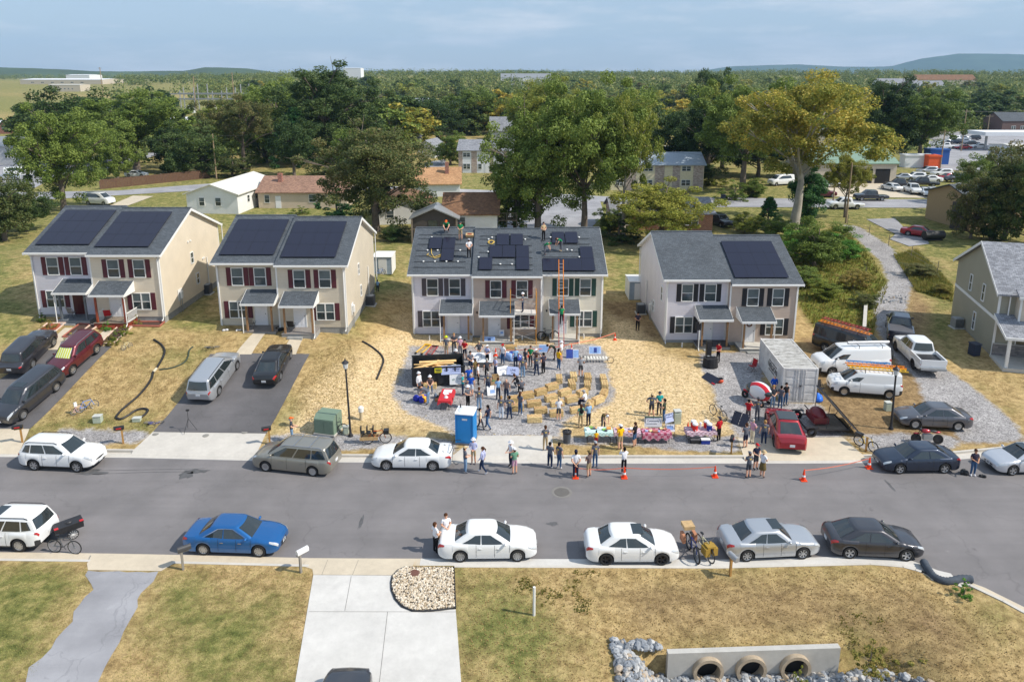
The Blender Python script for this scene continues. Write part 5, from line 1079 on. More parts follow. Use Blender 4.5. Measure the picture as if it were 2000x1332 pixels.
def crowd():
    S=dict(leg='short');hb='hbrown'
    A=[
 ('person in a yellow-green hard hat and tan shorts beside the hand trucks',(872,696),'stand',170,'grey','khaki','brown',('hard','hv'),dict(leg='short')),
 ('fair-haired person with folded arms in front of the left porch',(887,690),'crossed',190,'dgrey','dgrey','black',('short','hblond'),{}),
 ('person in a red shirt looking down at papers beside the dumpster corner',(908,703),'front',165,'red','navy','brown',('short','hblack'),dict(leg='short')),
 ('person in a white hard hat standing behind the red-shirted person',(899,697),'stand',190,'pink','grey','black',('hard','white'),{}),
 ('person in a white hard hat and grey shirt just behind the dumpster',(888,704),'crouch',200,'grey','dgrey','black',('hard','white'),dict(hgt=1.8)),
 ('person in a white cap beside the white and black display board',(952,714),'front',150,'lav','black','black',('cap','white','hbrown'),{}),
 ('grey-shirted person in jeans at the right end of the dumpster',(919,727),'front',200,'grey','djean','brown',('short','hblack'),{}),
 ('person in a white hard hat and long white shirt at the dumpster end',(819,770),'stand',235,'white','grey','brown',('hard','white'),dict(sleeve='long')),
 ('person bending over the blue and yellow bags',(836,790),'bend',75,'grey','ljean','grey',('short','hbrown'),{}),
 ('woman in a teal shirt and dark jeans beside the lower banner',(904,772),'crossed',270,'teal','djean','brown',('short','hgrey'),{}),
 ('person in a blue shirt hidden behind the bright blue shirt',(916,758),'stand',10,'blue','jean','brown',('short','hgrey'),{}),
 ('grey-haired person in a bright blue shirt and light shorts',(920,774),'stand',0,'blue','wpant','grey',('short','hgrey'),dict(leg='short')),
 ('person in a white shirt and black trousers left of the crates',(934,752),'stand',270,'white','black','black',('short','hbrown'),{}),
 ('grey-haired person in a dark grey shirt behind the wooden crates',(951,742),'stand',15,'dgrey','black','black',('short','hgrey'),{}),
 ('person in a grey printed shirt and dark jeans beside the leaning white card',(953,769),'stand',5,'grey','djean','white',('short','hgrey'),dict(logo=True)),
 ('person in a white sun hat partly behind the blue toilet',(914,797),'front',230,'grey','black','black',('brim','white'),{}),
 ('person in a printed grey shirt and light jeans right of the blue toilet',(936,801),'stand',10,'grey','ljean','black',('short','hbrown'),dict(logo=True)),
 ('woman in a pale blue top and dark jeans facing the crates',(973,781),'stand',0,'lblue','djean','black',('short','hbrown'),{}),
 ('bald person in a brown-grey shirt beside the pale blue top',(989,783),'stand',350,'brown','djean','black',None,{}),
 ('woman in a printed grey shirt and white trousers beside the bales',(979,819),'stand',0,'grey','wpant','tan',('short','hblond'),dict(logo=True)),
 ('person in a printed grey shirt and dark jeans beside the white trousers',(995,819),'hips',5,'grey','djean','black',('short','hblack'),dict(logo=True)),
 ('person in a navy shirt striding beside the blue toilet',(953,838),'stride',60,'navy','jean','black',('short','hblack'),{}),
 ('dark-haired person in a cream top close to the blue toilet',(938,840),'stride',290,'cream','dgrey','black',('short','hblack'),dict(hgt=1.6)),
 ('person in a khaki cap and dark shirt behind the white display board',(936,706),'hips',200,'dgrey','khaki','brown',('cap','khaki','hbrown'),dict(leg='short')),
 ('person in a lavender shirt between the leaning cards and the produce',(968,738),'crossed',120,'lav','djean','black',('short','hgrey'),{}),
 ('person in an olive shirt beside the right street-side of the dumpster',(928,742),'front',60,'olive','dgrey','brown',('cap','dgrey','hbrown'),{}),
 ('person in a white shirt and cap near the left tape cone',(982,712),'stand',150,'white','jean','grey',('cap','red','hbrown'),{}),
 ('person in a bright green shirt behind the centre group',(1036,716),'front',170,'green','dgrey','black',('short','hbrown'),{}),
 ('person in a light blue shirt at the display table cloths',(1007,719),'stand',10,'lblue','djean','black',('short','hgrey'),{}),
 ('person in a dark grey shirt and shorts right of the display cloths',(1026,721),'stand',300,'dgrey','dgrey','brown',('short','hbrown'),dict(leg='short')),
 ('grey-haired person in light jeans in the middle of the gravel',(1021,738),'stand',5,'grey','ljean','grey',('short','hgrey'),dict(logo=True)),
 ('person in a white cap standing behind the wheeled board',(1047,722),'hips',150,'brown','dgrey','black',('cap','white','hbrown'),{}),
 ('person with feet apart in a grey shirt and dark jeans, centre of gravel',(1048,734),'hips',0,'grey','djean','black',('short','hbrown'),dict(logo=True)),
 ('person in a plum shirt and black trousers right of the centre',(1061,730),'front',40,'plum','black','black',('short','hblack'),{}),
 ('person in a dark green shirt leaning over the wheeled board',(1083,703),'bend',90,'dgreen','brown','black',('short','hbrown'),{}),
 ('person in a white hard hat and white shirt at the foot of the ladder',(1096,706),'stand',60,'white','khaki','brown',('hard','white'),dict(leg='short')),
 ('person in a yellow shirt and jeans right of the leaning person',(1091,722),'stand',310,'yellow','jean','brown',('short','hblack'),{}),
 ('person in a light grey shirt and dark shorts behind the bale rows',(1134,736),'crossed',350,'lgrey','dgrey','black',('short','hgrey'),dict(leg='short')),
 ('person holding a sheet of paper beside the nearest left bale',(1016,811),'front',320,'grey','jean','white',('long','hbrown'),{}),
 ('person in a white polo and grey shorts sitting on a dark bale',(1091,822),'front',0,'white','dgrey','white',('cap','tan','hgrey'),dict(leg='short')),
 ('person in sage green and khaki carrying a dark bag at the bales',(1134,836),'stand',10,'sage','khaki','brown',('long','hbrown'),dict(backpack='black')),
 ('person in a straw hat and blue shirt beside the sage green shirt',(1149,832),'crossed',20,'lblue','navy','black',('brim','tan'),dict(sleeve='long')),
 ('person in a white cap bending over the far side of the food table',(1178,838),'bend',200,'olive','dgrey','black',('cap','white','hbrown'),{}),
 ('person in a cap and grey shirt standing in the street near the toilet',(909,923),'front',290,'grey','ljean','grey',('cap','tan','hbrown'),{}),
 ('person in a white sun hat and lavender shirt with shorts by the kerb',(925,906),'front',175,'lav','khaki','brown',('brim','white'),dict(leg='short',sleeve='long')),
 ('woman with a ponytail in a pale shirt and dark jeans striding',(943,924),'stride',75,'lav','djean','white',('pony','hbrown'),dict(sleeve='long')),
 ('person in a white sun hat and white shirt on the middle apron',(998,912),'front',120,'white','navy','black',('brim','white'),{}),
 ('person in a green shirt and pink shorts with a white cap',(1005,926),'front',15,'sage','pink','brown',('cap','white','hbrown'),dict(leg='short')),
 ('person in a printed shirt and khaki trousers alone on the apron',(1065,880),'front',10,'grey','khaki','brown',('short','hbrown'),dict(logo=True)),
 ('left person of the pair in printed shirts standing at the kerb',(1074,914),'crossed',330,'grey','djean','white',('short','hblack'),{}),
 ('right person of the pair in printed shirts standing at the kerb',(1092,915),'stand',320,'grey','jean','white',('short','hblack'),dict(logo=True)),
 ('person in a white shirt with hands behind the back at a cone',(1124,934),'behind',0,'white','navy','tan',('cap','navy','hblack'),dict(hgt=1.85)),
 ('person in a dark grey shirt, khaki shorts and navy shoes in the street',(1150,932),'crossed',40,'brown','khaki','navy',('cap','olive','hbrown'),dict(leg='short')),
 ('person in a light cap and printed shirt behind the khaki shorts',(1162,914),'stand',10,'grey','jean','grey',('cap','lgrey','hbrown'),dict(logo=True,hgt=1.8)),
 ('person in a white shirt and black trousers photographing the tables',(1218,925),'photo',10,'white','black','white',('short','hblack'),dict(sleeve='long')),
 ('person in a yellow shirt and khaki shorts at the food tables',(1211,878),'front',25,'yellow','khaki','brown',('cap','white','hbrown'),dict(leg='short')),
 ('toddler in a yellow top and pink bottoms at the food table',(1164,870),'stand',0,'yellow','red','brown',('short','hblack'),dict(hgt=1.05,leg='short')),
 ('person in a black shirt and denim shorts leaning at the tables',(1239,873),'front',50,'black','jean','brown',('short','hbrown'),dict(leg='short')),
 ('person with hands on hips in grey shorts on the straw',(1272,814),'hips',350,'grey','dgrey','brown',('cap','tan','hbrown'),dict(leg='short',logo=True)),
 ('person in a teal shirt and dark cap facing the camera on the straw',(1287,810),'front',185,'teal','dgrey','black',('cap','dgrey','hbrown'),{}),
 ('dark-haired person in a dark green shirt and jeans on the straw',(1296,825),'front',60,'dgreen','jean','white',('short','hblack'),{}),
 ('person in a red shirt and black trousers beside the drink coolers',(1403,862),'front',30,'red','black','black',('cap','dgrey','hbrown'),dict(sleeve='long')),
 ('disc jockey in a red shirt behind the black equipment table',(1402,708),'front',130,'red','black','black',('cap','black','hblack'),{}),
 ('person in a bright blue blazer beside the container door',(1510,776),'front',180,'blue','navy','black',('short','hgrey'),dict(sleeve='long')),
 ('long-haired person in a dark printed shirt behind the red hatchback',(1508,797),'front',175,'dgrey','ljean','brown',('long','hblond'),{}),
 ('dark-haired person in a grey shirt at the container corner',(1523,798),'front',330,'grey','jean','black',('short','hblack'),{}),
 ('person half hidden at the corner of the white container',(1533,792),'stand',200,'black','jean','black',('short','hblack'),{}),
 ('person in a printed shirt beside the open door of the red hatchback',(1478,822),'front',350,'grey','grey','black',('cap','dgrey','hbrown'),dict(logo=True)),
 ('person in a red shirt raising a camera left of the red hatchback',(1460,826),'photo',330,'red','brown','black',('short','hblack'),{}),
 ('person in a pink shirt and cream trousers at the mailbox apron',(1468,866),'crossed',300,'pink','cream','brown',('short','hgrey'),{}),
 ('person in a grey shirt and navy shorts at the mailbox apron',(1455,875),'crossed',20,'grey','navy','brown',('short','hbrown'),dict(leg='short')),
 ('person in a printed grey shirt and jeans beside the red hatchback tail',(1491,869),'stand',350,'grey','djean','white',('short','hblond'),dict(logo=True)),
 ('person in a red hat and navy shirt in the street at the right',(1475,917),'front',200,'navy','dgrey','black',('cap','red','hgrey'),dict(leg='short')),
 ('person in a grey shirt and grey shorts with folded arms in the street',(1461,934),'crossed',10,'grey','dgrey','black',('cap','grey','hbrown'),dict(leg='short',logo=True)),
 ('person in a sun hat, white shirt and olive skirt in the street',(1488,932),'crossed',300,'white','khaki','brown',('brim','tan'),dict(leg='short',skirt='olive')),
 ('woman in black trousers standing between the two middle houses',(1245,646),'front',180,'plum','black','black',('long','hblack'),dict(skin='tan')),
 ('person in a dark shirt and jeans holding a controller at the far right',(1899,929),'front',175,'plum','jean','white',('short','hbrown'),dict(skin='tan')),
 ('woman in a white shirt with a tan bag at the white car boot',(851,1080),'front',310,'white','black','black',('short','hbrown'),{}),
 ('woman with a ponytail leaning on the boot of the white sedan',(872,1062),'front',200,'white','navy','black',('pony','hbrown'),{}),
 ('person in an orange cap behind the champagne minivan',(571,863),'front',285,'dgrey','ljean','brown',('cap','orange','hgrey'),{}),
 ('child standing in the shade at the back corner of the second house',(738,571),'stand',180,'lblue','navy','black',('short','hblack'),dict(hgt=1.3,skin='dark')),
    ]
    for lb,px,ps,fc_,top,bot,shoe,hd,kw in A:
        kw=dict(kw);lg=kw.pop('logo',None);person(lb,px,ps,fc_,top,bot,shoe,hd,logo=lg or False,**kw)
crowd()
# sitting on bales
p=G(839,769);person('person in a white hard hat sitting on a bale against the dumpster',None,'sit',185,'brown','jean','grey',('hard','white'),world=(p[0],p[1]+.45,p[2]))
p=G(1157,796);person('person in a white shirt sitting on a bale at the right of the rows',None,'sit',60,'white','navy','brown',('cap','lgrey','hgrey'),world=(p[0]-.5,p[1],p[2]))
p=G(1019,772);person('grey-haired person in a grey shirt sitting among the bales',None,'sit',10,'grey','black','black',('short','hgrey'),world=(p[0],p[1],p[2]))
p=G(1012,758);person('person in black crouching beside the two leaning blue cards',None,'crouch',60,'black','dgrey','white',('short','hbrown'),world=p)
# on the roof, the scaffold and the ladder
def onroof(ui,x,s,dz=0):
    u=u3[ui];q=roofpt(u,u['a']+x,s,.02);return (q[0]-8.62,q[1]+60.6,q[2]+1.25+dz)
person('roofer in an orange cap and green shirt on the left roof ridge',None,'crouch',180,'green','black','brown',('cap','orange','hbrown'),world=onroof(0,2.6,6.3),hgt=2.0)
person('roofer in a green shirt and khaki shorts beside the open vent box',None,'front',170,'green','khaki','brown',('cap','dgrey','hblack'),world=onroof(0,3.95,5.0),leg='short')
person('roofer in a white shirt and black trousers at the left roof seam',None,'behind',10,'white','black','black',('cap','lgrey','hbrown'),world=onroof(0,4.85,2.3))
person('roofer in a dark vest standing near the ridge of the right roof',None,'front',200,'tan','black','black',('short','hblack'),world=onroof(2,.25,4.9))
person('roofer in a green shirt crouching at the left of the right roof',None,'bend',250,'green','grey','brown',('cap','green','hbrown'),world=onroof(2,.3,2.7),hgt=1.6)
person('roofer in a green shirt stepping down the right roof',None,'bend',120,'green','grey','tan',('short','hbrown'),world=onroof(2,1.75,3.3),hgt=1.65)
# ================= SITE EQUIPMENT =================
# --- straw bales: three fan-shaped rows ---
t=NT('straw_bale');mp=t.n('ShaderNodeMapping');mp.inputs[3].default_value=(6,40,40);t.l(t.co(),mp.inputs[0])
f=t.noise(1,4,.7,mp.outputs[0]);oi=t.n('ShaderNodeObjectInfo')
c=t.ramp(f,[(.25,srgb((.60,.49,.33))),(.5,srgb((.80,.70,.50))),(.75,srgb((.92,.85,.67)))]);c=t.mix(1,c,t.ramp(oi.outputs['Random'],[(0,(.82,.76,.66)),(1,(1.12,1.12,1.12))]),'MULTIPLY');t.bump(f,.7,.02);BALE=t.fin(c,.95)
def bale_mesh():
    b=MB();r=random.Random(1);L,W,H_=.95,.46,.40;n=(14,7,6)
    def pt(i,j,k): return (-L/2+L*i/n[0],-W/2+W*j/n[1],H_*k/n[2])
    V={}
    def vid(i,j,k):
        if (i,j,k) not in V:
            p=pt(i,j,k);V[(i,j,k)]=len(b.v);e=.03 if (i in (0,n[0])) + (j in (0,n[1])) + (k in (0,n[2])) > 1 else .016
            sx=1-.03*abs(p[1]/W*2)**3;b.v.append((p[0]*sx+r.uniform(-e,e),p[1]*(1-.04*((p[0]/L*2)**4))+r.uniform(-e,e)*.7,max(0,p[2]+(r.uniform(-e,e)*.7 if k else 0))))
        return V[(i,j,k)]
    for i in range(n[0]):
        for j in range(n[1]):
            for k in (0,n[2]): b.f.append((vid(i,j,k),vid(i+1,j,k),vid(i+1,j+1,k),vid(i,j+1,k))[::(1 if k else -1)]);b.mi.append(0)
        for k in range(n[2]):
            for j in (0,n[1]): b.f.append((vid(i,j,k),vid(i+1,j,k),vid(i+1,j,k+1),vid(i,j,k+1))[::(-1 if j else 1)]);b.mi.append(0)
    for j in range(n[1]):
        for k in range(n[2]):
            for i in (0,n[0]): b.f.append((vid(i,j,k),vid(i,j+1,k),vid(i,j+1,k+1),vid(i,j,k+1))[::(1 if i else -1)]);b.mi.append(0)
    for _ in range(90):   # loose straws sticking out
        a=r.random()*2*math.pi;x,y=r.uniform(-L/2,L/2),r.choice((-1,1))*W/2 if r.random() < .5 else r.uniform(-W/2,W/2);z=r.uniform(.02,H_) if abs(abs(y)-W/2) < .01 else H_
        d=Vector((math.cos(a),math.sin(a),r.uniform(-.3,.6)))*r.uniform(.06,.13);b.add([(x,y,z),(x+d.x,y+d.y,z+d.z),(x+d.x,y+d.y,z+d.z+.012),(x,y,z+.012)],[(0,1,2,3)])
    return b
BO=bale_mesh().build('straw_bale',BALE);BM=BO.data;bpy.data.objects.remove(BO)
tw=MB();tw.box(-.485,.485,-.10,-.088,.398,.418);tw.box(-.485,.485,.088,.10,.398,.418);TWM=tw.mesh('twine',M('twine',(.5,.2,.12),.8))
BALES=[((1092,745),90,'bale at the head of the left row with a white sheet on it'),((1120,740),90,'bale at the head of the second row'),((1117,756),95,'second bale from the head of the second row'),((1148,742),90,'bale at the head of the third row'),((1147,757),88,'second bale from the head of the third row'),((1178,744),90,'bale at the head of the rightmost row'),((1181,757),88,'second bale from the head of the rightmost row'),((1179,774),70,'third bale from the head of the rightmost row'),
 ((1078,760),30,'second bale from the head of the left row'),((1056,770),28,'third bale from the head of the left row'),((1029,777),18,'bale at the left end of the first curved row'),((1103,771),32,'third bale of the second row, in front of the first gap'),((1137,772),40,'third bale of the third row, leading to the white-shirted sitter'),((1076,782),25,'fourth bale of the second row'),((1043,793),10,'brown bale near the person holding paper'),((1116,784),25,'pale bale in the middle of the third row'),((1088,792),15,'pale bale behind the white polo shirt'),((1056,806),8,'pale bale left of the white polo shirt'),((1005,785),12,'bale partly hidden behind the printed shirts'),((1010,801),5,'bale behind the person holding paper'),
 ((1044,823),3,'nearest bale, alone at the front of the gravel'),((1087,816),8,'dark brown bale the white polo wearer sits on'),((1126,805),15,'bale behind the sage green shirt'),((1152,796),70,'bale under the white-shirted sitter'),((1168,786),40,'orange-tinted bale at the right bend of the last row'),((838,767),5,'bale under the hard-hatted sitter against the dumpster'),((998,683),3,'pale bale behind the display cloths')]
for (px,a,lb) in BALES:
    o=bpy.data.objects.new('straw_bale',BM);COL.objects.link(o);p=G(px[0],px[1]);o.location=(p[0],p[1],p[2]+.008);o.rotation_euler.z=math.radians(a)
    if 'under the hard' in lb: o.location.y += .75
    if 'white polo wearer' in lb: o.location.y += .3
    s=rnd.uniform(.94,1.06);o.scale=(s,s,rnd.uniform(.92,1.08));tag(o,lb,'straw bale','straw bales set out as seats')
    q=bpy.data.objects.new('twine',TWM);COL.objects.link(q);q.parent=o
# loose straw on the straw-covered ground
sb=MB();r=random.Random(9)
for i in range(7000):
    x,y=r.uniform(560,1420),r.uniform(600,860);p=G(x,y)
    if pdist(p[0],p[1],STRAW[0]) < r.uniform(-.5,1.2) or pdist(p[0],p[1],GRAV[0]) > r.uniform(-.6,.5) or pdist(p[0],p[1],GRAV[1]) > 0: continue
    a=r.random()*3.14;L=r.uniform(.04,.12);dx,dy=math.cos(a)*L,math.sin(a)*L;z=h(p[0],p[1])+.012;w_=.014
    sb.quad((p[0]-dx,p[1]-dy,z),(p[0]+dx,p[1]+dy,z+r.uniform(0,.05)),(p[0]+dx+w_,p[1]+dy+w_,z+r.uniform(0,.05)),(p[0]-dx+w_,p[1]-dy+w_,z+.01))
tag(sb.build('loose_straw',M('loose_straw',srgb((.90,.80,.56)),.9,var=.25)),'scattered straw covering the new ground around the crowd','straw',kind='stuff')
# --- traffic cones ---
ORC=M('cone_orange',srgb((.95,.27,.08)),.5,var=.05);WHR=M('cone_white',(.85,.85,.85),.4)
b=MB();b.box(-.18,.18,-.18,.18,0,.035);b.lathe([(.13,.035),(.025,.72),(0,.725)],16);CM=b.mesh('traffic_cone',ORC,40);b=MB();b.lathe([(.098,.25),(.078,.36)],16);b.lathe([(.066,.43),(.050,.52)],16);CS=b.mesh('reflective_band',WHR,180)
for px,lb,k in (((1124,933),'cone hidden behind the legs of the white-shirted person',1),((1219,933),'cone in the street at the feet of the photographing person',1),((1396,931),'cone in the street between the tables and the right group',1),((1569,938),'cone in the street below the red hatchback',1),((1697,914),'cone just left of the navy sedan',1),((968,695),'cone left of the display cloths on the gravel',.9),((1032,697),'cone right of the display cloths on the gravel',.9),((1116,686),'cone behind the blue panel boards',.85),((1201,664),'cone on the straw where the tape ends right of the house',.85),((1343,842),'plain cone standing left of the coolers table',.9)):
    o=bpy.data.objects.new('traffic_cone',CM);COL.objects.link(o);p=G(*px);o.location=(p[0],p[1],p[2]+.004);o.scale=(k,k,k);tag(o,lb,'traffic cone','orange traffic cones')
    if 'plain' not in lb: q=bpy.data.objects.new('reflective_band',CS);COL.objects.link(q);q.parent=o;q.scale=(1.03,1.03,1)
def tape(pts,lb):
    b=MB()
    for a,c in zip(pts,pts[1:]):
        a,c=Vector(a),Vector(c);n=6
        for i in range(n):
            p,q=a.lerp(c,i/n),a.lerp(c,(i+1)/n);sg=lambda t_: -.12*math.sin(math.pi*t_);p.z += sg(i/n);q.z += sg((i+1)/n);b.quad(p,q,q+Vector((0,0,.06)),p+Vector((0,0,.06)))
    tag(b.build('barrier_tape',M('tape_pink',srgb((.95,.55,.45)),.5,var=0)),lb,'tape')
def up(px,z=.62): p=G(*px);return (p[0],p[1],p[2]+z)
tape([up((1124,933)),up((1219,933)),up((1396,931))],'pink barrier tape strung between the street cones left of the right group');tape([up((1569,938)),up((1697,914))],'pink barrier tape strung from the cone below the red hatchback')
tape([up((1116,686)),up((1201,664))],'pink barrier tape running from the panel boards to the house corner');tape([up((968,695)),up((1032,697)),up((1116,686))],'pink barrier tape behind the display cloths')
# --- portable toilet ---
t_=G(911,861);R=thing('portable_toilet','blue portable toilet with a white roof beside the middle apron','portable toilet',t_,rz=math.radians(-9))
BLT=M('toilet_blue',srgb((.05,.50,.78)),.45,var=.04);WRF=M('toilet_roof',(.8,.82,.85),.4)
b=MB();b.prism([(-.55,-.55),(.55,-.55),(.58,-.5),(.58,.55),(-.58,.55),(-.58,-.5)],.12,2.1);b.box(-.45,.45,-.575,-.552,.25,2.0);b.box(-.59,-.52,-.59,-.5,.12,2.1);b.box(.52,.59,-.59,-.5,.12,2.1);b.build('body',BLT,R)
b=MB();b.box(-.6,.6,-.6,.6,0,.118);b.build('base',M('toilet_base',(.12,.13,.15),.6),R)
b=MB();b.prism([(-.56,-.62),(.56,-.62),(.62,-.56),(.62,.56),(.56,.62),(-.56,.62),(-.62,.56),(-.62,-.56)],2.1,2.16);b.ell((0,0,2.12),(.56,.56,.16),16,5,0,1);b.build('roof',WRF,R,30)
b=MB();b.cyl((-.42,.3,2.1),.05,.3,8);b.build('vent_pipe',DARKM,R)
b=MB();b.box(-.14,.2,-.582,-.577,1.72,1.84);l_=b.build('label_plate',PLATE,R);
for i in range(6): b=MB();
b=MB();[b.box(.583,.588,-.4,.4,z,z+.03) for z in (.5,.9,1.3,1.7)];b.build('side_ribs',BLT,R)
# --- dumpster with timber and rubble ---
a,b2=G(804,757),G(902,752);R=thing('dumpster','long black open dumpster full of scrap timber, banners on its side','dumpster',((a[0]+b2[0])/2,(a[1]+b2[1])/2+1.2,a[2]),rz=math.atan2(b2[1]-a[1],b2[0]-a[0]))
Ld=math.hypot(b2[0]-a[0],b2[1]-a[1])/2+.1;DBK=M('dumpster_black',(.02,.022,.026),.5,.2,var=.3,vs=2)
b=MB();b.box(-Ld,Ld,-1.2,-1.12,.15,1.5);b.box(-Ld,Ld,1.12,1.2,.15,1.5);b.box(-Ld,-Ld+.08,-1.12,1.12,.15,1.5);b.box(Ld-.08,Ld,-1.12,1.12,.15,1.5);b.box(-Ld,Ld,-1.12,1.12,.15,.25);b.build('body',DBK,R)
b=MB();
for i in range(7): x=-Ld+.12+i*(2*Ld-.24)/6;b.box(x-.05,x+.05,-1.29,-1.202,.15,1.46)
b.box(-Ld-.03,Ld+.03,-1.28,-1.202,1.46,1.56);b.box(-Ld-.03,Ld+.03,1.202,1.28,1.46,1.56);b.build('ribs',DBK,R)
b=MB();[b.cyl((sx*(Ld-.5),sy*.9,-.0),.1,.14,10) for sx in (-1,1) for sy in (-1,1)];b.build('rollers',DARKM,R)
rr=random.Random(4);b=MB()
b.tf((-.6,0,1.0));b.box(-.8,2.0,.35,.7,.25,.3)
for i in range(26):
    b.tf((rr.uniform(-Ld+.9,Ld-1.3),rr.uniform(-.7,.7),.85+rr.uniform(0,.45)),rz=rr.uniform(-.9,.9),ry=rr.uniform(-.12,.12));L=rr.uniform(.4,1.1);w_=rr.choice((.05,.1,.15));b.box(-L,L,-w_,w_,0,.04)
o=b.build('scrap_timber',M('scrap_timber',srgb((.90,.74,.50)),.8,var=.18));o.location=R.location;o.rotation_euler=R.rotation_euler;tag(o,'pile of pale scrap boards lying in the dumpster','timber')
b=MB()
for i in range(60): b.ell((rr.uniform(.2,Ld-.3),rr.uniform(-1,.9),.75+rr.uniform(0,.25)),(rr.uniform(.06,.2),rr.uniform(.06,.2),rr.uniform(.04,.12)),6,4)
o=b.build('rubble',M('rubble_grey',(.35,.37,.33),.9,var=.4,vs=4));o.location=R.location;o.rotation_euler=R.rotation_euler;tag(o,'grey crumpled rubbish in the right half of the dumpster','rubble',kind='stuff')
def sign(name,label,cat,px,wd,ht,mat,words=(),tilt=18,rz=0,z0=.02,parent=None,legs=False,z=None,extra=None,col=None,back=None):
    p=G(*px);R_=thing(name,label,cat,(p[0],p[1],p[2]+z0),rz=math.radians(rz));t2=math.radians(tilt)
    m4=Matrix.Rotation(-t2,4,'X');b_=MB();b_.m=m4;b_.box(-wd/2,wd/2,-.012,.012,0,ht);b_.build('board',mat,R_)
    for (s,sz,x,zz,cc) in words:
        o_=text_mesh(s,sz,'lettering',cc,R_,bold=True);o_.matrix_local=m4 @ Matrix.Translation((x,-.016,zz)) @ Matrix.Rotation(math.pi/2,4,'X')
    if extra:
        b_=MB();b_.m=m4
        for (x0,x1,z1,z2,k) in extra[0]: b_.k=k;b_.box(x0,x1,-.018,-.0125,z1,z2)
        b_.build('print',extra[1],R_)
    if legs:
        b_=MB();[b_.tube([(s_*wd*.45,.03,-z0),(s_*wd*.45,.03,ht)],.015,6) for s_ in (-1,1)];b_.tube([(-wd*.45,.03,ht),(wd*.45,.03,ht)],.015,6);b_.tube([(0,.45,-z0),(0,.04,ht*.9)],.012,6);b_.build('stand',DARKM,R_)
    return R_
NAVYI=M('ink_navy',srgb((.15,.2,.42)),.6);GREYI=M('ink_grey',srgb((.35,.38,.42)),.6);BLACKI=M('ink_black',(.03,.03,.03),.6);CARD=M('card_white',(.80,.82,.86),.6,var=.03);CARDB=M('card_blue',srgb((.72,.77,.92)),.6,var=.05);PBLUE=M('print_blue',srgb((.18,.28,.62)),.6,var=.3,vs=4);PSKY=M('print_sky',srgb((.55,.68,.88)),.6,var=.2,vs=5);GREENI=M('ink_green',srgb((.12,.42,.38)),.6)
def houselogo(b_,x,z,s): # rooftops-and-people mark: simple gable over a bar
    b_.add([(x-s,-.0165,z),(x-s*.1,-.0165,z+s*.55),(x+s*.8,-.0165,z),(x+s*.5,-.0165,z),(x-s*.1,-.0165,z+s*.33),(x-s*.7,-.0165,z)],[(0,1,4,5),(1,2,3,4)]);b_.box(x-s*.7,x+s*.3,-.0168,-.0160,z-s*.38,z-s*.12)
for nm,lb,bx,bz,wd,ht,m_,ink,ya in (('banner','pale blue banner hanging on the dumpster side',.92,1.28,1.45,.68,CARDB,NAVYI,-1.31),('banner','white banner standing lower against the dumpster end',1.35,.58,1.1,.75,CARD,GREENI,-1.5)):
    B=thing(nm,lb,'banner');B.location=R.matrix_basis @ Vector((0,0,0));B.matrix_world=Matrix.Translation(R.location) @ Matrix.Rotation(R.rotation_euler.z,4,'Z') @ Matrix.Translation((bx,ya,bz-ht/2)) @ Matrix.Rotation(math.radians(-8),4,'X')
    b=MB();b.box(-wd/2,wd/2,-.012,0,0,ht);b.build('cloth',m_,B);b=MB();houselogo(b,-wd*.22,ht*.5,wd*.16);b.box(-.005,.01,-.0168,-.016,ht*.25,ht*.78);b.build('emblem',ink,B)
    text_mesh('Habitat',wd*.13,mat=ink,parent=B,loc=(wd*.25,-.017,ht*.58),bold=True);text_mesh('for Humanity',wd*.07,mat=ink,parent=B,loc=(wd*.25,-.017,ht*.36))
B=thing('yellow_sign','torn yellow warning sign on the dumpster side','sign');B.matrix_world=Matrix.Translation(R.location) @ Matrix.Rotation(R.rotation_euler.z,4,'Z') @ Matrix.Translation((-.02,-1.30,1.12));b=MB();b.box(-.27,.27,-.012,0,0,.36);b.k=1;b.box(-.2,.2,-.016,-.012,.2,.28);b.box(-.15,.18,-.016,-.012,.08,.15);b.build('board',[M('sign_yellow',srgb((.82,.78,.12)),.6),BLACKI],B)
# display boards
sign('display_board','blue photo card leaning on the middle porch','display card',(956,671),.95,.6,CARD,tilt=14,z0=.0,extra=([(-.46,.46,.02,.58,0),(-.15,.12,.05,.45,1)],[PSKY,PBLUE]))
sign('display_board','small white card on the middle porch step','display card',(980,664),.42,.55,CARD,tilt=10,z0=.35,extra=([(-.12,.12,.2,.4,0)],[PSKY]))
sign('display_board','white panel board propped over a black board on the gravel','display board',(940,716),1.75,.85,CARD,tilt=40,z0=.35,extra=([(-.85,.85,-.3,-.04,0)],[BLACKI]),legs=True)
for px,lb,rz_,w_,w2 in (((984,733),'tilted white card lettered VOT, left of the pair',24,'VOTE',CARD),((1001,734),'pale blue card beside the tilted white card',-12,'LIVE',CARDB)):
    sign('display_card',lb,'display card',px,.95,.66,w2,[(w_,.22,0,.38,NAVYI),('united',.12,0,.18,GREYI)],tilt=35,rz=rz_,z0=.05)
sign('display_board','blue panel display board at the right of the crowd','display board',(1118,700),1.0,.7,CARD,tilt=20,z0=.02,extra=([(-.5,.05,.0,.7,0),(.07,.5,.05,.65,1)],[PBLUE,PSKY]))
PB=sign('display_board','blue photo board standing on a slatted wheeled bench','display board',(1162,700),.98,.62,CARD,tilt=22,z0=.38,extra=([(-.46,.46,.04,.58,0),(-.1,.15,.1,.5,1)],[PSKY,PBLUE]))
sign('display_card','white card leaning low against the crates beside the pale blue top','display card',(962,772),.75,.7,CARD,tilt=25,rz=15,z0=.0,extra=([(-.15,.2,.15,.4,0)],[PSKY]))
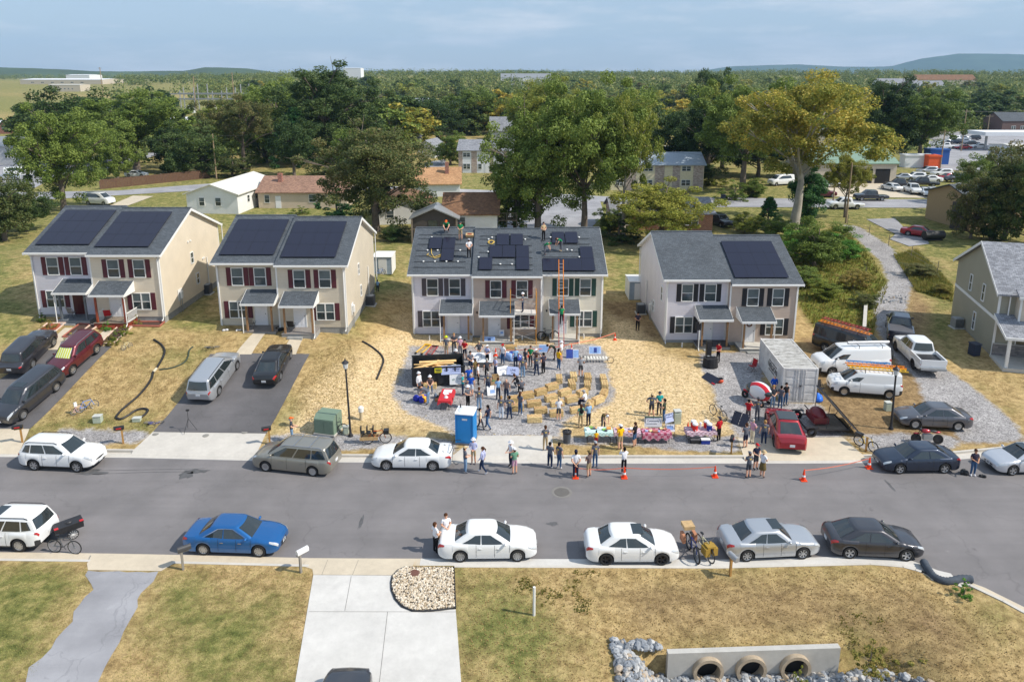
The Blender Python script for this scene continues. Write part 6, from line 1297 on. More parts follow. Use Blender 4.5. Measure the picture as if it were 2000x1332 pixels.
sign('display_board','blue and white picture board in front of the centre house','display board',(1062,694),.8,.66,CARD,tilt=15,z0=.25,extra=([(-.38,.38,.04,.6,0)],[PSKY]))
b=MB();p=G(1162,706);b.tf(p);[b.box(-.85+i*.24,-.71+i*.24,-.3,.3,.3,.34) for i in range(8)];b.box(-.9,1.15,-.3,-.26,.24,.3);b.box(-.9,1.15,.26,.3,.24,.3)
b.k=1;[b.tube([(x+.25*math.cos(a*math.pi/8),-.38,.26+.25*math.sin(a*math.pi/8)) for a in range(16)],.022,6,closed=True) for x in (-.95,1.2)];tag(b.build('wheeled_bench',[M('slat_white',(.7,.68,.62),.7),BLACK]),'slatted low bench with bicycle wheels under the blue photo board','bench')
def crumple(nm,lb,cat,px,rx,ry,rz_,mats,n=5,dz=0,seed=3,kind=None):
    r2=random.Random(seed);b_=MB();p=G(*px)
    for i in range(n):
        b_.k=i % len(mats);b_.tf((p[0]+r2.uniform(-rx,rx)*.6,p[1]+r2.uniform(-ry,ry)*.6,p[2]+rz_*.3+dz),rz=r2.random()*3,ry=r2.uniform(-.3,.3));b_.ell((0,0,0),(rx*r2.uniform(.35,.6),ry*r2.uniform(.4,.7),rz_*r2.uniform(.4,.7)),9,6)
    for i,v in enumerate(b_.v): q=mnoise.noise(Vector(v)*6)*.06;b_.v[i]=(v[0]+q,v[1]-q,max(p[2]-.02+dz,v[2]+q))
    return tag(b_.build(nm,mats,smooth=180),lb,cat,kind=kind)
BLTARP=M('tarp_blue',srgb((.12,.42,.85)),.45,var=.15);YLB=M('bag_yellow',srgb((.92,.65,.1)),.6);BLB=M('bag_blue',srgb((.08,.15,.62)),.5)
crumple('bag_pile','blue and yellow shopping bags heaped beside the bending person','bags',(821,783),.62,.35,.5,[BLB,YLB,BLB],6)
crumple('backpack','grey rucksack on the ground before the hard-hatted sitter','bag',(851,778),.25,.22,.45,[M('bag_grey',srgb((.36,.42,.5)),.8)],3,seed=5)
crumple('tarpaulin','crumpled bright blue tarpaulin at the container corner','tarpaulin',(1604,782),.62,.45,.5,[BLTARP],6,seed=8)
crumple('display_cloths','heap of blue and white printed cloths on the gravel','cloths',(1000,700),1.05,.5,.6,[PSKY,PBLUE,CARD],9,seed=11)
crumple('bin_bag','white plastic bag beside the foundation of the second house','bag',(438,647),.3,.2,.2,[M('bag_white',(.7,.7,.72),.5)],3,seed=2)
crumple('bin_bag','second white plastic bag left of the porch of the second house','bag',(466,646),.35,.14,.16,[MATS['bag_white']],3,seed=4)
b=MB();
for (x,y,w_,d_,hh,a) in ((862,782,.9,.3,.14,4),(868,776,.8,.3,.3,-6)):
    p=G(x,y);b.tf(p,rz=math.radians(a));b.box(-w_/2,w_/2,-d_/2,d_/2,0,hh)
tag(b.build('cardboard_boxes',M('cardboard',srgb((.68,.48,.32)),.85,var=.15)),'flat cardboard boxes on the gravel beside the red table','box')
for px,lb,sz in (((965,752),'wooden crate with green produce among the standing people',(.55,.4,.35)),((958,764),'wooden crate in front of the produce crate',(.5,.4,.25)),((925,657),'brown box between the left and middle porches',(.6,.5,.35)),((968,745),'open plywood box behind the crates',(.5,.5,.5))):
    p=G(*px);R_=thing('wooden_crate',lb,'crate',p,rz=.15);x,y,z=sz;b=MB()
    b.box(-x/2,x/2,-y/2,-y/2+.02,0,z);b.box(-x/2,x/2,y/2-.02,y/2,0,z);b.box(-x/2,-x/2+.02,-y/2+.02,y/2-.02,0,z);b.box(x/2-.02,x/2,-y/2+.02,y/2-.02,0,z);b.box(-x/2+.02,x/2-.02,-y/2+.02,y/2-.02,0,.02);b.build('sides',WOOD,R_)
    if 'produce' in lb and 'front' not in lb: b=MB();[b.ell((rnd.uniform(-.2,.2),rnd.uniform(-.12,.12),z-.03),(.08,.08,.06),8,5) for _ in range(9)];b.build('produce',M('produce_green',(.10,.16,.06),.7,var=.4),R_)
# --- tables ---
def gingham(name,c1,c2,sc=9):
    t=NT(name);ch=t.n('ShaderNodeTexChecker');ch.inputs['Scale'].default_value=sc;ch.inputs[1].default_value=(*srgb(c1),1);ch.inputs[2].default_value=(*srgb(c2),1);t.l(t.co(),ch.inputs[0]);return t.fin(t.mix(.35,ch.outputs[0],t.ramp(t.noise(14,3),[(.35,srgb(c2)),(.65,srgb(c1))])),.85)
def table(lb,a,c,z,dep,clothm,drop=.28,seed=1,legs=True,rzadd=0):
    A_,C2=G(*a),G(*c);L=math.hypot(C2[0]-A_[0],C2[1]-A_[1]);rz_=math.atan2(C2[1]-A_[1],C2[0]-A_[0])+rzadd
    R_=thing('folding_table',lb,'table',((A_[0]+C2[0])/2,(A_[1]+C2[1])/2+dep/2,min(A_[2],C2[2])),rz=rz_)
    b_=MB();b_.box(-L/2,L/2,-dep/2,dep/2,z-.03,z);b_.build('tabletop',CARD,R_)
    for sx in (-1,1): b_=MB();[b_.tube([(sx*(L/2-.15),sy*dep*.42,z-.03),(sx*(L/2-.15),sy*dep*.42,0)],.018,6) for sy in (-1,1)];b_.tube([(sx*(L/2-.15),-dep*.42,.12),(sx*(L/2-.15),dep*.42,.12)],.015,6);b_.build('leg',DARKM,R_)
    b_=MB();r2=random.Random(seed);n=24
    per=[(-L/2+L*i/n,-dep/2) for i in range(n)]+[(L/2,-dep/2+dep*i/8) for i in range(8)]+[(L/2-L*i/n,dep/2) for i in range(n)]+[(-L/2,dep/2-dep*i/8) for i in range(8)]
    m_=len(per);v=[(x*1.005,y*1.01,z+.006) for x,y in per];v += [(x*1.03+.02*math.sin(i*1.7),y*(1.06+.03*math.sin(i*2.1)),z-drop*(1+.25*math.sin(i*.9+seed))) for i,(x,y) in enumerate(per)]
    b_.add(v,[tuple(range(m_))]+[(i,m_+i,m_+(i+1) % m_,(i+1) % m_) for i in range(m_)]);o_=b_.build('tablecloth',clothm,smooth=35);o_.location=R_.location;o_.rotation_euler=R_.rotation_euler
    tag(o_,'cloth on the '+lb,'tablecloth');return R_,L
GMINT=gingham('gingham_mint',(.86,.94,.93),(.62,.80,.78));BAND=gingham('print_magenta',(.62,.13,.30),(.78,.60,.66),5);PINKP=gingham('print_pink',(.86,.78,.82),(.66,.50,.56),7)
def scatter(R_,L,dep,z,n,seed,cols,lb,names=('dish',)):
    r2=random.Random(seed)
    for i in range(n):
        b_=MB();x,y=-L/2+.15+(L-.3)*(i+.5)/n+r2.uniform(-.05,.05),r2.uniform(-dep*.3,dep*.3);k=r2.choice((0,1,2));m_=cols[i % len(cols)]
        if k == 0: b_.cyl((x,y,z+.01),r2.uniform(.09,.14),.07,12)
        elif k == 1: b_.tf((x,y,z+.01),rz=r2.uniform(-.3,.3));w_=r2.uniform(.1,.16);b_.box(-w_,w_,-w_*.8,w_*.8,0,r2.uniform(.02,.12))
        else: b_.lathe([(.05,z+.01),(.13,z+.09),(.12,z+.09),(.045,z+.03)],12,c=(x,y,0))
        o_=b_.build(names[i % len(names)],m_);o_.location=R_.location;o_.rotation_euler=R_.rotation_euler
        pos=['first','second','third','fourth','fifth','sixth','seventh','eighth','ninth','tenth','eleventh','twelfth'][i]
        tag(o_,'%s item from the left lying on the %s' % (pos,lb),names[i % len(names)].replace('_',' '),'things laid out on the '+lb)
FOODC=[M('food_white',(.75,.76,.78),.5),M('food_green',srgb((.55,.72,.35)),.6),M('food_dark',(.08,.08,.10),.6),M('food_orange',srgb((.9,.6,.3)),.6),M('food_clear',(.55,.6,.62),.2)]
T1,L1=table('mint gingham food table',(1143,866),(1197,866),.74,.8,GMINT,.2,1);scatter(T1,L1,.8,.745,9,3,FOODC,'mint gingham table',('dish','food_box'))
T2,L2=table('pink food table behind the black shirt',(1200,866),(1252,867),.74,.75,PINKP,.22,2);scatter(T2,L2,.75,.745,6,5,[FOODC[3],FOODC[0],FOODC[4]],'pink food table',('dish','food_box'))
T3,L3=table('magenta bandana-print table of leaflets',(1255,868),(1311,867),.74,.75,BAND,.4,3);scatter(T3,L3,.75,.745,6,9,[M('leaflet_blue',srgb((.62,.68,.82)),.6),M('leaflet_cream',srgb((.92,.86,.62)),.6),M('leaflet_red',srgb((.7,.4,.35)),.6)],'magenta table',('leaflet_stack',))
T4,L4=table('pale pink drinks table',(1341,865),(1399,864),.74,.8,PINKP,.24,4)
b=MB();
def cooler(x,y,m_,lb):
    p=T4.matrix_basis @ Vector((x,y,.75)) if 0 else Vector(T4.location)+Vector((x,y,.75));R_=thing('drink_cooler',lb,'drink cooler',p,group='round drink coolers')
    b_=MB();b_.lathe([(.15,0),(.17,.05),(.175,.36),(.165,.40)],18);b_.build('body',m_,R_,40);b_=MB();b_.lathe([(.18,.39),(.185,.45),(.15,.5),(0,.51)],18);b_.build('lid',WHR,R_,30);b_=MB();b_.box(-.03,.03,-.21,-.16,.06,.1);b_.build('tap',WHR,R_)
RDC=M('cooler_red',srgb((.85,.15,.12)),.45);BLC=M('cooler_blue',srgb((.1,.2,.55)),.45)
cooler(-.42,.24,RDC,'red round cooler at the back left of the drinks table');cooler(-.40,-.15,RDC,'red round cooler at the front left of the drinks table');cooler(.42,.24,RDC,'red round cooler at the back right of the drinks table');cooler(.52,-.15,BLC,'blue round cooler at the front right of the drinks table')
b=MB();b.cyl((0,.1,.75),.07,.42,12);b.k=1;b.lathe([(.075,1.17),(.06,1.22),(0,1.23)],12);o=b.build('cup_stack',[WHR,CARD]);o.location=T4.location;tag(o,'tall stack of white cups between the round coolers','cups')
p=T4.location;R_=thing('cool_box','blue cool box with a white lid under the drinks table','cool box',(p.x+.22,p.y-.45,p.z));b=MB();b.box(-.28,.28,-.17,.17,0,.27);b.build('body',BLC,R_);b=MB();b.box(-.29,.29,-.18,.18,.272,.33);b.build('lid',WHR,R_)
b=MB();b.tf((p.x-.42,p.y-.4,p.z));b.box(-.3,.3,-.16,.16,0,.24);b.k=1;b.box(-.31,.31,-.17,.17,.243,.29);tag(b.build('storage_box',[BLACK,M('lid_grey',(.1,.1,.11),.5)]),'black storage box under the left of the drinks table','box')
A_=G(871,801);R_=thing('red_table','narrow table with a red cloth, papers and a white hard hat','table',(A_[0]-.02,A_[1]+.9,A_[2]),rz=math.radians(-4));b=MB();b.box(-.42,.42,-.95,.95,.70,.74);b.build('tabletop',CARD,R_)
for sx in (-1,1):
    for sy in (-1,1): b=MB();b.tube([(sx*.2,sy*.8,.7),(sx*.3,sy*.85,0)],.02,6);b.build('leg',DARKM,R_)
REDC=M('cloth_red_table',srgb((.76,.16,.20)),.8,var=.06)
b=MB();b.box(-.46,.46,-1.0,1.0,.742,.748);b.add([(-.46,-1.0,.742),(.46,-1.0,.742),(.5,-1.04,.42),(.2,-1.02,.62),(-.2,-1.02,.62),(-.5,-1.05,.40)],[(0,5,4,3,2,1)]);b.add([(.46,-1,.742),(.46,1,.742),(.5,1,.5),(.52,-1,.45)],[(0,1,2,3)]);b.add([(-.46,-1,.742),(-.46,1,.742),(-.5,1,.5),(-.52,-1,.45)],[(3,2,1,0)])
o=b.build('red_cloth',REDC);o.location=R_.location;o.rotation_euler=R_.rotation_euler;tag(o,'red cloth hanging over the narrow table','tablecloth')
b=MB();b.box(-.3,.3,.35,.85,.75,.76);b.tf((0,.1,0),rz=.5);b.box(-.2,.15,-.1,.3,.762,.77);o=b.build('papers',CARD);o.location=R_.location;o.rotation_euler=R_.rotation_euler;tag(o,'white papers spread on the far end of the red table','papers')
o=bpy.data.objects.new('hard_hat',head_bits('','hard').copy());o.data.materials[0]=WHR;COL.objects.link(o);o.location=Vector(R_.location)+Vector((0,-.45,.73));tag(o,'white hard hat lying on the red tablecloth','hard hat')
# leaflet stand, easel sign, trash can, pedestal
sign('lawn_sign','white sign with a green top bar behind the magenta table','sign',(1275,846),1.15,.72,CARD,[('Community',.17,0,.42,GREYI),('SOLAR BARN RAISING',.07,-.1,.22,GREYI)],tilt=8,z0=.45,legs=True,extra=([(-.575,.575,.63,.72,0)],[M('green_bar',srgb((.25,.40,.25)),.6)]))
sign('lawn_sign','tilted pale blue card above the picture stand','sign',(1307,838),.72,.6,CARDB,[('Welcome',.12,0,.36,NAVYI)],tilt=12,rz=28,z0=.5,legs=True)
sign('picture_stand','small framed picture on a wooden stand right of the leaflet table','sign',(1308,858),.62,.5,CARD,tilt=15,z0=.55,legs=True,extra=([(-.2,.2,.12,.38,0)],[PSKY]))
p=G(1107,864);R_=thing('trash_can','grey round trash can with a black liner beside the apron','trash can',p);b=MB();b.lathe([(.22,0),(.27,.72),(.29,.73),(.29,.77),(.26,.77),(.25,.7),(.2,.1),(0,.1)],20);b.build('body',M('can_grey',srgb((.30,.33,.37)),.5),R_,40)
b=MB();b.lathe([(.3,.70),(.31,.79),(.24,.81),(.2,.62),(0,.6)],20);[b.ell((.12*math.cos(a),.12*math.sin(a),.76),(.13,.1,.07),8,5) for a in (0,1.6,3.4,4.8)];b.build('liner',BLACK,R_,60)
# --- container ---
A_,B_=G(1528,786),G(1590,787);wd=2.44;lx,ly=(A_[0]+B_[0])/2,(A_[1]+B_[1])/2;yaw=math.atan2(P(1484,661,A_[2]+2.6)[0]-P(1532,722.5,A_[2]+2.6)[0],6.06)
R_=thing('shipping_container','weathered white shipping container lettered on its left side','container',(lx,ly,A_[2]+.02),rz=-yaw*.0+math.atan2(-(P(1484,661,A_[2]+2.6)[0]-P(1532,722.5,A_[2]+2.6)[0]),6.06+.4))
CW=NT('container_paint');cf=CW.ramp(CW.noise(1.2,6,.7),[(.35,srgb((.74,.73,.72))),(.6,srgb((.88,.87,.86)))]);CW.fin(CW.mix(CW.ramp(CW.noise(3,5,.75),[(.62,(0,)*3),(.72,(.7,)*3)]),cf,srgb((.5,.42,.36))),.6);CW=CW.m
TW=NT('container_roof');mp=TW.n('ShaderNodeMapping');mp.inputs[3].default_value=(1.2,7,1);TW.l(TW.co(),mp.inputs[0]);cf=TW.ramp(TW.noise(1.3,6,.8,mp.outputs[0]),[(.38,srgb((.42,.41,.40))),(.5,srgb((.74,.73,.71))),(.7,srgb((.85,.85,.85)))]);TW.fin(cf,.8);TW=TW.m
CL=6.06
b=MB();n=22;v=[]
def corr(y0,y1,x,sg): 
    out=[];
    for i in range(n):
        a=y0+(y1-y0)*i/n;s=(y1-y0)/n;out += [(a,0),(a+s*.4,0),(a+s*.5,.035),(a+s*.9,.035)]
    return out+[(y1,0)]
for sg in (-1,1):
    pr_=corr(.15,CL-.15,0,1);v=[(sg*(1.2-d),y,z) for z in (.16,2.45) for y,d in pr_];m_=len(pr_);b.add(v,[(i,i+1,m_+i+1,m_+i) for i in range(m_-1)])
b.box(-1.2,1.2,CL-.1,CL-.05,.16,2.5);b.build('side_panels',CW,R_)
b=MB()
for sx in (-1,1):
    b.box(sx*1.22-.0 if sx < 0 else 1.08,-1.08 if sx < 0 else 1.22,0,.14,0,2.59);b.box(-1.22 if sx < 0 else 1.10,-1.10 if sx < 0 else 1.22,CL-.14,CL,0,2.59)
    b.box(-1.22 if sx < 0 else 1.14,-1.14 if sx < 0 else 1.22,.141,CL-.141,.003,.16);b.box(-1.22 if sx < 0 else 1.16,-1.16 if sx < 0 else 1.22,.141,CL-.141,2.45,2.57)
b.box(-1.07,1.07,0.01,.13,0.004,.14);b.box(-1.07,1.07,.01,.13,2.46,2.58);b.box(-1.07,1.07,CL-.13,CL-.01,2.46,2.58);b.build('frame',CW,R_)
b=MB()
for i in range(19): y=.2+i*.3;b.box(-1.15,1.15,y,y+.17,2.52,2.555)
b.box(-1.155,1.155,.132,CL-.132,2.49,2.52);b.build('roof',TW,R_)
for sx in (-1,1):
    b=MB();x0,x1=(-1.07,-.01) if sx < 0 else (.01,1.07);b.box(x0,x1,.03,.07,.15,2.45)
    for z in (.25,.82,1.38,1.94): b.box(x0+.08,x1-.08,.012,.029,z,z+.40)
    d_=b.build('door',CW,R_);b=MB();[b.tube([(sx*q,-.0,.12),(sx*q,-.0,2.48)],.02,6) for q in (.16,.34)];b.build('lock_rod',CW,d_)
b=MB();b.cb((.03,-.02,1.25),(.12,.05,.09));b.build('padlock',BLACK,R_)
b=MB();b.box(-1.212,-1.206,1.55,3.45,1.15,1.22);b.box(-1.212,-1.206,1.55,3.45,1.85,1.92);b.build('stripe',BLACKI,R_)
text_mesh('NELSON',.58,mat=BLACKI,parent=R_,loc=(-1.212,2.5,1.53),rot=(math.pi/2,0,-math.pi/2),bold=True)
# --- speaker towers, dj desk ---
p=G(1387,716);R_=thing('equipment_table','table under a black cloth carrying mixing gear by the right house','table',p,rz=.15);b=MB();b.box(-.45,.45,-.4,.4,.72,.76);b.build('tabletop',BLACK,R_);b=MB();v=[]
b.lathe([(.0,.765),(.55,.765),(.58,.6),(.62,.02)],14);[None];o=b.build('black_cloth',M('cloth_black_table',(.015,.015,.018),.85));o.location=R_.location;o.scale=(1,.85,1);tag(o,'black cloth reaching the ground around the mixing table','tablecloth')
b=MB();b.box(-.3,.3,-.1,.25,.78,.86);b.k=1;[b.cyl((x,.08,.861),.1,.012,16) for x in (-.17,.17)];o=b.build('mixing_deck',[DARKM,GALV]);o.location=R_.location;tag(o,'mixing deck with two platters on the black table','mixing deck')
for px,lb,z0,st in (((1383,700),'tall black speaker behind the mixing table',0,0),((1361,682),'black speaker on a tripod in front of the right house door',1.7,1)):
    p=G(*px);R_=thing('speaker',lb,'speaker',p);b=MB();b.box(-.2,.2,-.18,.18,z0+.02,z0+(1.5 if not st else .65));b.build('cabinet',BLACK,R_);b=MB();b.box(-.17,.17,-.195,-.182,z0+.06,z0+(1.45 if not st else .6));b.build('grille',DARKM,R_)
    if st:
        b=MB();b.tube([(0,0,.3),(0,0,1.7)],.02,8);b.build('pole',DARKM,R_)
        for a in (0,2.1,4.2): b=MB();b.tube([(0,0,.75),(.55*math.cos(a),.55*math.sin(a),.02)],.014,6);b.build('leg',DARKM,R_)
def camp_chair(px,rz_,mat,lb,z=None):
    p=G(*px) if z is None else P(*px,z);R_=thing('folding_chair',lb,'chair',p,rz=rz_)
    b_=MB();b_.add([(-.25,-.2,.42),(.25,-.2,.42),(.22,.2,.36),(-.22,.2,.36)],[(0,1,2,3)]);b_.build('seat',mat,R_);b_=MB();b_.add([(-.25,.2,.38),(.25,.2,.38),(.27,.34,.92),(-.27,.34,.92)],[(0,1,2,3)]);b_.build('backrest',mat,R_)
    for s in (-1,1):
        b_=MB();b_.tube([(s*.26,.33,.92),(s*.24,-.22,0)],.012,6);b_.tube([(s*.26,.25,0),(s*.27,-.22,.62),(s*.27,.27,.62)],.012,6);b_.build('frame',DARKM,R_)
camp_chair((1468,724),-1.2,M('chair_red',srgb((.66,.08,.12)),.8),'red folding chair on the gravel left of the container')
# ladder racks on the porch, H-shaped hand trucks lying on the gravel
for (a,c,m_,lb) in (((818,692),(836,676),YLL,'yellow folding platform ladder lying left of the dumpster crowd'),((834,700),(850,678),RDL,'red ladder with black feet lying beside the yellow one')):
    A_,C2=Vector(G(*a)),Vector(G(*c));R_=thing('step_ladder',lb,'ladder',A_,rz=math.atan2(C2.y-A_.y,C2.x-A_.x));L=(C2-A_).length;b=MB();ladder(b,0,L,0,.12,wd=.5);b.build('rails',m_,R_);b=MB();b.cb((L,0,.14),(.12,.6,.08));b.k=1;[b.cb((0,s*.27,.08),(.16,.14,.14)) for s in (-1,1)];b.build('top_and_feet',[m_ if m_ is YLL else BLACK,BLACK],R_)
# --- scaffold with its worker, and the tall ladder with its climber ---
SCY=M('scaffold_yellow',srgb((.88,.62,.25)),.5,.2);SX0,SX1=YP(997,640,59.1)[0],YP(1047,640,59.1)[0];gy=59.3;R_=thing('scaffold','yellow scaffold tower with a white platform in front of the middle unit','scaffold',((SX0+SX1)/2,gy,1.0));hw=(SX1-SX0)/2
for sx in (-1,1):
    b=MB();
    for yy in (-.62,.62): b.tube([(sx*hw,yy,0),(sx*hw,yy,4.55)],.03,8)
    for z in (.5,1.0,1.5,2.0,2.6,3.1,4.0,4.5): b.tube([(sx*hw,-.62,z),(sx*hw,.62,z)],.02,6)
    b.build('end_frame',SCY,R_)
for yy in (-.62,.62): b=MB();[b.tube([(-hw,yy,z),(hw,yy,z+dz_)],.016,6) for z,dz_ in ((.3,.8),(1.1,-.8),(1.7,.5),(2.2,-.5),(3.5,.5),(4.0,-.5))];b.build('cross_brace',GALV,R_)
for z,w_ in ((2.62,.62),(1.28,.35)): b=MB();b.box(-hw+.03,hw-.03,-w_,w_ if z > 2 else -.1,z,z+.06);b.k=1;b.box(-hw+.02,hw-.02,-w_-.02,-w_-.002,z-.04,z+.1);b.build('platform',[M('plank_white',(.62,.6,.58),.7,var=.15),M('plank_edge',(.6,.56,.5),.7)],R_)
person('person in a white hard hat and jeans on the scaffold platform',None,'front',80,'grey','djean','black',('hard','white'),world=((SX0+SX1)/2-.05,gy-.2,1.0+2.69))
lxm=YP(1096,600,59)[0];A_=Vector((lxm,57.9,1.0));B_=Vector((lxm,60.05,8.05));R_=thing('extension_ladder','tall orange and silver extension ladder leaning on the right eave','ladder',A_,rz=0);L=(B_-A_).length;el=math.atan2(B_.z-A_.z,B_.y-A_.y)
for nm,m_,s0,s1,wd_,off in (('lower_section',ORL if 0 else RDL,0,.58*L,.42,0),('upper_section',ORL,.4*L,L,.38,.05)):
    b=MB();b.m=Matrix.Rotation(el,4,'X')
    for s in (-1,1): b.box(s*wd_/2-.03,s*wd_/2+.03,s0,s1,off-.02,off+.025)
    b.k=1
    for i in range(int((s1-s0)/.3)): b.box(-wd_/2,wd_/2,s0+.15+i*.3,s0+.18+i*.3,off-.015,off+.015)
    b.build(nm,[m_,ALL],R_)
cz=A_+(B_-A_)*(.27);person('climber in a green shirt and black trousers halfway up the ladder',None,'climb',0,'green','black','black',('short','hblack'),world=(cz.x,cz.y-.28,cz.z-.05))
# vent box on the roof and coiled yellow ropes
q=onroof(0,4.75,5.6);b=MB();b.tf(q,rx=.4);b.box(-.35,.35,-.2,.2,0,.25);b.k=1;b.box(-.2,.2,-.1,.1,.251,.26);tag(b.build('plywood_box',[WOOD,M('red_inside',srgb((.5,.15,.1)),.8)]),'small plywood box on the left roof next to the standing roofer','box')
ROPE=M('yellow_rope',srgb((.85,.72,.35)),.8);b=MB();b.tube([onroof(0,1.3,5.5,.05),onroof(0,1.35,4.2,.05),onroof(0,1.5,2.9,.05),onroof(0,1.85,2.15,.06),onroof(0,2.4,2.5,.06),onroof(0,2.6,3.0,.06),onroof(0,2.3,2.7,.05),onroof(0,1.7,2.3,.05),onroof(0,1.1,2.7,.05),onroof(0,1.25,2.9,.05)],.03,5);tag(b.build('rope',ROPE),'yellow rope trailing down the left roof in a loop','rope')
b=MB();r2=random.Random(3);c=onroof(1,1.55,4.75,.08);b.tube([(c[0]+math.cos(i*.7)*r2.uniform(.15,.32),c[1]+math.sin(i*.7)*r2.uniform(.12,.3),c[2]+math.sin(i*.7)*.12+r2.uniform(0,.05)) for i in range(34)],.028,5);tag(b.build('rope',ROPE),'tangled yellow rope coil on the middle roof','rope')
# ================= STREET FURNITURE, BICYCLES, YARD THINGS =================
def lamp(px,top,lb,lean=0):
    p=G(*px);t_=YP(top[0],top[1],p[1]);H_=t_[2]-p[2];R_=thing('street_lamp',lb,'street lamp',p,group='black lamp posts');R_.rotation_euler.y=math.atan2(t_[0]-p[0],H_)
    b_=MB();b_.lathe([(.16,0),(.16,.1),(.09,.2),(.075,.5),(.055,H_-.6),(.09,H_-.58),(.05,H_-.5)],12);b_.build('pole',DARKM,R_,40)
    b_=MB();b_.lathe([(.08,H_-.5),(.14,H_-.45),(.19,H_-.1)],8);b_.build('lamp_glass',M('lamp_glass',(.6,.62,.62),.2),R_);b_=MB();b_.lathe([(.24,H_-.1),(.23,H_-.06),(.06,H_+.08),(.02,H_+.2),(0,H_+.21)],8);b_.build('lamp_cap',DARKM,R_)
lamp((685,852),(674,706),'lamp post on the straw left of the crowd');lamp((1740,838),(1751,719),'lamp post on the dirt beside the small white van')
def mailbox(px,z,lb,mat,post,rz=-1.2,hh=1.05,name='mailbox'):
    p=G(*px) if z is None else P(*px,z);R_=thing(name,lb,'mailbox',p,rz=rz,group='kerbside mailboxes');b_=MB();b_.cb((0,.0,hh/2),(.1,.1,hh));b_.cb((0,-.1,hh-.08),(.09,.5,.08));b_.build('post',post,R_)
    b_=MB();pr=[(-.11,0),(-.11,.12)]+[(.11*math.cos(a),.12+.11*math.sin(a)) for a in [math.pi*k/8 for k in range(7,0,-1)]]+[(.11,.12),(.11,0)]
    b_.m=Matrix.Translation((0,-.12,hh-.03));b_.prismY(pr,-.3,.27);b_.build('box',mat,R_,30);b_=MB();b_.m=Matrix.Translation((0,-.12,hh-.03));b_.prismY([(x*1.04,z_*1.03-.003) for x,z_ in pr],-.32,-.301);b_.build('door',mat,R_)
    if mat is BLACK: b_=MB();b_.box(.112,.122,-.3,.0,hh+.03,hh+.09);b_.build('flag',M('flag_red',srgb((.8,.15,.15)),.5),R_)
GPOST=M('grey_post_wood',srgb((.55,.53,.50)),.85,var=.15);MALU=M('mailbox_grey',(.36,.37,.39),.45,.3);TPOST=M('treated_post',srgb((.66,.50,.28)),.8,var=.2)
mailbox((44,864),None,'black mailbox left of the white crossover',BLACK,TPOST);mailbox((241,866),None,'black mailbox on the gravel strip left of the middle apron',BLACK,TPOST);mailbox((527,867),None,'black mailbox at the right edge of the middle apron',BLACK,TPOST)
mailbox((1428,886),None,'black mailbox right of the drinks table',BLACK,TPOST,rz=-.4);mailbox((358,1112),.12,'dark mailbox on a grey post behind the blue sedan tail',M('mailbox_dark',(.06,.06,.065),.5),GPOST,rz=2.2)
mailbox((588,1118),.12,'white mailbox on a pale post in front of the blue sedan',M('mailbox_white',(.75,.75,.76),.4),GPOST,rz=2.4);mailbox((1426,1124),.12,'grey metal mailbox in front of the silver sedan',MALU,TPOST,rz=.35)
p=G(1691,882);b=MB();b.tf(p);b.cb((0,0,.5),(.1,.1,1.0));tag(b.build('wooden_post',TPOST),'short wooden post beside the yellow bicycle','post')
p=P(1043,1202,.1);b=MB();b.tf(p);b.cyl((0,0,0),.06,1.45,10);tag(b.build('marker_post',WHITE),'white plastic post standing in the near verge','post')
for px,lb in (((839,664),'white pipe stub in front of the left unit'),((1020,664),'white pipe stub behind the scaffold'),((1140,661),'white pipe stub in front of the right unit'),((1332,678),'white pipe stub in front of the house at right')):
    p=G(*px);b=MB();b.tf(p);b.cyl((0,0,0),.06,.4,10);tag(b.build('pipe_stub',WHITE),lb,'pipe')
p=G(706,820);R_=thing('vent_pipe','pale concrete pipe with a white cap beside the left lamp post','pipe',p);b=MB();b.cyl((0,0,0),.13,.75,12);b.build('pipe',M('pipe_tan',srgb((.78,.72,.6)),.7),R_);b=MB();b.lathe([(.18,.62),(.19,.92),(.1,1.0),(0,1.0)],12);b.build('cap',WHITE,R_)
# transformer and utility boxes
TGR=M('transformer_green',srgb((.46,.54,.47)),.6,var=.06)
p=G(642,842);R_=thing('transformer_box','green electric cabinet behind the two parked bicycles','transformer',p,rz=-.25);b=MB();b.box(-.75,.75,-.65,.65,0,.1);b.build('base',CONC,R_);b=MB();b.prismX([(-.6,.1),(.6,.1),(.6,1.35),(-.25,1.35),(-.6,1.1)],-.7,.7);b.build('cabinet',TGR,R_);b=MB();b.box(-.66,-.01,-.62,-.602,.15,1.05);b.box(.01,.66,-.62,-.602,.15,1.05);b.build('door',TGR,R_)
for px,sz,lb in (((192,824),(.5,.4,.45),'pale green utility box on the grass behind the white crossover'),((268,822),(.5,.35,.22),'low white utility box beside the black hose loop'),((1733,801),(.4,.35,.6),'pale green utility box left of the right lamp post'),((1322,826),(.45,.4,.9),'grey electrical pedestal behind the picture stand'),((676,846),(.35,.3,.5),'small green cabinet between the lamp post and the bicycles')):
    p=G(*px);R_=thing('utility_box',lb,'utility box',p,rz=.1);x,y,z=sz;b=MB();b.prismX([(-y/2,0),(y/2,0),(y/2,z),(-y/4,z),(-y/2,z*.85)],-x/2,x/2);b.build('body',M('box_palegreen',srgb((.68,.72,.66)),.7),R_);b=MB();b.box(-x/2-.02,x/2+.02,-y/2-.02,y/2+.02,z+.002,z+.04);b.build('lid',M('box_lid',srgb((.75,.76,.74)),.7),R_)
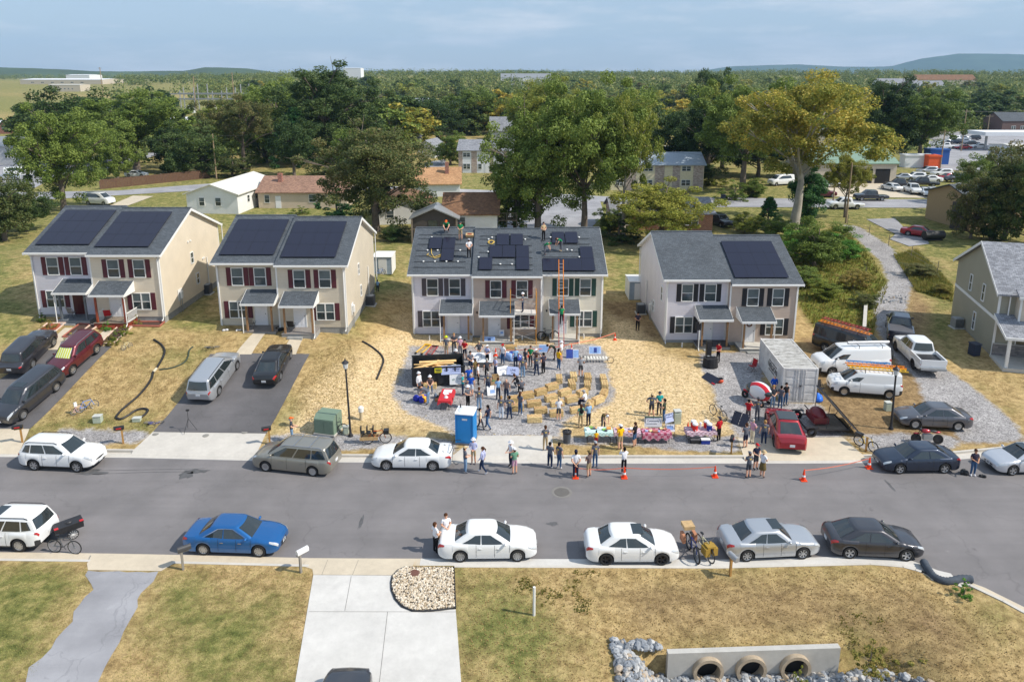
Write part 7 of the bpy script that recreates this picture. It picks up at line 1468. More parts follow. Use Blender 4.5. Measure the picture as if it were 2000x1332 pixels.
# air conditioners
def hvac(px,lb,mat=M('hvac_grey',(.10,.105,.115),.6),s=1.):
    p=G(*px);R_=thing('air_conditioner',lb,'air conditioner',p,sc=s);b_=MB();b_.box(-.5,.5,-.5,.5,-.05,.08);b_.build('pad',CONC,R_);b_=MB();b_.prism([(-.4,-.36),(-.36,-.4),(.36,-.4),(.4,-.36),(.4,.36),(.36,.4),(-.36,.4),(-.4,.36)],.08,.95);b_.build('body',mat,R_)
    b_=MB();[b_.box(-.37,.37,-.415,-.402,.14+i*.075,.165+i*.075) for i in range(10)];b_.build('louvre',DARKM,R_);b_=MB();b_.lathe([(.34,.952),(.33,.985),(.12,.99),(0,.99)],14);b_.build('fan_grille',GALV,R_)
hvac((405,574),'dark air conditioner between the first and second houses');hvac((724,596),'grey air conditioner at the right wall of the second house');hvac((1251,612),'dark air conditioner at the left wall of the right duplex');hvac((1868,640),'grey air conditioner beside the grey house on the right',GALV)
def shed(px,lb,rz=0):
    p=G(*px);R_=thing('garden_shed',lb,'shed',p,rz=rz,group='grey-white metal sheds');b_=MB();b_.box(-.95,.95,0,2.6,0,1.95);b_.build('wall',M('shed_blue_grey',srgb((.60,.66,.72)),.6),R_);b_=MB();b_.prismX([(-.1,1.96),(1.3,2.12),(2.7,1.96),(2.7,1.9),(-.1,1.9)],-1.05,1.05);b_.box(.952,.99,-.02,2.62,0,1.89);b_.box(-.99,-.952,-.02,2.62,0,1.89);b_.build('roof',WHITE,R_);b_=MB();b_.box(-.45,.45,-.03,-.002,.05,1.75);b_.build('door',WHITE,R_)
shed((748,536),'metal shed behind the right end of the second house');shed((1247,586),'metal shed behind the left wall of the right duplex')
p=G(1902,694);R_=thing('wheelie_bin','dark blue bin at the front corner of the grey house','bin',p,rz=.2);b=MB();b.prism([(-.3,-.3),(.3,-.3),(.3,.35),(-.3,.35)],.05,1.0);b.build('body',M('bin_navy',(.02,.03,.06),.5),R_);b=MB();b.box(-.33,.33,-.36,.4,1.002,1.07);b.build('lid',M('bin_navy_lid',(.04,.05,.08),.5),R_)
# corrugated hoses lying on the lawns
def hose(pxs,r_,lb,mat=BLACK,z=None,name='drain_hose'):
    pts=[G(*q) if z is None else P(*q,z) for q in pxs];out=[]
    for i in range(len(pts)-1):
        p0,p1,p2,p3=[Vector(pts[max(0,min(len(pts)-1,i+k))]) for k in (-1,0,1,2)]
        for j in range(7): t_=j/7;out.append(.5*((2*p1)+(p2-p0)*t_+(2*p0-5*p1+4*p2-p3)*t_*t_+(3*p1-p0-3*p2+p3)*t_**3))
    out=[(q.x,q.y,(h(q.x,q.y) if z is None else z)+r_*.8) for q in out];b_=MB();b_.tube(out,[r_*(1 if i % 2 else .86) for i in range(len(out))],8);return tag(b_.build(name,mat,smooth=50),lb,'hose')
hz=lambda L: [(200+x/6.66,630+y/6.66) for x,y in L]
hose(hz([(670,230),(760,290),(810,370),(790,460),(740,550),(700,615)]),.085,'black corrugated hose at the top of the lawn by the first house');hose(hz([(660,655),(640,740),(560,860),(450,980),(330,1080),(240,1160),(180,1240),(240,1265),(340,1215),(430,1155),(530,1130),(590,1145),(570,1190),(500,1245)]),.085,'long black corrugated hose looping down to the utility box')
hose(hz([(1180,320),(1130,370),(1115,450),(1070,520),(970,575),(860,605),(730,620)]),.06,'dark green hose branching right across the lawn',M('hose_green',(.04,.06,.04),.6));hose([(708,668),(728,680),(744,694),(749,706),(744,722),(735,744)],.08,'black corrugated hose left of the gravel pad')
b=MB();a,c=G(300,729),G(306,722);b.tube([(a[0],a[1],a[2]+.1),(c[0],c[1],c[2]+.1)],.1,8);tag(b.build('hose_coupling',M('coupling_pale',srgb((.8,.75,.65)),.6)),'pale coupling joining the black hoses','coupling')
hose([(1803,1102),(1812,1118),(1825,1133),(1850,1141),(1878,1136),(1900,1137)],.2,'fat dark sediment sock lying across the kerb gap',M('sock_dark',srgb((.27,.30,.34)),.9,var=.25,vs=5,bump=.4),z=.02,name='sediment_sock')
# --- bicycles ---
def bicycle(px,yaw,lb,col,s=1.,lean=0,lying=False,z=None,tyre=.022,extra=None,rimc=None,world=None,basket=False):
    p=world or (G(*px) if z is None else P(*px,z));R_=thing('bicycle',lb,'bicycle',(p[0],p[1],p[2]+(.08 if lying else .02)),rz=yaw,sc=s);R_.rotation_euler.x=math.radians(82) if lying else lean
    r_=.34
    for x in (-.52,.52):
        b_=MB();b_.tube([(x+r_*math.cos(a),0,r_+r_*math.sin(a)) for a in [math.pi*k/12 for k in range(24)]],tyre,6,closed=True);w_=b_.build('wheel',RUBBER,R_,60)
        b_=MB();b_.tube([(x+(r_-.03)*math.cos(a),0,r_+(r_-.03)*math.sin(a)) for a in [math.pi*k/10 for k in range(20)]],.012,5,closed=True);[b_.tube([(x,0,r_),(x+(r_-.03)*math.cos(a),0,r_+(r_-.03)*math.sin(a))],.0035,3) for a in [math.pi*k/7 for k in range(14)]];b_.lathe([(.035,-.03),(.035,.03)],8,'y',(x,0,r_));b_.build('rim',rimc or GALV,w_)
    bb,st_,hd,ht_=(-.08,0,.30),(-.22,0,.78),(.36,0,.80),(.40,0,.68);b_=MB()
    for a,c in ((bb,st_),(bb,ht_),(st_,hd),(bb,(-.52,0,r_)),(st_,(-.52,0,r_)),(hd,(.52,0,r_))): b_.tube([a,c],.022,7)
    b_.build('frame',col,R_);b_=MB();b_.tube([hd,(.34,0,.95)],.016,6);b_.tube([(.26,-.28,.98),(.34,-.1,.96),(.34,.1,.96),(.26,.28,.98)],.014,6);b_.build('handlebar',DARKM,R_)
    b_=MB();b_.tube([st_,(-.26,0,.90)],.014,6);b_.ell((-.28,0,.93),(.13,.07,.03),10,5);b_.build('saddle',BLACK,R_);b_=MB();b_.lathe([(.09,-.05),(.09,-.04)],12,'y',bb);b_.tube([(-.08,.06,.3),(-.02,.06,.14)],.01,5);b_.tube([(-.08,-.06,.3),(-.14,-.06,.46)],.01,5);b_.build('crank',DARKM,R_)
    if basket: b_=MB();b_.box(.42,.72,-.17,.17,.62,.86);b_.build('basket',BLACK,R_)
    for (nm,m_,bx) in (extra or []): b_=MB();[b_.box(*q) for q in bx];b_.build(nm,m_,R_)
    return R_
BKG=M('bike_grey',(.12,.13,.14),.4,.4);BKB=M('bike_blue',srgb((.2,.45,.75)),.4,.3);BKP=M('bike_pink',srgb((.85,.65,.7)),.5);BKV=M('bike_violet',srgb((.3,.32,.62)),.5);BKW=M('bike_pale',srgb((.8,.78,.65)),.5);BKO=M('bike_orange',srgb((.85,.4,.15)),.4)
BKY=M('bike_yellow',srgb((.92,.78,.05)),.4);BKN=M('bike_navy',srgb((.1,.2,.45)),.4)
bicycle((656,846),.05,'grey bicycle leaning in front of the green electric cabinet',BKG,lean=.1);bicycle((624,828),1.9,'bicycle half hidden behind the green electric cabinet',BKG);bicycle((172,802),.75,'light blue child bicycle lying on the left lawn edge',BKB,.85,lean=-.4);bicycle((154,808),.9,'pink child bicycle with a white doll seat beside the light blue one',BKP,.6,lean=-.1,extra=[('doll_seat',WHITE,[(-.35,-.05,-.1,.1,.9,1.4)])])
bicycle((304,824),.1,'violet child bicycle lying flat by the middle driveway',BKV,.75,lying=True);bicycle((249,682),1.2,'small pale child bicycle on the lawn by the flower beds',BKW,.6,lean=-.2);bicycle((416,678),.1,'grey bicycle lying on the grass above the silver minivan',BKG,.7,lying=True)
bicycle((1070,664),.1,'dark fat-tyred bicycle beside the right porch steps',BKG,1.1,tyre=.045);bicycle((1402,816),2.0,'dark bicycle with a round mirror behind the red-shirted coolers person',BKG,1.05);bicycle((743,538),.8,'blue bicycle leaning on the metal shed',BKB,.8)
bicycle((1690,876),-1.0,'yellow compact bicycle with a black rear box beside the wooden post',BKY,.95,tyre=.04,extra=[('rear_box',BLACK,[(-.75,-.3,-.15,.15,.68,.92)])]);bicycle((128,1080),-.12,'black touring bicycle leaning at the kerb with its trailer',BKG,1.05,z=0)
bicycle((736,866),.08,'orange cargo bicycle with three child seats and a front basket',BKO,1.1,basket=True,extra=[('child_seat',BLACK,[(x,x+.22,-.15,.15,.68,.76) for x in (-.9,-.55,-.2)]+[(x-.06,x,-.15,.15,.76,1.1) for x in (-.85,-.5,-.15)]),('cargo_frame',WOOD,[(-.95,.1,-.22,-.18,.3,.5),(-.95,.1,.18,.22,.3,.5)])])
bicycle((1352,1084),-1.45,'blue cargo bicycle with a wooden box on its front rack',BKN,1.1,z=0,tyre=.04,extra=[('wooden_box',WOOD,[(-.95,-.45,-.25,.25,.95,1.12)]),('saddle_bag',M('bag_tan',srgb((.72,.5,.38)),.8),[(-.75,-.35,-.34,-.2,.35,.75),(-.75,-.35,.2,.34,.35,.75)])]);bicycle((1375,1084),-1.3,'tan-bagged bicycle next to the blue cargo bicycle',BKW,1.1,z=0,extra=[('pannier',M('bag_mustard',srgb((.62,.50,.2)),.85),[(.2,.62,-.3,-.08,.35,.72),(.2,.62,.08,.3,.35,.72),(.2,.6,-.2,.2,.72,.8)])])
p=P(136,1047,0);R_=thing('bicycle_trailer','black two-wheeled bicycle trailer box behind the white crossover','bicycle trailer',p,rz=.75);b=MB();b.box(-.65,.65,-.33,.33,.45,.75);b.build('box',BLACK,R_);b=MB();b.box(-.67,.67,-.35,.35,.752,.80);b.ell((.05,0,.82),(.18,.16,.06),12,4);b.k=1;[b.box(x,x+.18,-.36,-.2,.803,.83) for x in (-.66,.48)];b.build('lid',[DARKM,REDC],R_)
for s in (-1,1): b=MB();b.tube([(.1+.25*math.cos(a),s*.42,.26+.25*math.sin(a)) for a in [math.pi*k/10 for k in range(20)]],.022,6,closed=True);b.k=1;[b.tube([(.1,s*.42,.26),(.1+.24*math.cos(a),s*.42,.26+.24*math.sin(a))],.006,3) for a in [math.pi*k/6 for k in range(12)]];b.build('wheel',[RUBBER,WHITE],R_)
# red motorcycle
p=G(1810,866);R_=thing('motorcycle','red and black motorcycle on the gravel strip behind the navy sedan','motorcycle',p,rz=math.pi-.1);R_.rotation_euler.x=.12
for x in (-.68,.68): b=MB();b.lathe([(.2,-.07),(.30,-.07),(.32,0),(.30,.07),(.2,.07)],18,'y',(x,0,.32));w_=b.build('wheel',RUBBER,R_,60);b=MB();b.lathe([(0,.03),(.2,.04),(.2,-.04),(0,-.03)],12,'y',(x,0,.32));b.build('rim',DARKM,w_)
b=MB();b.ell((.12,0,.82),(.32,.17,.15),12,7);b.ell((-.55,0,.78),(.28,.12,.08),10,5);b.ell((.68,0,.66),(.22,.08,.05),10,4);b.build('fuel_tank',REDP,R_,180);b=MB();b.ell((-.3,0,.84),(.32,.14,.07),12,6);b.build('seat',BLACK,R_,180)
b=MB();b.box(-.28,.28,-.16,.16,.28,.62);b.tube([(-.1,-.2,.3),(-.7,-.22,.38)],.05,8);b.build('engine',GALV,R_);b=MB();b.tube([(.38,.1,.9),(.68,.1,.32)],.025,6);b.tube([(.38,-.1,.9),(.68,-.1,.32)],.025,6);b.tube([(.25,-.36,1.02),(.36,-.1,.98),(.36,.1,.98),(.25,.36,1.02)],.015,6);b.ell((.45,0,.93),(.09,.1,.1),10,6);b.build('fork_and_bars',DARKM,R_)
# striped three-wheeler, trailer with panels, folding solar panels
p=G(1472,784);R_=thing('three_wheeler','enclosed electric three-wheeler striped red, white and blue','three-wheeler',p,rz=math.radians(128))
b=MB();prf=[(-.25,.35),(-1.25,.45),(-1.3,1.0),(-1.05,1.45),(-.5,1.62),(.0,1.50),(.45,1.1)]
sts=[(-.5,.9),(-.44,1),(-.16,1),(-.155,1),(0,1.03),(.155,1),(.16,1),(.44,1),(.5,.9)]
t=NT('stripe_shell');x=t.n('ShaderNodeSeparateXYZ');t.l(t.co(),x.inputs[0]);t.fin(t.ramp(t.math('MULTIPLY_ADD',x.outputs[1],1,.5),[(0,(.75,.75,.77)),(.16,srgb((.15,.45,.75))),(.39,(.8,.8,.8)),(.61,srgb((.85,.15,.2))),(.85,(.75,.75,.77))],'CONSTANT'),.3);SH_=t.m
b.ell((-.45,0,.95),(.95,.52,.68),20,12);b.build('shell',SH_,R_,180);b=MB();b.ell((-1.06,0,1.0),(.36,.40,.30),12,8);b.build('rear_window',CGLASS,R_,180);b=MB();b.ell((.22,0,.98),(.42,.44,.42),12,8);b.build('windscreen',CGLASS,R_,180)
for x,y in ((-.9,.5),(-.9,-.5),(.75,0)): b=MB();b.lathe([(.12,-.05),(.27,-.05),(.29,0),(.27,.05),(.12,.05)],16,'y',(x,y,.29));b.build('wheel',RUBBER,R_,60)
b=MB();b.tube([(.3,0,.9),(.75,0,.3)],.05,6);b.tube([(.3,-.35,1.05),(.45,0,1.0),(.3,.35,1.05)],.02,6);b.ell((.75,0,.62),(.2,.1,.06),8,4);b.build('front_fork',REDC,R_)
p=G(1625,850);R_=thing('solar_trailer','small trailer with a dark red tank under a large tilted solar panel','trailer',(p[0]-.25,p[1]+.2,p[2]),rz=0);b=MB();b.box(-1.5,1.3,-.35,-.29,.4,.5);b.box(-1.5,1.3,1.9,1.96,.4,.5);b.box(-1.5,-1.44,-.29,1.9,.4,.5);b.box(1.24,1.3,-.29,1.9,.4,.5);b.tube([(-.2,1.9,.45),(-.2,3.4,.45)],.04,6);b.build('frame',DARKM,R_)
b=MB();b.box(-.6,1.2,-.28,1.89,.41,.45);b.build('deck',OLDWOOD,R_);b=MB();b.ell((-.35,.9,1.0),(.5,.72,.46),14,8);b.box(-.85,.15,.2,1.6,.6,1.0);b.build('tank',M('tank_maroon',(.16,.02,.025),.35),R_,60)
b=MB();b.m=Matrix.Translation((.95,.8,1.35)) @ Matrix.Rotation(math.radians(48),4,'Y');b.box(-1.6,1.6,-1.25,1.25,0,.05);b.k=1;[b.box(-1.6,1.6,y,y+.04,-.05,-.002) for y in (-1.2,-.4,.4,1.16)];b.build('solar_panel',[SOLAR,GALV],R_)
b=MB();[b.tube([(-.2,y,.45),(-.1,y,2.2)],.025,6) for y in (-.25,1.8)];[b.tube([(1.25,y,.45),(1.5,y,.9)],.025,6) for y in (-.25,1.8)];b.build('panel_support',DARKM,R_)
for y in (-.45,2.06): b=MB();b.lathe([(.16,-.08),(.3,-.08),(.32,0),(.3,.08),(.16,.08)],16,'y',(-1.2,y,.33));b.build('wheel',RUBBER,R_,60);b=MB();b.box(-1.6,-.8,y-.12,y+.12,.68,.72);b.build('mudguard',DARKM,R_)
p=G(1441,832);R_=thing('folding_solar_panel','folding solar panel on legs left of the red hatchback','solar panel',p,rz=-.75);b=MB();b.m=Matrix.Rotation(math.radians(-38),4,'X');b.box(-.55,-.02,-.02,.0,.05,.95);b.box(.02,.55,-.02,0,.05,.95);b.build('panel',SOLAR,R_);b=MB();[b.tube([(x,.5,.7),(x,.75,0)],.015,6) for x in (-.5,.5)];b.build('leg',WHITE,R_)
p=G(1382,745);R_=thing('folding_solar_panel','dark panel leaning low at the gravel edge below the speakers','solar panel',p,rz=-1.1);b=MB();b.m=Matrix.Rotation(math.radians(-60),4,'X');b.box(-.75,.75,-.03,0,.0,.7);b.k=1;b.box(.4,.75,-.035,-.031,0,.1);b.build('panel',[SOLAR,REDC],R_)
p=G(1407,748);R_=thing('air_compressor','small orange and black machine on the gravel','compressor',p);b=MB();b.ell((0,0,.17),(.24,.17,.16),12,7);b.build('tank',M('compressor_orange',srgb((.82,.3,.15)),.4),R_,180);b=MB();b.box(-.14,.14,-.1,.1,.3,.42);b.tube([(-.2,0,.3),(-.2,0,.55),(.2,0,.55),(.2,0,.3)],.015,6);b.build('handle',BLACK,R_)
camp_chair((1603,768),.5,BLACK,'black and white folding chair behind the container corner')
# tripod, bags on the street, barrels
p=G(370,842);R_=thing('tripod','black camera tripod standing on the middle apron','tripod',p);[MB().tube([(0,0,.9),(.5*math.cos(a),.5*math.sin(a),.02)],.014,6).build('leg',BLACK,R_) for a in (.2,2.2,4.4)];b=MB();b.tube([(0,0,.85),(0,0,1.45)],.016,6);b.box(-.08,.12,-.05,.05,1.45,1.55);b.build('head',BLACK,R_)
crumple('duffel_bag','black bag lying at the feet of the controller person','bag',(1880,926),.4,.22,.35,[BLACK],4,seed=6);crumple('camera_bag','small black pouch on the asphalt right of the controller person','bag',(1919,931),.22,.15,.2,[BLACK],3,seed=9)
crumple('tote_bag','tan shoulder bag hanging beside the white-shirted woman','bag',(857,1078),.15,.12,.4,[M('bag_tan2',srgb((.72,.56,.42)),.8)],3,dz=.7,seed=12)
for s in (-1,1):
    pass
p=P(889,893,0);R_=thing('bicycle_rack','black bicycle carrier strapped on the boot of the white sedan','bicycle rack',R8.location);R_.rotation_euler=R8.rotation_euler;b=MB();x0=c8.xr;b.tube([(x0+.1,-.5,.98),(x0-.05,-.5,1.3),(x0-.5,-.5,1.35)],.02,6);b.tube([(x0+.1,.5,.98),(x0-.05,.5,1.3),(x0-.5,.5,1.35)],.02,6);b.tube([(x0-.05,-.5,1.3),(x0-.05,.5,1.3)],.02,6);b.tube([(x0+.55,-.4,1.08),(x0-.02,-.5,.7),(x0-.02,.5,.7),(x0+.55,.4,1.08)],.018,6);b.build('frame',BLACK,R_)
# porch chairs and tyres
for px,rz_,lb,m_,dy in (((142,616),2.9,'grey chair on the left porch of the first house',M('chair_grey',(.2,.19,.18),.7),0),((212,622),3.4,'red chair on the right porch of the first house',MATS['chair_red'],0),((492,634),2.9,'grey chair on the left porch of the second house',MATS['chair_grey'],0),((569,637),3.1,'dark folding chair on the right porch of the second house',BLACK,0)):
    yy={142: 58.2,212: 57.6,492: 57.5,569: 56.9}[px[0]];q=YP(px[0],px[1],yy);camp_chair(px,rz_,m_,lb);bpy.context.view_layer.active_layer_collection;o=[o for o in bpy.data.objects if o.get('label') == lb][0];o.location=(q[0],yy,(3.56 if px[0] < 300 else 2.86))
for px,lb,a in (((546,645),'tyre lying on the ground between the two porches',1),((543,636),'tyre standing against the wall between the porches',0)):
    p=G(*px);b=MB();b.lathe([(.18,-.1),(.32,-.1),(.34,0),(.32,.1),(.18,.1)],18,'z' if a else 'y',(0,0,.12 if a else .34));o=b.build('old_tyre',RUBBER,smooth=60,loc=p);tag(o,lb,'tyre')
# flower beds at the first house
MULCH=M('mulch_brown',srgb((.30,.22,.19)),.95,var=.3,vs=6);MULR=M('mulch_red',srgb((.62,.33,.22)),.95,var=.25,vs=6);EDGE=M('edging_pale',srgb((.80,.70,.64)),.8,var=.2,vs=4);EDGR=M('edging_red',srgb((.62,.36,.30)),.8,var=.2,vs=4)
fz=lambda L: [(x/3.918,380+y/3.918) for x,y in L]
for pl,m_,e_,lb in (([(290,1050),(360,995),(500,990),(420,1058)],MULR,EDGE,'red mulch bed left of the first walkway'),([(480,1095),(610,995),(690,1000),(590,1100)],MULCH,EDGR,'dark bed between the two walkways'),([(600,1075),(700,1000),(760,1005),(670,1065)],MULCH,EDGE,'narrow bed beside the second walkway'),([(770,1140),(900,1020),(1010,1020),(860,1150)],MULCH,EDGE,'flower bed right of the second walkway'),([(990,1010),(1010,980),(1260,980),(1220,1015)],MULCH,EDGR,'bed under the right window of the first house')):
    w_=wp(fz(pl));R_=thing('flower_bed',lb,'flower bed',(0,0,0),group='edged flower beds');o=sheet('mulch',w_,m_,.05);o.parent=R_;del o['kind'];b=MB()
    for a,c in zip(w_,w_[1:]+w_[:1]): b.tube([(a[0],a[1],h(*a)+.08),(c[0],c[1],h(*c)+.08)],.08,5)
    b.build('edging',e_,R_)
# ================= TREES =================
import numpy as np
LV=dict(mid=shade_leaf('mid_green',[srgb((0.25,0.33,0.14)),srgb((0.41,0.49,0.21)),srgb((0.56,0.62,0.31))]),dark=shade_leaf('dark_green',[srgb((0.16,0.24,0.12)),srgb((0.27,0.36,0.19)),srgb((0.41,0.47,0.26))]),
 yel=shade_leaf('yellow_green',[srgb((0.34,0.42,0.16)),srgb((0.52,0.56,0.24)),srgb((0.70,0.68,0.32))]),gold=shade_leaf('golden',[srgb((0.41,0.46,0.19)),srgb((0.61,0.61,0.27)),srgb((0.84,0.73,0.34))]),
 olive=shade_leaf('olive_brown',[srgb((0.25,0.32,0.17)),srgb((0.40,0.44,0.25)),srgb((0.54,0.49,0.32))]),bright=shade_leaf('bright_green',[srgb((0.23,0.38,0.14)),srgb((0.38,0.59,0.23)),srgb((0.59,0.75,0.34))]),
 far=shade_leaf('far_green',[srgb((0.23,0.31,0.16)),srgb((0.36,0.44,0.23)),srgb((0.54,0.56,0.31))],sc=.03),cedar=shade_leaf('cedar_green',[srgb((0.14,0.26,0.15)),srgb((0.23,0.40,0.21)),srgb((0.36,0.52,0.29))]),
 weed=shade_leaf('weeds',[srgb((0.34,0.38,0.16)),srgb((0.54,0.54,0.25)),srgb((0.70,0.59,0.36))],sc=1.2))
BARK=M('bark',(.16,.13,.105),.9,var=.3,vs=4,bump=.5,bs=12);BARKP=M('bark_pale',(.36,.33,.28),.9,var=.3,vs=2.5)
def leaf_mesh(name,rng,cl,rad,per,ls,droop=0.):
    cl=np.array(cl);rad=np.array(rad);n=len(cl)*per;c=np.repeat(cl,per,0);r=np.repeat(rad,per)[:,None]
    d=rng.normal(size=(n,3));d /= np.linalg.norm(d,axis=1)[:,None];rr=r*(.45+.55*rng.random((n,1))**.6);p=c+d*rr*np.array([1,1,.78]);p[:,2] -= droop*rng.random(n)*r[:,0]
    nn=d*.7+rng.normal(size=(n,3))*.6+np.array([0,0,.45]);nn /= np.linalg.norm(nn,axis=1)[:,None];a=np.cross(nn,rng.normal(size=(n,3)));a /= np.linalg.norm(a,axis=1)[:,None];b_=np.cross(nn,a);s=(ls*(.6+.8*rng.random((n,1))))
    v=np.stack([p-a*s*.55,p+b_*s*.34,p+a*s*.55,p-b_*s*.34],1).reshape(-1,3)
    me=bpy.data.meshes.new(name);me.vertices.add(n*4);me.vertices.foreach_set('co',v.astype('f').ravel());me.loops.add(n*4);me.loops.foreach_set('vertex_index',np.arange(n*4,dtype='i'));me.polygons.add(n);me.polygons.foreach_set('loop_start',np.arange(0,n*4,4,dtype='i'));me.polygons.foreach_set('loop_total',np.full(n,4,'i'))
    me.update(calc_edges=True);me.materials.append(LV['mid']);return me
def tree_proto(seed,shape='round',ncl=60,per=110,ls=.42,rc=.17,lift=.3,sub=2,gap=.0):
    """unit tree: height 10, crown radius 4"""
    rng=np.random.default_rng(seed);r=random.Random(seed);cl,rad=[],[];ph=[r.random()*6 for _ in range(6)]
    while len(cl) < ncl:
        d=rng.normal(size=3);d /= np.linalg.norm(d);q=rng.random()**.35;th=math.atan2(d[1],d[0])
        lump=1+.20*math.sin(3*th+ph[0]+d[2]*2)+.14*math.sin(5*th+ph[1]-d[2]*4)+.1*math.sin(7*d[2]+ph[2]);z0=lift*10;hz_=(10-z0)/2
        if shape == 'round': x,y,z=d[0]*4*q*lump,d[1]*4*q*lump,z0+hz_+d[2]*hz_*.93*q*lump
        elif shape == 'spread': x,y,z=d[0]*4.2*q*lump,d[1]*4.2*q*lump,z0+hz_*1.15+d[2]*hz_*.8*q*lump+.25*abs(d[0])
        elif shape == 'conic': f=rng.random()**.75;rr=3.0*(1-f)**.8*(.5+.5*q)+.1;x,y,z=math.cos(th)*rr*lump,math.sin(th)*rr*lump,z0+(10-z0)*f
        else: x,y,z=d[0]*2.6*q*lump,d[1]*2.6*q*lump,z0+hz_+d[2]*hz_*q
        if z > 10: z=10-(z-10)
        cl.append((x,y,z));rad.append(4*rc*(.65+.7*r.random())*(1 if shape != 'conic' else .62))
    crown=leaf_mesh('crown',rng,cl,rad,per,ls,.25);b=MB();top=8.2 if shape != 'spread' else 6.2
    bend=[(r.uniform(-.25,.25)*i,r.uniform(-.25,.25)*i) for i in range(5)];tp=[(bend[i][0]*.5,bend[i][1]*.5,top*i/4) for i in range(5)];b.tube(tp,[.30,.235,.17,.10,.04],8)
    for i in r.sample(range(ncl),min(ncl,22 if sub > 1 else 10)):
        c=Vector(cl[i]);t_=max(.12,min(.85,(c.z*.62-abs(c.x)*.1)/top));k=min(3,int(t_*4));s=Vector(tp[k]).lerp(Vector(tp[k+1]),t_*4-k);m_=s.lerp(c,.5)+Vector((r.uniform(-.25,.25),r.uniform(-.25,.25),.25));b.tube([s,m_,c],[.10*(1.2-t_),.06,.015],5)
        if sub > 1:
            for _ in range(2): e=c+Vector((r.uniform(-.8,.8),r.uniform(-.8,.8),r.uniform(-.2,.7)));b.tube([m_.lerp(c,.4),e],[.035,.008],4)
    return crown,b.mesh('trunk',BARK,60)
PR=dict(big=[tree_proto(11,'round',175,290,.145,.155,.1),tree_proto(12,'spread',180,290,.145,.15,.12)],sparse=[tree_proto(13,'spread',170,260,.135,.14,.28)],mid=[tree_proto(20+i,('round','round','spread','column')[i],110,200,.22,.19,.04) for i in range(4)],cedar=[tree_proto(31,'conic',150,130,.24,.2,.03)],low=[tree_proto(41+i,'round',44,70,.62,.27,.0,1) for i in range(3)],bush=[tree_proto(51,'round',46,110,.36,.17,-.35)])
def tree(px,yt,wpx,kind,leaf,label,cat='tree',group=None,bark=None,i=0,at=None,hgt=None,name='leafy_tree',wm=None):
    p=at or G(*px);z=h(p[0],p[1]);H_=hgt or max(1.2,YP(px[0],yt,p[1])[2]-z);W_=wm or wpx/F*(p[1]*CT+(CH-5)*ST);cr,tr=PR[kind][i % len(PR[kind])]
    R_=thing(name,label,cat,(p[0],p[1],z-.05),rz=rnd.random()*6.28,group=group);sx=W_/8.0;R_.scale=(sx*rnd.uniform(.94,1.06),sx,H_/10)
    for nm,m_,mt in (('crown',cr,LV[leaf]),('trunk',tr,bark or BARK)): o=bpy.data.objects.new(nm,m_);COL.objects.link(o);o.parent=R_;o.material_slots[0].link='OBJECT';o.material_slots[0].material=mt
    return R_
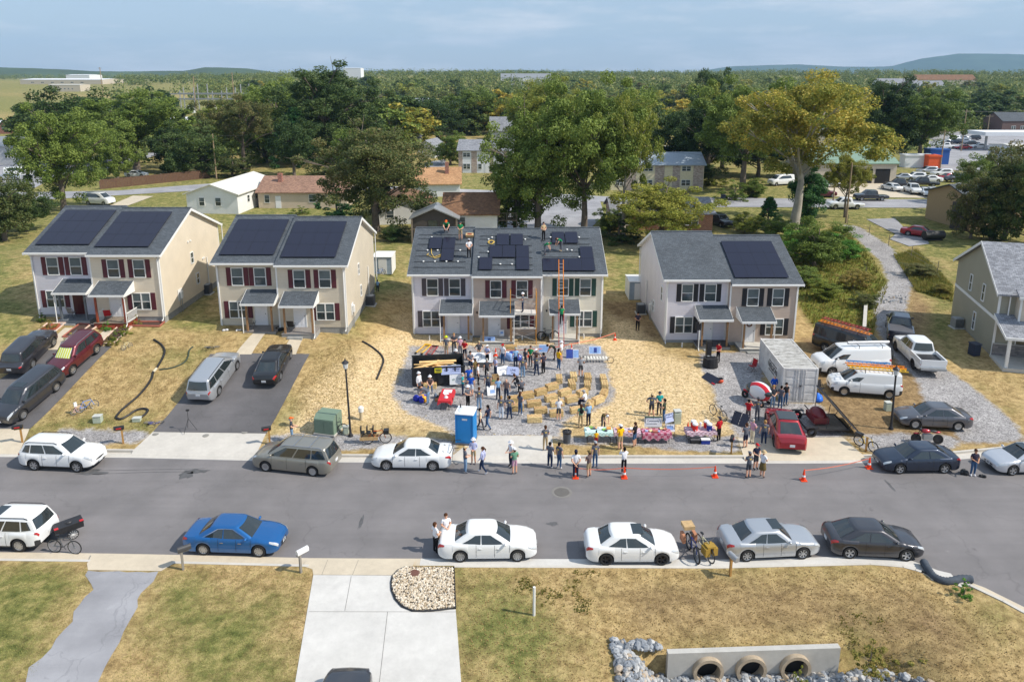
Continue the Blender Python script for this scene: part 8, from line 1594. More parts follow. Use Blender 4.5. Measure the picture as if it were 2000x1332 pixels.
for a in [((125,412),203,165,'big','mid','feathery green tree standing behind the left end of the first house roof',0),((10,470),340,130,'mid','olive','dark tree with yellow patches cut by the left edge',1),((52,452),372,90,'mid','dark','low dark tree behind the left corner of the first house',2),((160,320),168,170,'mid','dark','dark tree behind the feathery tree on the left',0),
 ((268,332),178,190,'big','mid','broad green tree above the wooden fence',1),((332,338),236,95,'mid','dark','slim dark tree above the parked white car beyond the fence',3),((388,348),246,115,'mid','dark','dense dark tree left of the wooden utility pole',0),((478,332),186,130,'sparse','olive','thin grey-green tree right of the wooden utility pole',0),((520,318),205,110,'mid','mid','green tree behind the white house with the pale roof',1),((450,300),196,90,'mid','yel','yellowish tree just right of the substation',2),
 ((582,325),212,125,'cedar','cedar','dark green cedar behind the brown-roofed house',0),((642,318),122,200,'big','dark','tallest dark tree breaking the skyline left of centre',0),((700,310),190,120,'mid','dark','dark tree right of the tallest one',0),((545,300),150,130,'mid','mid','green tree left of the tallest dark tree',2),
 ((735,452),238,225,'big','olive','big brownish maple between the second and third houses',0),((660,425),370,75,'bush','cedar','dark green shrub at the foot of the big maple',0),((588,418),402,40,'bush','mid','small round bush at the brown-roofed house',0),((790,285),212,70,'mid','yel','yellow-green tree left of the small white garage',1),((855,275),190,110,'mid','dark','dark rounded tree above the small white garage',1),((880,322),256,70,'mid','mid','green tree between the garage and the brick flats',0),
 ((925,262),168,100,'mid','mid','green tree behind the brick flats',2),((965,262),196,85,'mid','gold','golden tree above the brick flats',0),((1005,455),300,110,'mid','mid','smaller green tree left of the large central trees',0),((1320,340),200,130,'mid','dark','dark tree above the shiny grey roof',1),((1480,345),240,120,'mid','dark','dark thicket between the broad tree and the sycamore',2),((1410,330),160,120,'mid','yel','yellow-green tree behind the dark right-centre trees',0),((1050,460),195,185,'big','mid','left of the large trees behind the third house',0),((1140,462),148,205,'big','mid','tallest pale green tree behind the third house',1),((1065,300),152,150,'big','yel','yellowish tree behind the large central trees',0),((1218,470),190,125,'sparse','yel','open tree with leaning pale trunks behind the third house',0),
 ((1290,480),352,190,'big','yel','bushy yellow-green tree beside the brick bungalow',0),((1210,470),420,110,'bush','dark','dark shrubs right of the third house',0),((1380,350),190,150,'big','dark','dark tree right of the pale-roofed flats',0),((1450,372),152,190,'big','mid','broad dense tree left of the golden sycamore',1),((1383,262),126,75,'mid','dark','distant dark tree on the skyline right of centre',1),((1550,446),143,270,'sparse','gold','great golden sycamore with a thick bare trunk',0),((1500,447),385,70,'cedar','cedar','conical dark shrub left of the sycamore trunk',0),((1573,440),322,95,'mid','cedar','dark tree right of the sycamore trunk',3),
 ((1650,425),300,85,'sparse','gold','small golden tree wrapped round the roadside pole',0),((1720,316),150,150,'big','dark','dark tree behind the garage workshop',0),((1795,320),176,130,'big','mid','dense green tree right of the garage workshop',1),((1960,470),290,130,'big','olive','dark grey-green tree cut by the right edge',0),((1895,466),345,80,'mid','olive','grey-green tree in front of the tan house',0),((1935,468),320,110,'mid','dark','shaded tree against the tan house on the right',3),((1985,425),268,130,'mid','olive','grey-green tree in front of the corner shop at the right edge',1),((1905,400),300,80,'mid','mid','thin green tree behind the tan house on the right',2),((230,352),235,80,'mid','mid','green tree between the feathery tree and the wooden fence',0),((575,345),225,90,'mid','dark','dark tree behind the brown-roofed bungalow',2),((690,345),245,90,'mid','mid','green tree behind the big brownish maple',1),((1255,300),175,100,'mid','yel','yellow-green tree beside the two white dormers',0),((2010,480),300,120,'mid','dark','tree behind the roof of the grey house',0),
 ((1590,520),425,120,'mid','mid','large bright green bush on the weedy bank',0),((1640,505),455,90,'mid','bright','second bright bush right of the large one',0),((1555,505),442,80,'mid','bright','bush beside the right end of the fourth house roof',0),((1690,545),505,45,'bush','weed','tall brown-green weed clump beside the gravel track',0),((1385,362),332,60,'bush','yel','yellowish shrub beside the dark wheelie bin across the road',0),((1432,392),352,60,'bush','mid','green shrub at the far side of the road',0),((1700,1300),1240,70,'bush','weed','weedy clump in the verge right of the culvert',0),((1560,1345),1305,26,'bush','yel','small bush growing in the mouth of the right pipe',0),((1790,1330),1265,110,'bush','weed','brown seed-headed weeds at the bottom right',0),((1880,1172),1150,40,'bush','bright','bright green weed patch at the kerb gap',0),((150,1151),1142,0,'bush','bright','',0)][:-1]:
    at=None
    if a[0][1] > 1150: q=P(a[0][0],a[0][1],-.1 if a[0][1] < 1320 else -1.3);at=q
    R_=tree(a[0],a[1],a[2],a[3],a[4],a[5],i=a[6],name='bush' if a[3] == 'bush' else 'leafy_tree',cat='shrub' if a[3] == 'bush' else 'tree',bark=BARKP if 'sycamore' in a[5] and 'great' in a[5] or 'leaning' in a[5] else None,at=at,hgt=(1.1 if a[0][1] > 1150 else None),wm=None if a[0][1] < 1150 else a[2]/48)
    if at: R_.location.z=at[2]
for i,(x,y,yt,w_,k_,lb) in enumerate(((1455,455,415,60,'yel','yellowish scrub behind the left roof slope of the fourth house'),(1515,462,425,60,'mid','green scrub above the ridge seam of the fourth house'),(1665,565,525,60,'weed','dry scrub at the middle of the weedy bank'),(1610,585,548,80,'yel','yellow-green scrub low on the weedy bank'),(1570,560,520,70,'mid','green scrub beside the right wall of the fourth house'),(1690,600,570,50,'olive','brownish scrub where the track bends'),(1800,540,515,60,'olive','brownish scrub right of the track below the wire fence'),(1840,575,552,50,'weed','dry clump between the track and the grey house'),(1190,455,405,60,'mid','green sapling at the right corner of the third house roof'),(770,470,440,60,'dark','dark scrub under the big brownish maple'),(1360,360,318,70,'dark','dark scrub at the right end of the shiny-roofed flats'),(1470,385,348,70,'mid','green scrub at the roadside left of the sycamore'),(640,352,322,80,'olive','brown brush at the top of the lawn behind the bungalows'),(455,345,305,80,'olive','reddish brush behind the white bungalow'))):
    tree((x,y),yt,w_,'mid',k_,lb,cat='shrub',name='shrub',i=i)
for px,k_,lb in (((210,645),'bright','shrub right of the steps of the first house'),((243,652),'yel','yellow-green shrub in the flower bed'),((226,665),'mid','low shrub in the front of the flower bed'),((217,672),'weed','flowering shrub by the driveway corner'),((143,668),'gold','yellow mound plant between the walkways'),((265,632),'weed','white-flowering shrub under the first house porch rail'),((82,628),'mid','small green shrub at the left corner of the first house'),((98,642),'weed','small pale shrub in the red mulch bed'),((1478,657),'mid','potted plant on the right porch of the fourth house'),((1060,655),'dark','dark potted plant on the porch right of the scaffold')):
    tree(px,0,0,'bush',k_,lb,cat='shrub',name='shrub',hgt=.8,wm=1.1)
# the wooded belt beyond: trees one can tell apart, sharing meshes
r=random.Random(77);cnt=0;KE=['mid','dark','mid','dark','yel','olive','mid','gold','dark','far']
NO=[(-50,155,380,200),(370,175,470,228),(1800,262,2100,345),(-50,215,60,380),(300,232,420,262),(60,300,210,345),(810,262,900,335),(1590,300,1800,390),(1190,300,1380,400),(890,270,1000,345),(1240,262,1420,305),(950,255,1000,285),(745,205,795,222),(885,200,945,214),(1700,160,1830,180),(975,155,1060,166)]
while cnt < 285:
    y=178+r.random()**1.3*112;x=r.uniform(-60,2060)
    if any(a <= x <= c and b <= y <= d for a,b,c,d in NO) or (x < 380 and y < 228 and r.random() < .8) or (370 < x < 480 and 170 < y < 250): continue
    p=G(x,y);q=YP(x,y,p[1]);
    if p[1] > 1500: continue
    hh=r.uniform(9,16);lf=r.choice(KE);lm=['at the far left','beyond the wooden fence','near the substation','behind the tallest dark tree','above the small garage','above the brick flats','behind the big central trees','behind the dense right-centre trees','behind the golden sycamore','behind the workshop','around the car park'][max(0,min(10,int(x/190)))];o=tree((x,y),0,0,'low' if p[1] > 230 else 'mid',lf,dict(mid='mid green',dark='dark green',yel='yellow-green',olive='brownish green',gold='golden',far='dull green')[lf]+(' far' if p[1] > 420 else ' nearer')+('',' short',' tall')[int(hh) % 3 if 0 else (1 if hh < 11.5 else 2 if hh > 14 else 0)]+' tree of the wooded belt '+lm,group='trees of the wooded belt',i=r.randrange(4),hgt=hh,wm=hh*r.uniform(.95,1.4));cnt += 1
rng=np.random.default_rng(5);cl,rad=[],[]
while len(cl) < 5200:
    Y=560*math.exp(rng.random()*1.95);X=(rng.random()*2-1)*Y*.82;px=1000+X/(Y*CT+20*ST)*F
    if px < 390 and Y < 1000 and not (rng.random() < .05 or Y < 600): continue
    if px < 225 and Y < 1700: continue
    g_=h(X,Y);s_=4+rng.random()*3.5;top=g_+s_*.9+rng.random()*4;cl.append((X,Y,top));rad.append(s_*(1 if Y < 1500 else 1.6))
me=leaf_mesh('woodland',rng,cl,rad,75,1.9,.6);me.materials[0]=LV['far'];o=bpy.data.objects.new('woodland',me);COL.objects.link(o);tag(o,'continuous far woodland reaching to the horizon','woodland',kind='stuff')
rng=np.random.default_rng(9);cl,rad=[],[]
while len(cl) < 2600:
    y=176+rng.random()**1.2*150;x=rng.uniform(-80,2080)
    if any(a-5 <= x <= c+5 and b-3 <= y <= d+14 for a,b,c,d in NO) or (x < 400 and y < 215) or (y > 300 and not (rng.random() < .25)): continue
    p=G(x,y);s_=2+rng.random()*3.2;cl.append((p[0],p[1],p[2]+s_*.7));rad.append(s_)
me=leaf_mesh('undergrowth',rng,cl,rad,90,.85,.5);me.materials[0]=LV['far'];o=bpy.data.objects.new('undergrowth',me);COL.objects.link(o);tag(o,'unbroken undergrowth between the trees of the wooded belt','undergrowth',kind='stuff')
# weeds and grass tufts
def tufts(name,lb,polys,n,hh,ls,mat,seed,zf=h,blade=6,noi=None):
    rng=random.Random(seed);b_=MB();got=0;
    bx=[(min(p[0] for p in pl),max(p[0] for p in pl),min(p[1] for p in pl),max(p[1] for p in pl)) for pl in polys]
    while got < n:
        k=rng.randrange(len(polys));x,y=rng.uniform(*bx[k][:2]),rng.uniform(*bx[k][2:])
        if not inpoly(x,y,polys[k]): continue
        got += 1
        if noi is not None and mnoise.noise(Vector((x*.8,y*.8,seed)))+.5*mnoise.noise(Vector((x*2.5,y*2.5,seed))) < noi: continue
        z=zf(x,y);H2=hh*rng.uniform(.4,1.3)
        for _ in range(blade): a=rng.random()*6.28;d=rng.uniform(.2,.7)*H2;ca,sa=math.cos(a),math.sin(a);b_.quad((x-sa*ls,y+ca*ls,z),(x+sa*ls,y-ca*ls,z),(x+ca*d,y+sa*d,z+H2))
    o_=b_.build(name,mat);return tag(o_,lb,'weeds' if 'weed' in name else 'grass',kind='stuff')
tufts('tall_weeds','rough green and brown weeds on the bank beside the gravel track',WEED,6000,.38,.035,LV['weed'],1)
tufts('grass_tufts','dry tufts across the near verge',[wp([(900,1114),(1790,1116),(1990,1230),(2000,1400),(1640,1400),(1640,1260),(1210,1270),(1180,1340),(905,1340)],.1)],8000,.05,.018,M('tuft_tan',srgb((.72,.62,.43)),.9,var=.35,vs=1.5),2,hn,4)
tufts('grass_tufts','green weeds scattered across the near verge',[wp([(1640,1180),(1760,1200),(1760,1340),(1650,1340)],.1),wp([(1000,1112),(1180,1114),(1150,1200),(1010,1180)],.1)],2600,.08,.022,LV['weed'],3,hn,4,.18)
tufts('grass_tufts','green grass tufts on the near left lawn',[wp([(-20,1105),(170,1112),(180,1145),(140,1190),(90,1270),(60,1340),(-20,1340)],.1),wp([(340,1108),(606,1116),(575,1340),(210,1340),(290,1200)],.1)],9000,.03,.016,M('tuft_green',srgb((.58,.57,.33)),.9,var=.3,vs=.5),4,hn,3)
tufts('grass_tufts','rough grass tufts on the lawns between the driveways',[wp([(70,835),(225,680),(430,650),(400,700),(290,838)]),wp([(1700,640),(1790,500),(1880,600),(1990,800),(1850,700)]),wp([(560,800),(620,690),(680,660),(700,720),(640,840)]),wp([(-60,640),(-60,480),(40,500),(60,640)])],9000,.05,.02,M('tuft_tan2',srgb((.68,.60,.40)),.9,var=.3,vs=.6),6,h,4)
# ================= BUILDINGS BEYOND =================
WPL=M('plain_white_wall',srgb((.88,.89,.91)),.7,var=.05);BEI=M('plain_beige_wall',srgb((.76,.72,.66)),.7,var=.08);GRF=M('metal_roof_grey',srgb((.60,.64,.68)),.5,.1);GNF=M('metal_roof_green',srgb((.50,.60,.53)),.5,.1);WRO=M('pale_roof',srgb((.84,.83,.80)),.6,var=.05)
BRK=shade_brick('red',srgb((.55,.30,.24)),srgb((.65,.38,.30)));BRP=shade_brick('pale_mixed',srgb((.62,.52,.48)),srgb((.78,.72,.68)));BRO=shade_brick('orange',srgb((.66,.40,.26)),srgb((.72,.47,.32)));DKO=M('opening_shade',(.01,.01,.012),.8)  # DKO: near-black colour standing in for the shade inside bays and pipes
def bld(name,label,px,wd,dp,eh,rh,wall,roof,axis='x',yaw=0,wins=(),doors=(),cat='house',oh=.4,chim=None,parts=None,flat=False,zo=0):
    """front-left corner px; wd along x, dp along y; ridge along axis"""
    p=G(*px);R_=thing(name,label,cat,(p[0],p[1],h(p[0],p[1])+zo),rz=math.radians(yaw));b_=MB()
    if flat: b_.box(0,wd,0,dp,0,eh)
    elif axis == 'x': b_.prismX([(0,0),(dp,0),(dp,eh),(dp/2,rh-.1),(0,eh)],0,wd)
    else: b_.prismY([(0,0),(wd,0),(wd,eh),(wd/2,rh-.1),(0,eh)],0,dp)
    b_.build('wall',wall,R_);b_=MB();s=(rh-eh)/((dp if axis == 'x' else wd)/2)*oh
    if flat: b_.box(-.15,wd+.15,-.15,dp+.15,eh+.003,eh+.35)
    elif axis == 'x': b_.prismX([(-oh,eh-s+.06),(dp/2,rh+.06),(dp+oh,eh-s+.06),(dp+oh,eh-s-.1),(dp/2,rh-.1),(-oh,eh-s-.1)],-oh,wd+oh)
    else: b_.prismY([(-oh,eh-s+.06),(wd/2,rh+.06),(wd+oh,eh-s+.06),(wd+oh,eh-s-.1),(wd/2,rh-.1),(-oh,eh-s-.1)],-oh,dp+oh)
    b_.build('roof',roof,R_)
    for (cx,z,w_,hh) in wins: window(R_,cx,0,z,w_,hh,w_ > 1.3,blinds=.4)
    for (cx,w_,hh,m_) in doors: b_=MB();b_.box(cx-w_/2,cx+w_/2,-.05,-.003,.02,hh);b_.build('door',m_,R_)
    if chim: b_=MB();b_.box(chim[0]-.35,chim[0]+.35,chim[1]-.35,chim[1]+.35,eh,chim[2]);b_.build('chimney',BRK,R_)
    for (nm,m_,bx) in (parts or []): b_=MB();[b_.box(*q) for q in bx];b_.build(nm,m_,R_)
    return R_
W_=bld('bungalow','white bungalow with a pale roof behind the first and second houses',(367,417),8.7,16,3.4,4.9,WSID,WRO,'y',-5,[(2.6,1.3,1.0,1.4),(5.4,1.3,1.0,1.4)]);[window(W_,y,8.7,1.4,.9,1.2,axis='x',face=1,blinds=0) for y in (4,7,12)]
bld('bungalow','tan bungalow with a pinkish brown roof and red chimney',(506,407),15.2,10,2.9,4.9,TAN,SHPK,'x',0,[(1.5,.9,.9,1.4),(9.3,1.0,1.3,1.4),(13,1.0,1.3,1.4)],[(3.4,.95,2.1,WDOOR)],chim=(3,3.2,5.6))
bld('bungalow','house with an orange-tan roof and tall brick chimney',(815,385),8,9,2.6,5.0,WPL,SHOR,'x',4,chim=(5.6,2.8,6.2));bld('bungalow','white-walled house mostly hidden by the big maple',(730,440),9,12,2.6,4.2,WSID,SHBR,'y',8,[(2.5,1,1.2,1.2)])
W_=bld('bungalow','white house with a brown roof and railed porch behind the third house',(868,470),7.3,7.5,3.9,6.1,WSID,SHBR,'x',0,[(2.4,1.9,1.1,1.4)]);window(W_,3.7,7.3,2.0,1.7,1.4,True,axis='x',face=1,blinds=0)
W_=bld('porch_house','grey gabled porch in front of the brown-roofed white house',(806,476),6.0,4.0,3.6,4.9,M('porch_dark',(.07,.06,.055),.8),GALV,'y',0,parts=[('porch_railing',OLDWOOD,[(x*.3,x*.3+.06,-.3,-.25,.9,2.0) for x in range(20)]+[(-.1,6.1,-.32,-.22,2.0,2.08)]),('porch_post',OLDWOOD,[(-.1,.1,-.35,-.15,0,3.5),(5.9,6.1,-.35,-.15,0,3.5)]),('porch_window',GLASS,[(2.2,3.4,-.05,-.003,2.2,3.2),(3.8,5,-.05,-.003,2.2,3.2)])])
p=G(968,462);b=MB();b.tf(p);b.box(.2,3.0,0,2.4,2.2,2.35);[b.cb((x,0,1.6),(.1,.1,3.2)) for x in (.2,1.6,3.0)];[b.cb((.3+i*.25,0,2.8),(.04,.04,1)) for i in range(11)];b.box(.2,3,-.05,.05,3.3,3.38);[b.box(-1.6+i*.3,-1.3+i*.3,0,1,.3+i*.3,.36+i*.3) for i in range(6)];tag(b.build('wooden_deck',OLDWOOD),'weathered raised deck with stairs right of the brown-roofed white house','deck')
W_=bld('garage','small white garage with a grey roof across the rear street',(815,308),5.2,9,2.9,4.8,WPL,SHING2,'y',-14,[],[(2.6,3.4,2.4,WDOOR)],'garage');bld('garage','low white outbuilding left of the small white garage',(779,285),7,6,2.4,3.4,WPL,SHING2,'x',0,cat='garage')
fl=[(x,z,1.9,1.3) for x in (2.6,6.0,10.4) for z in (.9,3.9)]
bld('brick_flats','two-storey flats of pale brick and white panels left of the big trees',(896,338),12.5,9,5.4,7.4,WPL,SHING2,'x',-3,[(1.9,.9,1.7,1.3),(1.9,3.7,1.7,1.0),(9.3,.9,1.7,1.3),(9.3,3.7,1.7,1.0),(5.0,.9,.9,1.3)],[(6.7,.95,2.1,WDOOR)],parts=[('brick_panel',BRP,[(0,.95,-.03,-.002,0,5.3),(3.0,4.3,-.03,-.002,0,5.3),(7.3,8.2,-.03,-.002,0,5.3),(10.6,12.4,-.03,-.002,0,5.3)])])
bld('brick_flats','long two-storey flats with a shiny grey roof right of the big trees',(1190,372),18.6,9,5.2,7.1,M('panel_cream',srgb((.86,.82,.70)),.7),GRF,'x',0,[(2,.9,1.6,1.2),(2,3.8,1.6,1.0),(7.6,.9,1.8,1.2),(7.6,3.8,1.8,1.0),(15.1,.9,1.8,1.2),(15.1,3.8,1.8,1.0)],parts=[('brick_panel',BRP,[(3.2,5.2,-.03,-.002,0,5.1),(8.9,10.8,-.03,-.002,0,5.1),(12.4,13.9,-.03,-.002,0,5.1),(16.5,18.5,-.03,-.002,0,5.1)])])
bld('bungalow','orange brick bungalow with a grey roof behind the bushy tree',(1196,452),14.6,8,2.8,4.4,BRO,SHING2,'x',0,[(1.6,.9,2.2,1.5),(11.5,.9,2.0,1.4)]);bld('bungalow','pale house with a big grey roof above the brick flats',(958,285),7.5,9,5,9,WPL,SHING2,'x',0)
W_=bld('cape_house','dark-roofed house with two white dormers seen through the trees',(1240,275),11,8,3.4,8.2,BRK,SHING,'x',0);b=MB()
for x in (3.2,7.4): b.tf((0,0,0));b.prismY([(x-.7,4.6),(x+.7,4.6),(x+.7,6.2),(x,7.1),(x-.7,6.2)],.6,2.8)
b.build('dormer',WPL,W_)
W_=bld('workshop','beige garage workshop with a green roof and open bays',(1588,359),17.3,14,4.4,7.3,BEI,GNF,'x',0,cat='workshop',parts=[('bay_shade',DKO,[(x,x+w_,-.04,-.003,.02,3.1) for x,w_ in ((4.8,3.6),(9.6,2.7),(12.9,3.1))])])  # black sheets on the wall stand in for the shade inside the bays
bld('warehouse','grey metal-roofed shed behind the sycamore',(1575,330),9,14,6.5,9.5,BEI,GALV,'y',0,cat='shed')
for nm,lb,px,wd,dp,eh,mt in (('container_white','white box trailer beside the parking lot',(1766,328),7,2.6,2.9,WPL),('container_orange','orange container right of the white trailer',(1812,330),3,3,2.9,M('container_orange',srgb((.88,.36,.18)),.6)),('container_blue','blue container behind the orange one',(1814,322),5,3,3.6,M('container_blue',srgb((.12,.33,.62)),.6))): bld('box_container',lb,px,wd,dp,eh,eh,mt,mt,flat=True,cat='container')
W_=thing('canopy','flat white fuel station canopy at the far right','canopy',G(1920,296));b=MB();b.box(0,19,0,9,4.6,5.7);b.build('roof',WPL,W_)
for x in (3,16): b=MB();b.cb((x,4,2.3),(.5,.5,4.6));b.build('column',GALV,W_)
W_=bld('tan_house','tan two-storey house half hidden by trees at the right',(1893,452),8,10,4.6,6.2,M('wall_tan',srgb((.70,.60,.48)),.7,var=.05),SHING,'x',6);b=MB();b.box(-1.3,-.02,.5,2.5,0,4);b.build('bay',M('bay_dark',(.08,.07,.08),.7),W_);[window(W_,2,0,z,1.0,1.6,blinds=.3) for z in (.6,2.7)]
for a in [('warehouse','grey-roofed warehouse at the far left edge',(-120,322),24,18,4.6,6.4,M('wall_grey',srgb((.72,.72,.73)),.7),GALV),('brick_block','red brick block above the left warehouse',(-60,262),22,12,4.5,4.9,BRK,WPL),('factory','long white factory on the far left hill',(40,166),118,60,7,8.5,BEI,WPL),('factory','white upper block of the far left factory',(130,160),40,40,11,12,WPL,WPL),('warehouse','pale warehouse in the left fields',(96,180),34,20,7.5,8,BEI,WRO),('long_shed','long white shed with dark roofs below the substation',(300,256),34,14,4.5,5.2,WPL,WPL),('white_tank','white block on the skyline behind the tallest tree',(672,168),22,20,20,20.5,WPL,WPL),('long_shed','pale long shed seen between trees left of centre',(748,224),28,14,6,9,BEI,GALV),('long_shed','pale long shed above the yellow tree',(884,214),40,16,4,6,BEI,GALV),('estate_block','white gabled block on the skyline at the centre',(978,170),60,24,9,14,WPL,GALV),('row_houses','left row of grey-roofed houses at the far right',(1716,182),40,16,9,14,WPL,SHING2),('row_houses','right row of grey-roofed houses at the far right',(1775,186),34,16,8,13,WPL,SHING2),('row_houses','brown-roofed row on the far right hillside',(1790,172),70,20,9,15,BEI,SHBR),('brown_shed','dark brown building at the far right edge',(1955,262),30,12,5,8,M('wall_brown',srgb((.42,.34,.32)),.8),SHING),('corner_shop','low white building behind the car park',(1985,320),18,12,4,4.5,WPL,WRO)]:
    bld(a[0],a[1],a[2],a[3],a[4],a[5],a[6],a[7],a[8],'x',cat='building',oh=.2,wins=[(a[3]*(.15+.12*k),a[5]*.35,a[3]*.03+.8,1.4) for k in range(6)])
# poles and wires
def pole(px,yt,lb,arm=True,r_=.16):
    p=G(*px);H_=YP(px[0],yt,p[1])[2]-p[2];R_=thing('utility_pole',lb,'utility pole',p,group='utility poles');b_=MB();b_.tube([(0,0,0),(0,0,H_)],[r_,r_*.7],8);b_.build('pole',M('pole_wood',srgb((.62,.54,.44)),.9,var=.2),R_)
    if arm: b_=MB();b_.cb((0,0,H_-.6),(2.4,.12,.14));[b_.cyl((x,0,H_-.52),.05,.2,6) for x in (-1.1,-.4,.4,1.1)];b_.build('crossarm',OLDWOOD,R_)
    return (p[0],p[1],p[2]+H_-.5)
PT=[pole((423,350),262,'pale wooden pole behind the white bungalow',False),pole((736,300),228,'pole top showing above the big maple'),pole((1652,436),318,'wooden pole wrapped by the small golden tree',False),pole((1627,396),330,'dark pole beside the white roadside pickup',False),pole((1836,330),254,'pole between the containers and the car park'),pole((1877,296),214,'tall pole with a crossarm above the car park'),pole((1925,282),224,'pole right of the tallest crossarm pole'),pole((205,215),132,'distant pole in the left fields',r_=.3),pole((385,232),150,'distant pole left of the substation',r_=.3),pole((1032,230),165,'distant pole above the central trees',r_=.25),pole((460,228),142,'distant pole right of the substation',r_=.3)]
def wire(a,c,lb,sag=1.2):
    b_=MB();a,c=Vector(a),Vector(c);b_.tube([a.lerp(c,i/12)-Vector((0,0,sag*math.sin(math.pi*i/12))) for i in range(13)],.025,3);tag(b_.build('power_line',DARKM),lb,'wire','overhead wires')
wire(PT[0],PT[1],'wire from the pole behind the white bungalow to the pole above the maple');wire(PT[0],(-150,150,9),'wire leaving the white bungalow pole to the left');wire(PT[1],PT[2],'wire crossing above the brick flats');wire((PT[1][0],PT[1][1],8),(PT[3][0],PT[3][1],8.6),'lower wire crossing above the flats',1.6);wire(PT[4],PT[5],'wire between the two car park poles');wire(PT[5],PT[6],'wire between the right car park poles');wire(PT[5],(170,230,15),'wire leaving the car park to the right');wire(PT[2],(120,118,9),'wire leaving the roadside pole to the right')
p=G(420,222);R_=thing('substation','grey lattice electric substation in the field left of centre','substation',p);b=MB()
for i in range(7):
    for j in range(2): x,y=-26+i*8.5,j*14;b.tube([(x,y,0),(x,y,13+(i % 3)*2)],.35,4)
for j in range(2): b.box(-27,26,j*14-.3,j*14+.3,11,11.7);b.box(-27,26,j*14-.3,j*14+.3,8,8.5)
b.build('lattice',GALV,R_);b=MB();[b.box(x,x+4,4,8,0,4.5) for x in (-18,-6,8)];b.build('transformer',WPL,R_)
# wooden fence, wire fence
A_,B_=Vector(G(196,370)),Vector(G(412,348));R_=thing('wooden_fence','brown board fence along the rear street on the left','fence',A_,rz=math.atan2(B_.y-A_.y,B_.x-A_.x));L=(B_-A_).length;b=MB();rr=random.Random(3);[b.box(i*.3,i*.3+.27,-.02,.02,0,1.9+rr.uniform(-.05,.05)) for i in range(int(L/.3))];b.build('boards',M('fence_brown',srgb((.40,.30,.24)),.9,var=.2),R_)
for i in range(0,int(L),3): b=MB();b.cb((i,.08,1),(.12,.12,2));b.build('post',OLDWOOD,R_)
pts=[G(*q) for q in ((1655,438),(1697,460),(1735,480),(1779,505),(1830,535))];R_=thing('wire_fence','sagging wire fence with thin posts right of the gravel track','fence',pts[0]);b=MB();o0=Vector(pts[0])
for z in (.5,1.0): [b.tube([Vector(a)-o0+Vector((0,0,z)),Vector(c)-o0+Vector((0,0,z))],.012,3) for a,c in zip(pts,pts[1:])]
b.build('wire',GALV,R_)
for q in pts: b=MB();v=Vector(q)-o0;b.tube([v,v+Vector((.03,0,1.5))],.04,5);b.build('post',OLDWOOD,R_)
# background vehicles: lean copies
def lean(kind,cfg,pm,nm):
    c=Car(**cfg);R_=thing(nm,'x','car');c.body(pm).build('body',[pm,UNDER,ARCH],R_,50);c.cabin().build('roof',pm,R_,55);b_=MB();c.front_glass(b_,1,.05,.95);b_.build('windscreen',CGLASS,R_,180);b_=MB();c.front_glass(b_,0,.1,.93,.86);b_.build('rear_window',CGLASS,R_,180)
    for sd in (1,-1): b_=MB();c.side_glass(b_,sd,([(.15,.14),(.88,.12)],[(.25,.86),(.80,.88),(.885,.3)]));b_.build('side_window',CGLASS,R_,180)
    wheels(c,R_,5);return R_
PRT={}
def bgcar(px,yaw,kind,pm,lb,z=.06):
    k=(kind,pm.name)
    cfg={'s': SEDAN,'u': SUV,'v': TR,'p': PK}[kind];nm={'s': 'parked_car','u': 'parked_suv','v': 'parked_van','p': 'parked_pickup'}[kind];p=G(*px);p=(p[0],p[1],p[2]+z)
    if k not in PRT: PRT[k]=lean(kind,cfg,pm,nm);o_=PRT[k];o_.location=p;o_.rotation_euler.z=math.radians(yaw)
    else: o_=copy_tree(PRT[k],p,math.radians(yaw))
    tag(o_,lb,{'s': 'car','u': 'suv','v': 'van','p': 'pickup truck'}[kind],'vehicles parked beyond the houses');return o_
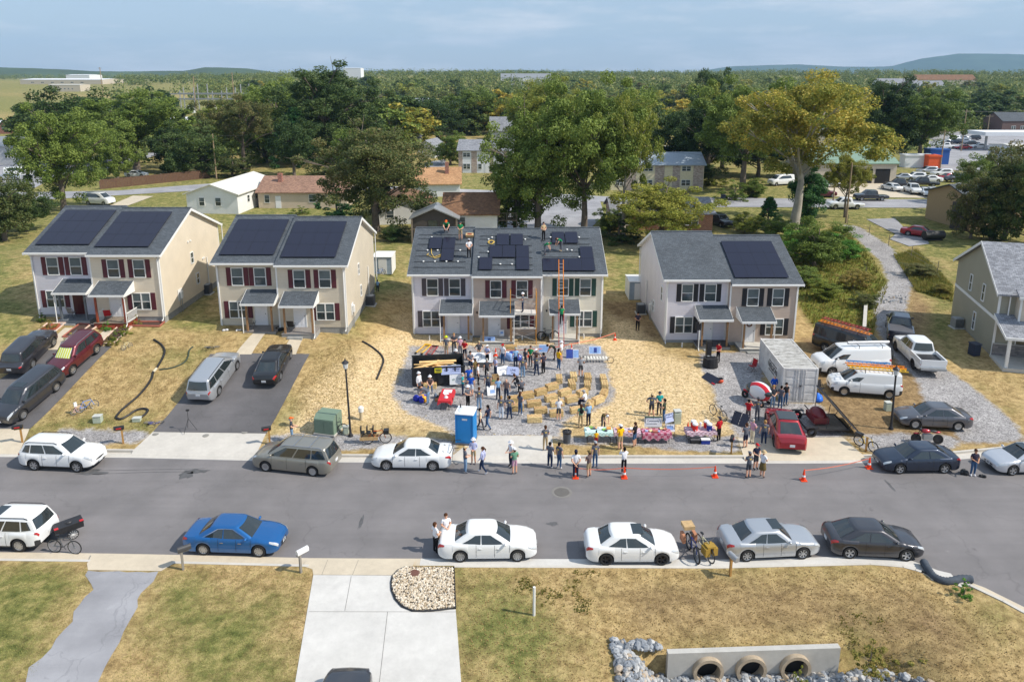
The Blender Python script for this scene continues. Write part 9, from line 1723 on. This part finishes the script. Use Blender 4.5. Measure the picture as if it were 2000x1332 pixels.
for a in [((1408,441),-75,'u',CHAR,'dark car nose-out in front of the orange brick bungalow'),((1797,462),-40,'s',REDP,'red coupe on the side driveway at the right'),((1648,408),180,'p',WHITEP,'white pickup standing on the rear street beside the pole'),((196,400),-15,'v',WHITEP,'white van at the head of the concrete driveway on the left'),((268,346),0,'s',WHITEP,'white car parked behind the wooden fence'),((40,345),20,'v',WHITEP,'white motorhome at the left warehouse yard'),((1312,300),0,'v',WHITEP,'white van above the shiny grey roof'),((1322,308),0,'p',WHITEP,'white pickup above the shiny grey roof'),((1523,362),200,'v',WHITEP,'white van behind the sycamore trunk'),
 ((1608,385),0,'u',MARP,'maroon vehicle at the left of the workshop yard'),((1622,366),5,'s',SILVP,'pale car at the left of the workshop bays'),((1698,392),180,'p',CHAR,'dark flatbed truck in the workshop yard'),((1782,378),-100,'p',WHITEP,'white truck first in the row of the workshop yard'),((1808,382),-105,'s',WHITEP,'second vehicle of the workshop row'),((1824,386),-105,'u',WHITEP,'third vehicle of the workshop row'),((1840,389),-105,'s',SILVP,'fourth vehicle of the workshop row'),((1857,393),-105,'s',CHAR,'dark fifth vehicle of the workshop row'),((1872,396),-105,'s',WHITEP,'last vehicle of the workshop row'),((1800,365),170,'p',BLKP,'black truck behind the workshop row'),((1755,368),170,'p',CHAR,'dark recovery truck beside the workshop'),
 ((1810,340),180,'u',SILVP,'silver vehicle in front of the white trailer'),((1838,345),180,'u',WHITEP,'white vehicle right of the orange container'),((1850,352),190,'s',REDP,'red car among the yard vehicles'),((1832,286),180,'s',WHITEP,'white car at the left of the car park'),((1846,291),180,'p',WHITEP,'white pickup in the front of the car park'),((1862,275),200,'u',WHITEP,'white vehicle in the middle of the car park'),((1864,282),180,'u',NAVYP,'navy vehicle in the middle of the car park'),((1880,274),170,'s',SILVP,'silver car in the back of the car park'),((1884,280),160,'s',SILVP,'silver car in the front right of the car park'),((1896,284),160,'s',CHAR,'dark car at the right of the car park'),((1960,310),0,'s',CHAR,'dark car under the fuel station canopy'),((1990,362),60,'v',WHITEP,'white van behind the right edge trees'),((1762,352),170,'s',SILVP,'silver car behind the recovery truck'),((1785,352),175,'u',WHITEP,'white vehicle behind the black truck'),((1815,356),175,'s',WHITEP,'white car beside the black truck'),((1870,356),185,'p',CHAR,'dark pickup at the right of the yard'),((1890,366),190,'s',WHITEP,'white car under the grey-green trees'),((1846,281),180,'s',SILVP,'silver car behind the front white pickup'),((1900,274),165,'u',CHAR,'dark vehicle at the back right of the car park'),((1912,290),170,'s',WHITEP,'white car nearest the canopy'),((1880,292),180,'s',REDP,'red car in the front of the car park'),((1930,318),10,'u',SILVP,'silver vehicle passing the corner shop'),((1740,372),100,'s',WHITEP,'white car beside the recovery truck'),((20,352),15,'s',SILVP,'silver car beside the motorhome'),((75,340),10,'s',WHITEP,'white car at the right of the motorhome'),((1975,395),60,'v',SILVP,'silver van behind the tan house')]: bgcar(*a)
p=G(1822,470);R_=thing('black_tank','black cylinder tank beside the red coupe','tank',(p[0],p[1],p[2]+.1),rz=.1);b=MB();b.tube([(-1.4,0,.7),(1.4,0,.7)],.6,14);b.build('barrel',BLACK,R_);b=MB();b.box(-1.2,1.2,-.4,.4,0,.12);b.build('cradle',DARKM,R_)
p=G(1412,392);R_=thing('wheelie_bin','dark wheelie bin at the far side of the rear street','bin',p);b=MB();b.box(-.35,.35,-.35,.35,0,1.0);b.build('body',MATS['bin_navy'],R_);b=MB();b.box(-.4,.4,-.4,.4,1.003,1.1);b.build('lid',MATS['bin_navy_lid'],R_)
# ================= CULVERT, RIPRAP, STONE BED =================
a,c=P(1302,1270,-.1),P(1636,1259,-.1);L=math.hypot(c[0]-a[0],c[1]-a[1]);R_=thing('culvert_headwall','concrete headwall with three round pipe mouths at the bottom right','headwall',(a[0],a[1],-.02),rz=math.atan2(c[1]-a[1],c[0]-a[0]))
HW=shade_conc('headwall_concrete',srgb((.72,.71,.69)),1.2);PIPE=M('pipe_concrete',srgb((.66,.60,.52)),.9,var=.2,vs=3)
cx=[P(x,1305,-.8)[0]-a[0] for x in (1381,1466,1554)];R0_=.64;RI=.5;zc=-.83;b=MB();n=20;y0=-.26
for i,x0 in enumerate([0]+cx):
    pass
xs_=[0]+[(cx[0]+cx[1])/2,(cx[1]+cx[2])/2]+[L]
for i in range(3):      # wall face round each pipe: quads from the circle to the panel edge
    xa,xb,m_=xs_[i],xs_[i+1],cx[i];z0_,z1_=-1.6,0;ring_,out_=[],[]
    for k in range(24):
        t_=2*math.pi*k/24;dx,dz=math.cos(t_),math.sin(t_);s=min(((xb-m_)/dx if dx > 1e-6 else 1e9),((xa-m_)/dx if dx < -1e-6 else 1e9),((z1_-zc)/dz if dz > 1e-6 else 1e9),((z0_-zc)/dz if dz < -1e-6 else 1e9));ring_.append((m_+R0_*dx,zc+R0_*dz));out_.append((m_+s*dx,zc+s*dz))
    b.add([(x,y0,z) for x,z in ring_]+[(x,y0,z) for x,z in out_],[(k,(k+1) % 24,24+(k+1) % 24,24+k) for k in range(24)])
    for cxn,czn in ((xa,z1_),(xb,z1_),(xa,z0_),(xb,z0_)): k=min(range(24),key=lambda q: -(((out_[q][0]-m_)*(cxn-m_)+(out_[q][1]-zc)*(czn-zc))/math.hypot(out_[q][0]-m_,out_[q][1]-zc)));ks=sorted(range(24),key=lambda q: math.hypot(out_[q][0]-cxn,out_[q][1]-czn))[:2];b.add([(cxn,y0,czn),(out_[ks[0]][0],y0,out_[ks[0]][1]),(out_[ks[1]][0],y0,out_[ks[1]][1])],[(0,1,2)])
b.quad((0,y0,0),(L,y0,0),(L,0,0),(0,0,0));b.quad((0,y0,-1.6),(0,y0,0),(0,0,0),(0,0,-1.6));b.quad((L,y0,-1.6),(L,y0,0),(L,0,0),(L,0,-1.6));b.quad((0,0,0),(L,0,0),(L,0,-1.6),(0,0,-1.6));b.build('wall',HW,R_)
for x in cx:
    b=MB();b.lathe([(R0_,.35),(R0_,0),(RI,0),(RI,.3),(RI*.98,.40)],28,'y',(x,y0-.22,zc));b.k=1;b.lathe([(RI*.98,.40),(0,.40)],20,'y',(x,y0-.22,zc));b.build('pipe',[PIPE,DKO],R_,50)  # black disc closes each pipe, painted shade in place of its depth
def rock(rng,s):
    b_=MB();b_.ell((0,0,0),(s,s*rng.uniform(.6,.9),s*rng.uniform(.45,.75)),6,4);q=[]
    for v in b_.v: n_=mnoise.noise(Vector(v)/s*1.3+Vector((rng.random()*9,)*3));q.append(tuple(c_*(1+.35*n_) for c_ in v))
    b_.v=q;return b_
def rocks(name,lb,cat,pts,mat,seed):
    rng=random.Random(seed);b_=MB()
    for x,y,z,s in pts:
        q=rock(rng,s);m_=Matrix.Translation((x,y,z)) @ Matrix.Rotation(rng.random()*6.3,4,'Z') @ Matrix.Rotation(rng.uniform(-.5,.5),4,'X');o_=len(b_.v);b_.v += [tuple(m_ @ Vector(v)) for v in q.v];b_.f += [[o_+i for i in f_] for f_ in q.f];b_.mi += [0]*len(q.f)
    o_=b_.build(name,mat);return tag(o_,lb,cat,kind='stuff')
def shade_rock(name,stops):
    t_=NT(name);g_=t_.n('ShaderNodeNewGeometry');c_=t_.ramp(g_.outputs['Random Per Island'],stops);c_=t_.mix(1,c_,t_.ramp(t_.noise(9,4),[(.3,(.75,)*3),(.7,(1.15,)*3)]),'MULTIPLY');t_.bump(t_.noise(25,3),.4,.02);return t_.fin(c_,.85)
rr=random.Random(8);pts=[];ang=R_.rotation_euler.z
for i in range(5200):
    x,y=rr.uniform(4.2,16.6),rr.uniform(23.4,26.9);wl=wall_y(x)
    if y > wl-.3 and 6.3 < x < 13.8: continue
    if y > wl-.3 and (x > 6.4 or y > 26.25): continue
    if x > 13.8 and (y-22)*.9 > 16.8-x+2.0: continue
    pts.append((x,y,hn(x,y)+rr.uniform(.02,.16),rr.choice((.06,.08,.1,.12,.15,.2))*rr.uniform(.8,1.2)))
rocks('riprap','loose blue-grey riprap rocks filling the ditch round the culvert','rocks',pts,shade_rock('riprap_rock',[(0,srgb((.42,.44,.47))),(.5,srgb((.60,.62,.65))),(.8,srgb((.74,.74,.74))),(1,srgb((.66,.58,.48)))]),3)
bed=wp([(x/3.333+500,1080+y/3.333) for x,y in [(882,240),(880,190),(890,150),(925,112),(965,94),(1288,96),(1298,360),(1200,372),(1100,380),(1020,378),(950,350),(905,300)]],.14)
sheet('stone_bed_base',bed,M('bed_soil',(.36,.31,.25),.9),.03,z12,flat=True);pts=[]
while len(pts) < 2100:
    x,y=rr.uniform(min(p[0] for p in bed),max(p[0] for p in bed)),rr.uniform(min(p[1] for p in bed),max(p[1] for p in bed))
    if inpoly(x,y,bed) and pdist(x,y,bed) > .05: pts.append((x,y,.19+rr.uniform(0,.04),rr.uniform(.035,.075)))
rocks('white_stones','bed of rounded cream stones beside the concrete driveway','stones',pts,shade_rock('cream_stone',[(0,srgb((.66,.58,.47))),(.4,srgb((.80,.74,.65))),(1,srgb((.90,.86,.80)))]),4)
b=MB();b.tube([(x,y,.17) for x,y in bed],.045,5,closed=True);tag(b.build('bed_edging',BLACK),'black plastic edging round the cream stone bed','edging')
p=P(810,1120,.2);b=MB();b.cyl((p[0],p[1],.2),.24,.06,16);tag(b.build('manhole_cover',M('rusty_lid',srgb((.42,.28,.24)),.8)),'rusty round lid among the cream stones','lid')
for x in (1826,1871): p=P(x,1141,.1)
rr=random.Random(6);pts=[(G(rr.uniform(1722,1770),rr.uniform(578,592))) for _ in range(40)];rocks('track_stones','row of loose stones across the gravel track','stones',[(p_[0],p_[1],p_[2]+.05,rr.uniform(.06,.16)) for p_ in pts],MATS['riprap_rock'],9)
b=MB();a,c=Vector(G(1687,650)),Vector(G(1690,605));d=(c-a).normalized();n_=Vector((-d.y,d.x,0))*.15;b.add([a-n_,a+n_,c+n_,c-n_]+[q+Vector((0,0,.6)) for q in (a-n_,a+n_,c+n_,c-n_)],[(0,1,5,4),(1,2,6,5),(2,3,7,6),(3,0,4,7),(4,5,6,7)]);tag(b.build('low_wall',CONC),'low concrete wall behind the black van','wall')
# ================= MOUNTAINS, CLOUDS, HAZE =================
def ridge_mesh(name,D,prof,mat):
    b_=MB();n=len(prof);v=[]
    for px_,py_ in prof: x,y,z=YP(px_,py_,D);v += [(x,y,z),(x*1.0,y-D*.05,z*.55),(x,y-D*.11,-5)]
    b_.add(v,[(3*i+k,3*i+k+1,3*i+k+4,3*i+k+3) for i in range(n-1) for k in (0,1)]);return struct(b_.build(name,mat,smooth=180))
def prof(kn,s=14,amp=1.3,seed=1): return [(x,interp(kn,x)+amp*mnoise.noise(Vector((x*.01,seed,0)))+.5*mnoise.noise(Vector((x*.05,seed,3)))) for x in range(-300,2301,s)]
HM_=M('hill_forest',srgb((.26,.33,.22)),.95,var=.3,vs=.004)
ridge_mesh('hills',2600,prof([(-300,128),(60,133),(180,140),(360,139),(400,132),(480,134),(560,145),(820,148),(880,139),(1000,146),(1200,156),(2300,156)]),HM_)
ridge_mesh('mountains',7800,prof([(-300,160),(880,152),(1000,137),(1100,140),(1240,140),(1340,143),(1430,130),(1560,126),(1640,131),(1740,131),(1800,115),(1870,105),(1960,106),(2300,116)],seed=4),HM_)
H_=MB();H_.box(-8900,8900,-150,8900,-4,420);t=NT('haze_air');t.t.nodes.remove(t.b);v=t.n('ShaderNodeVolumePrincipled');v.inputs['Color'].default_value=(.40,.66,1,1);v.inputs['Density'].default_value=8e-5;t.l(v.outputs[0],t.t.nodes['Material Output'].inputs['Volume'])
HZ=H_.build('haze',t.m);HZ['kind']='stuff';HZ['label']='pale blue air haze over the distance';HZ['category']='haze'
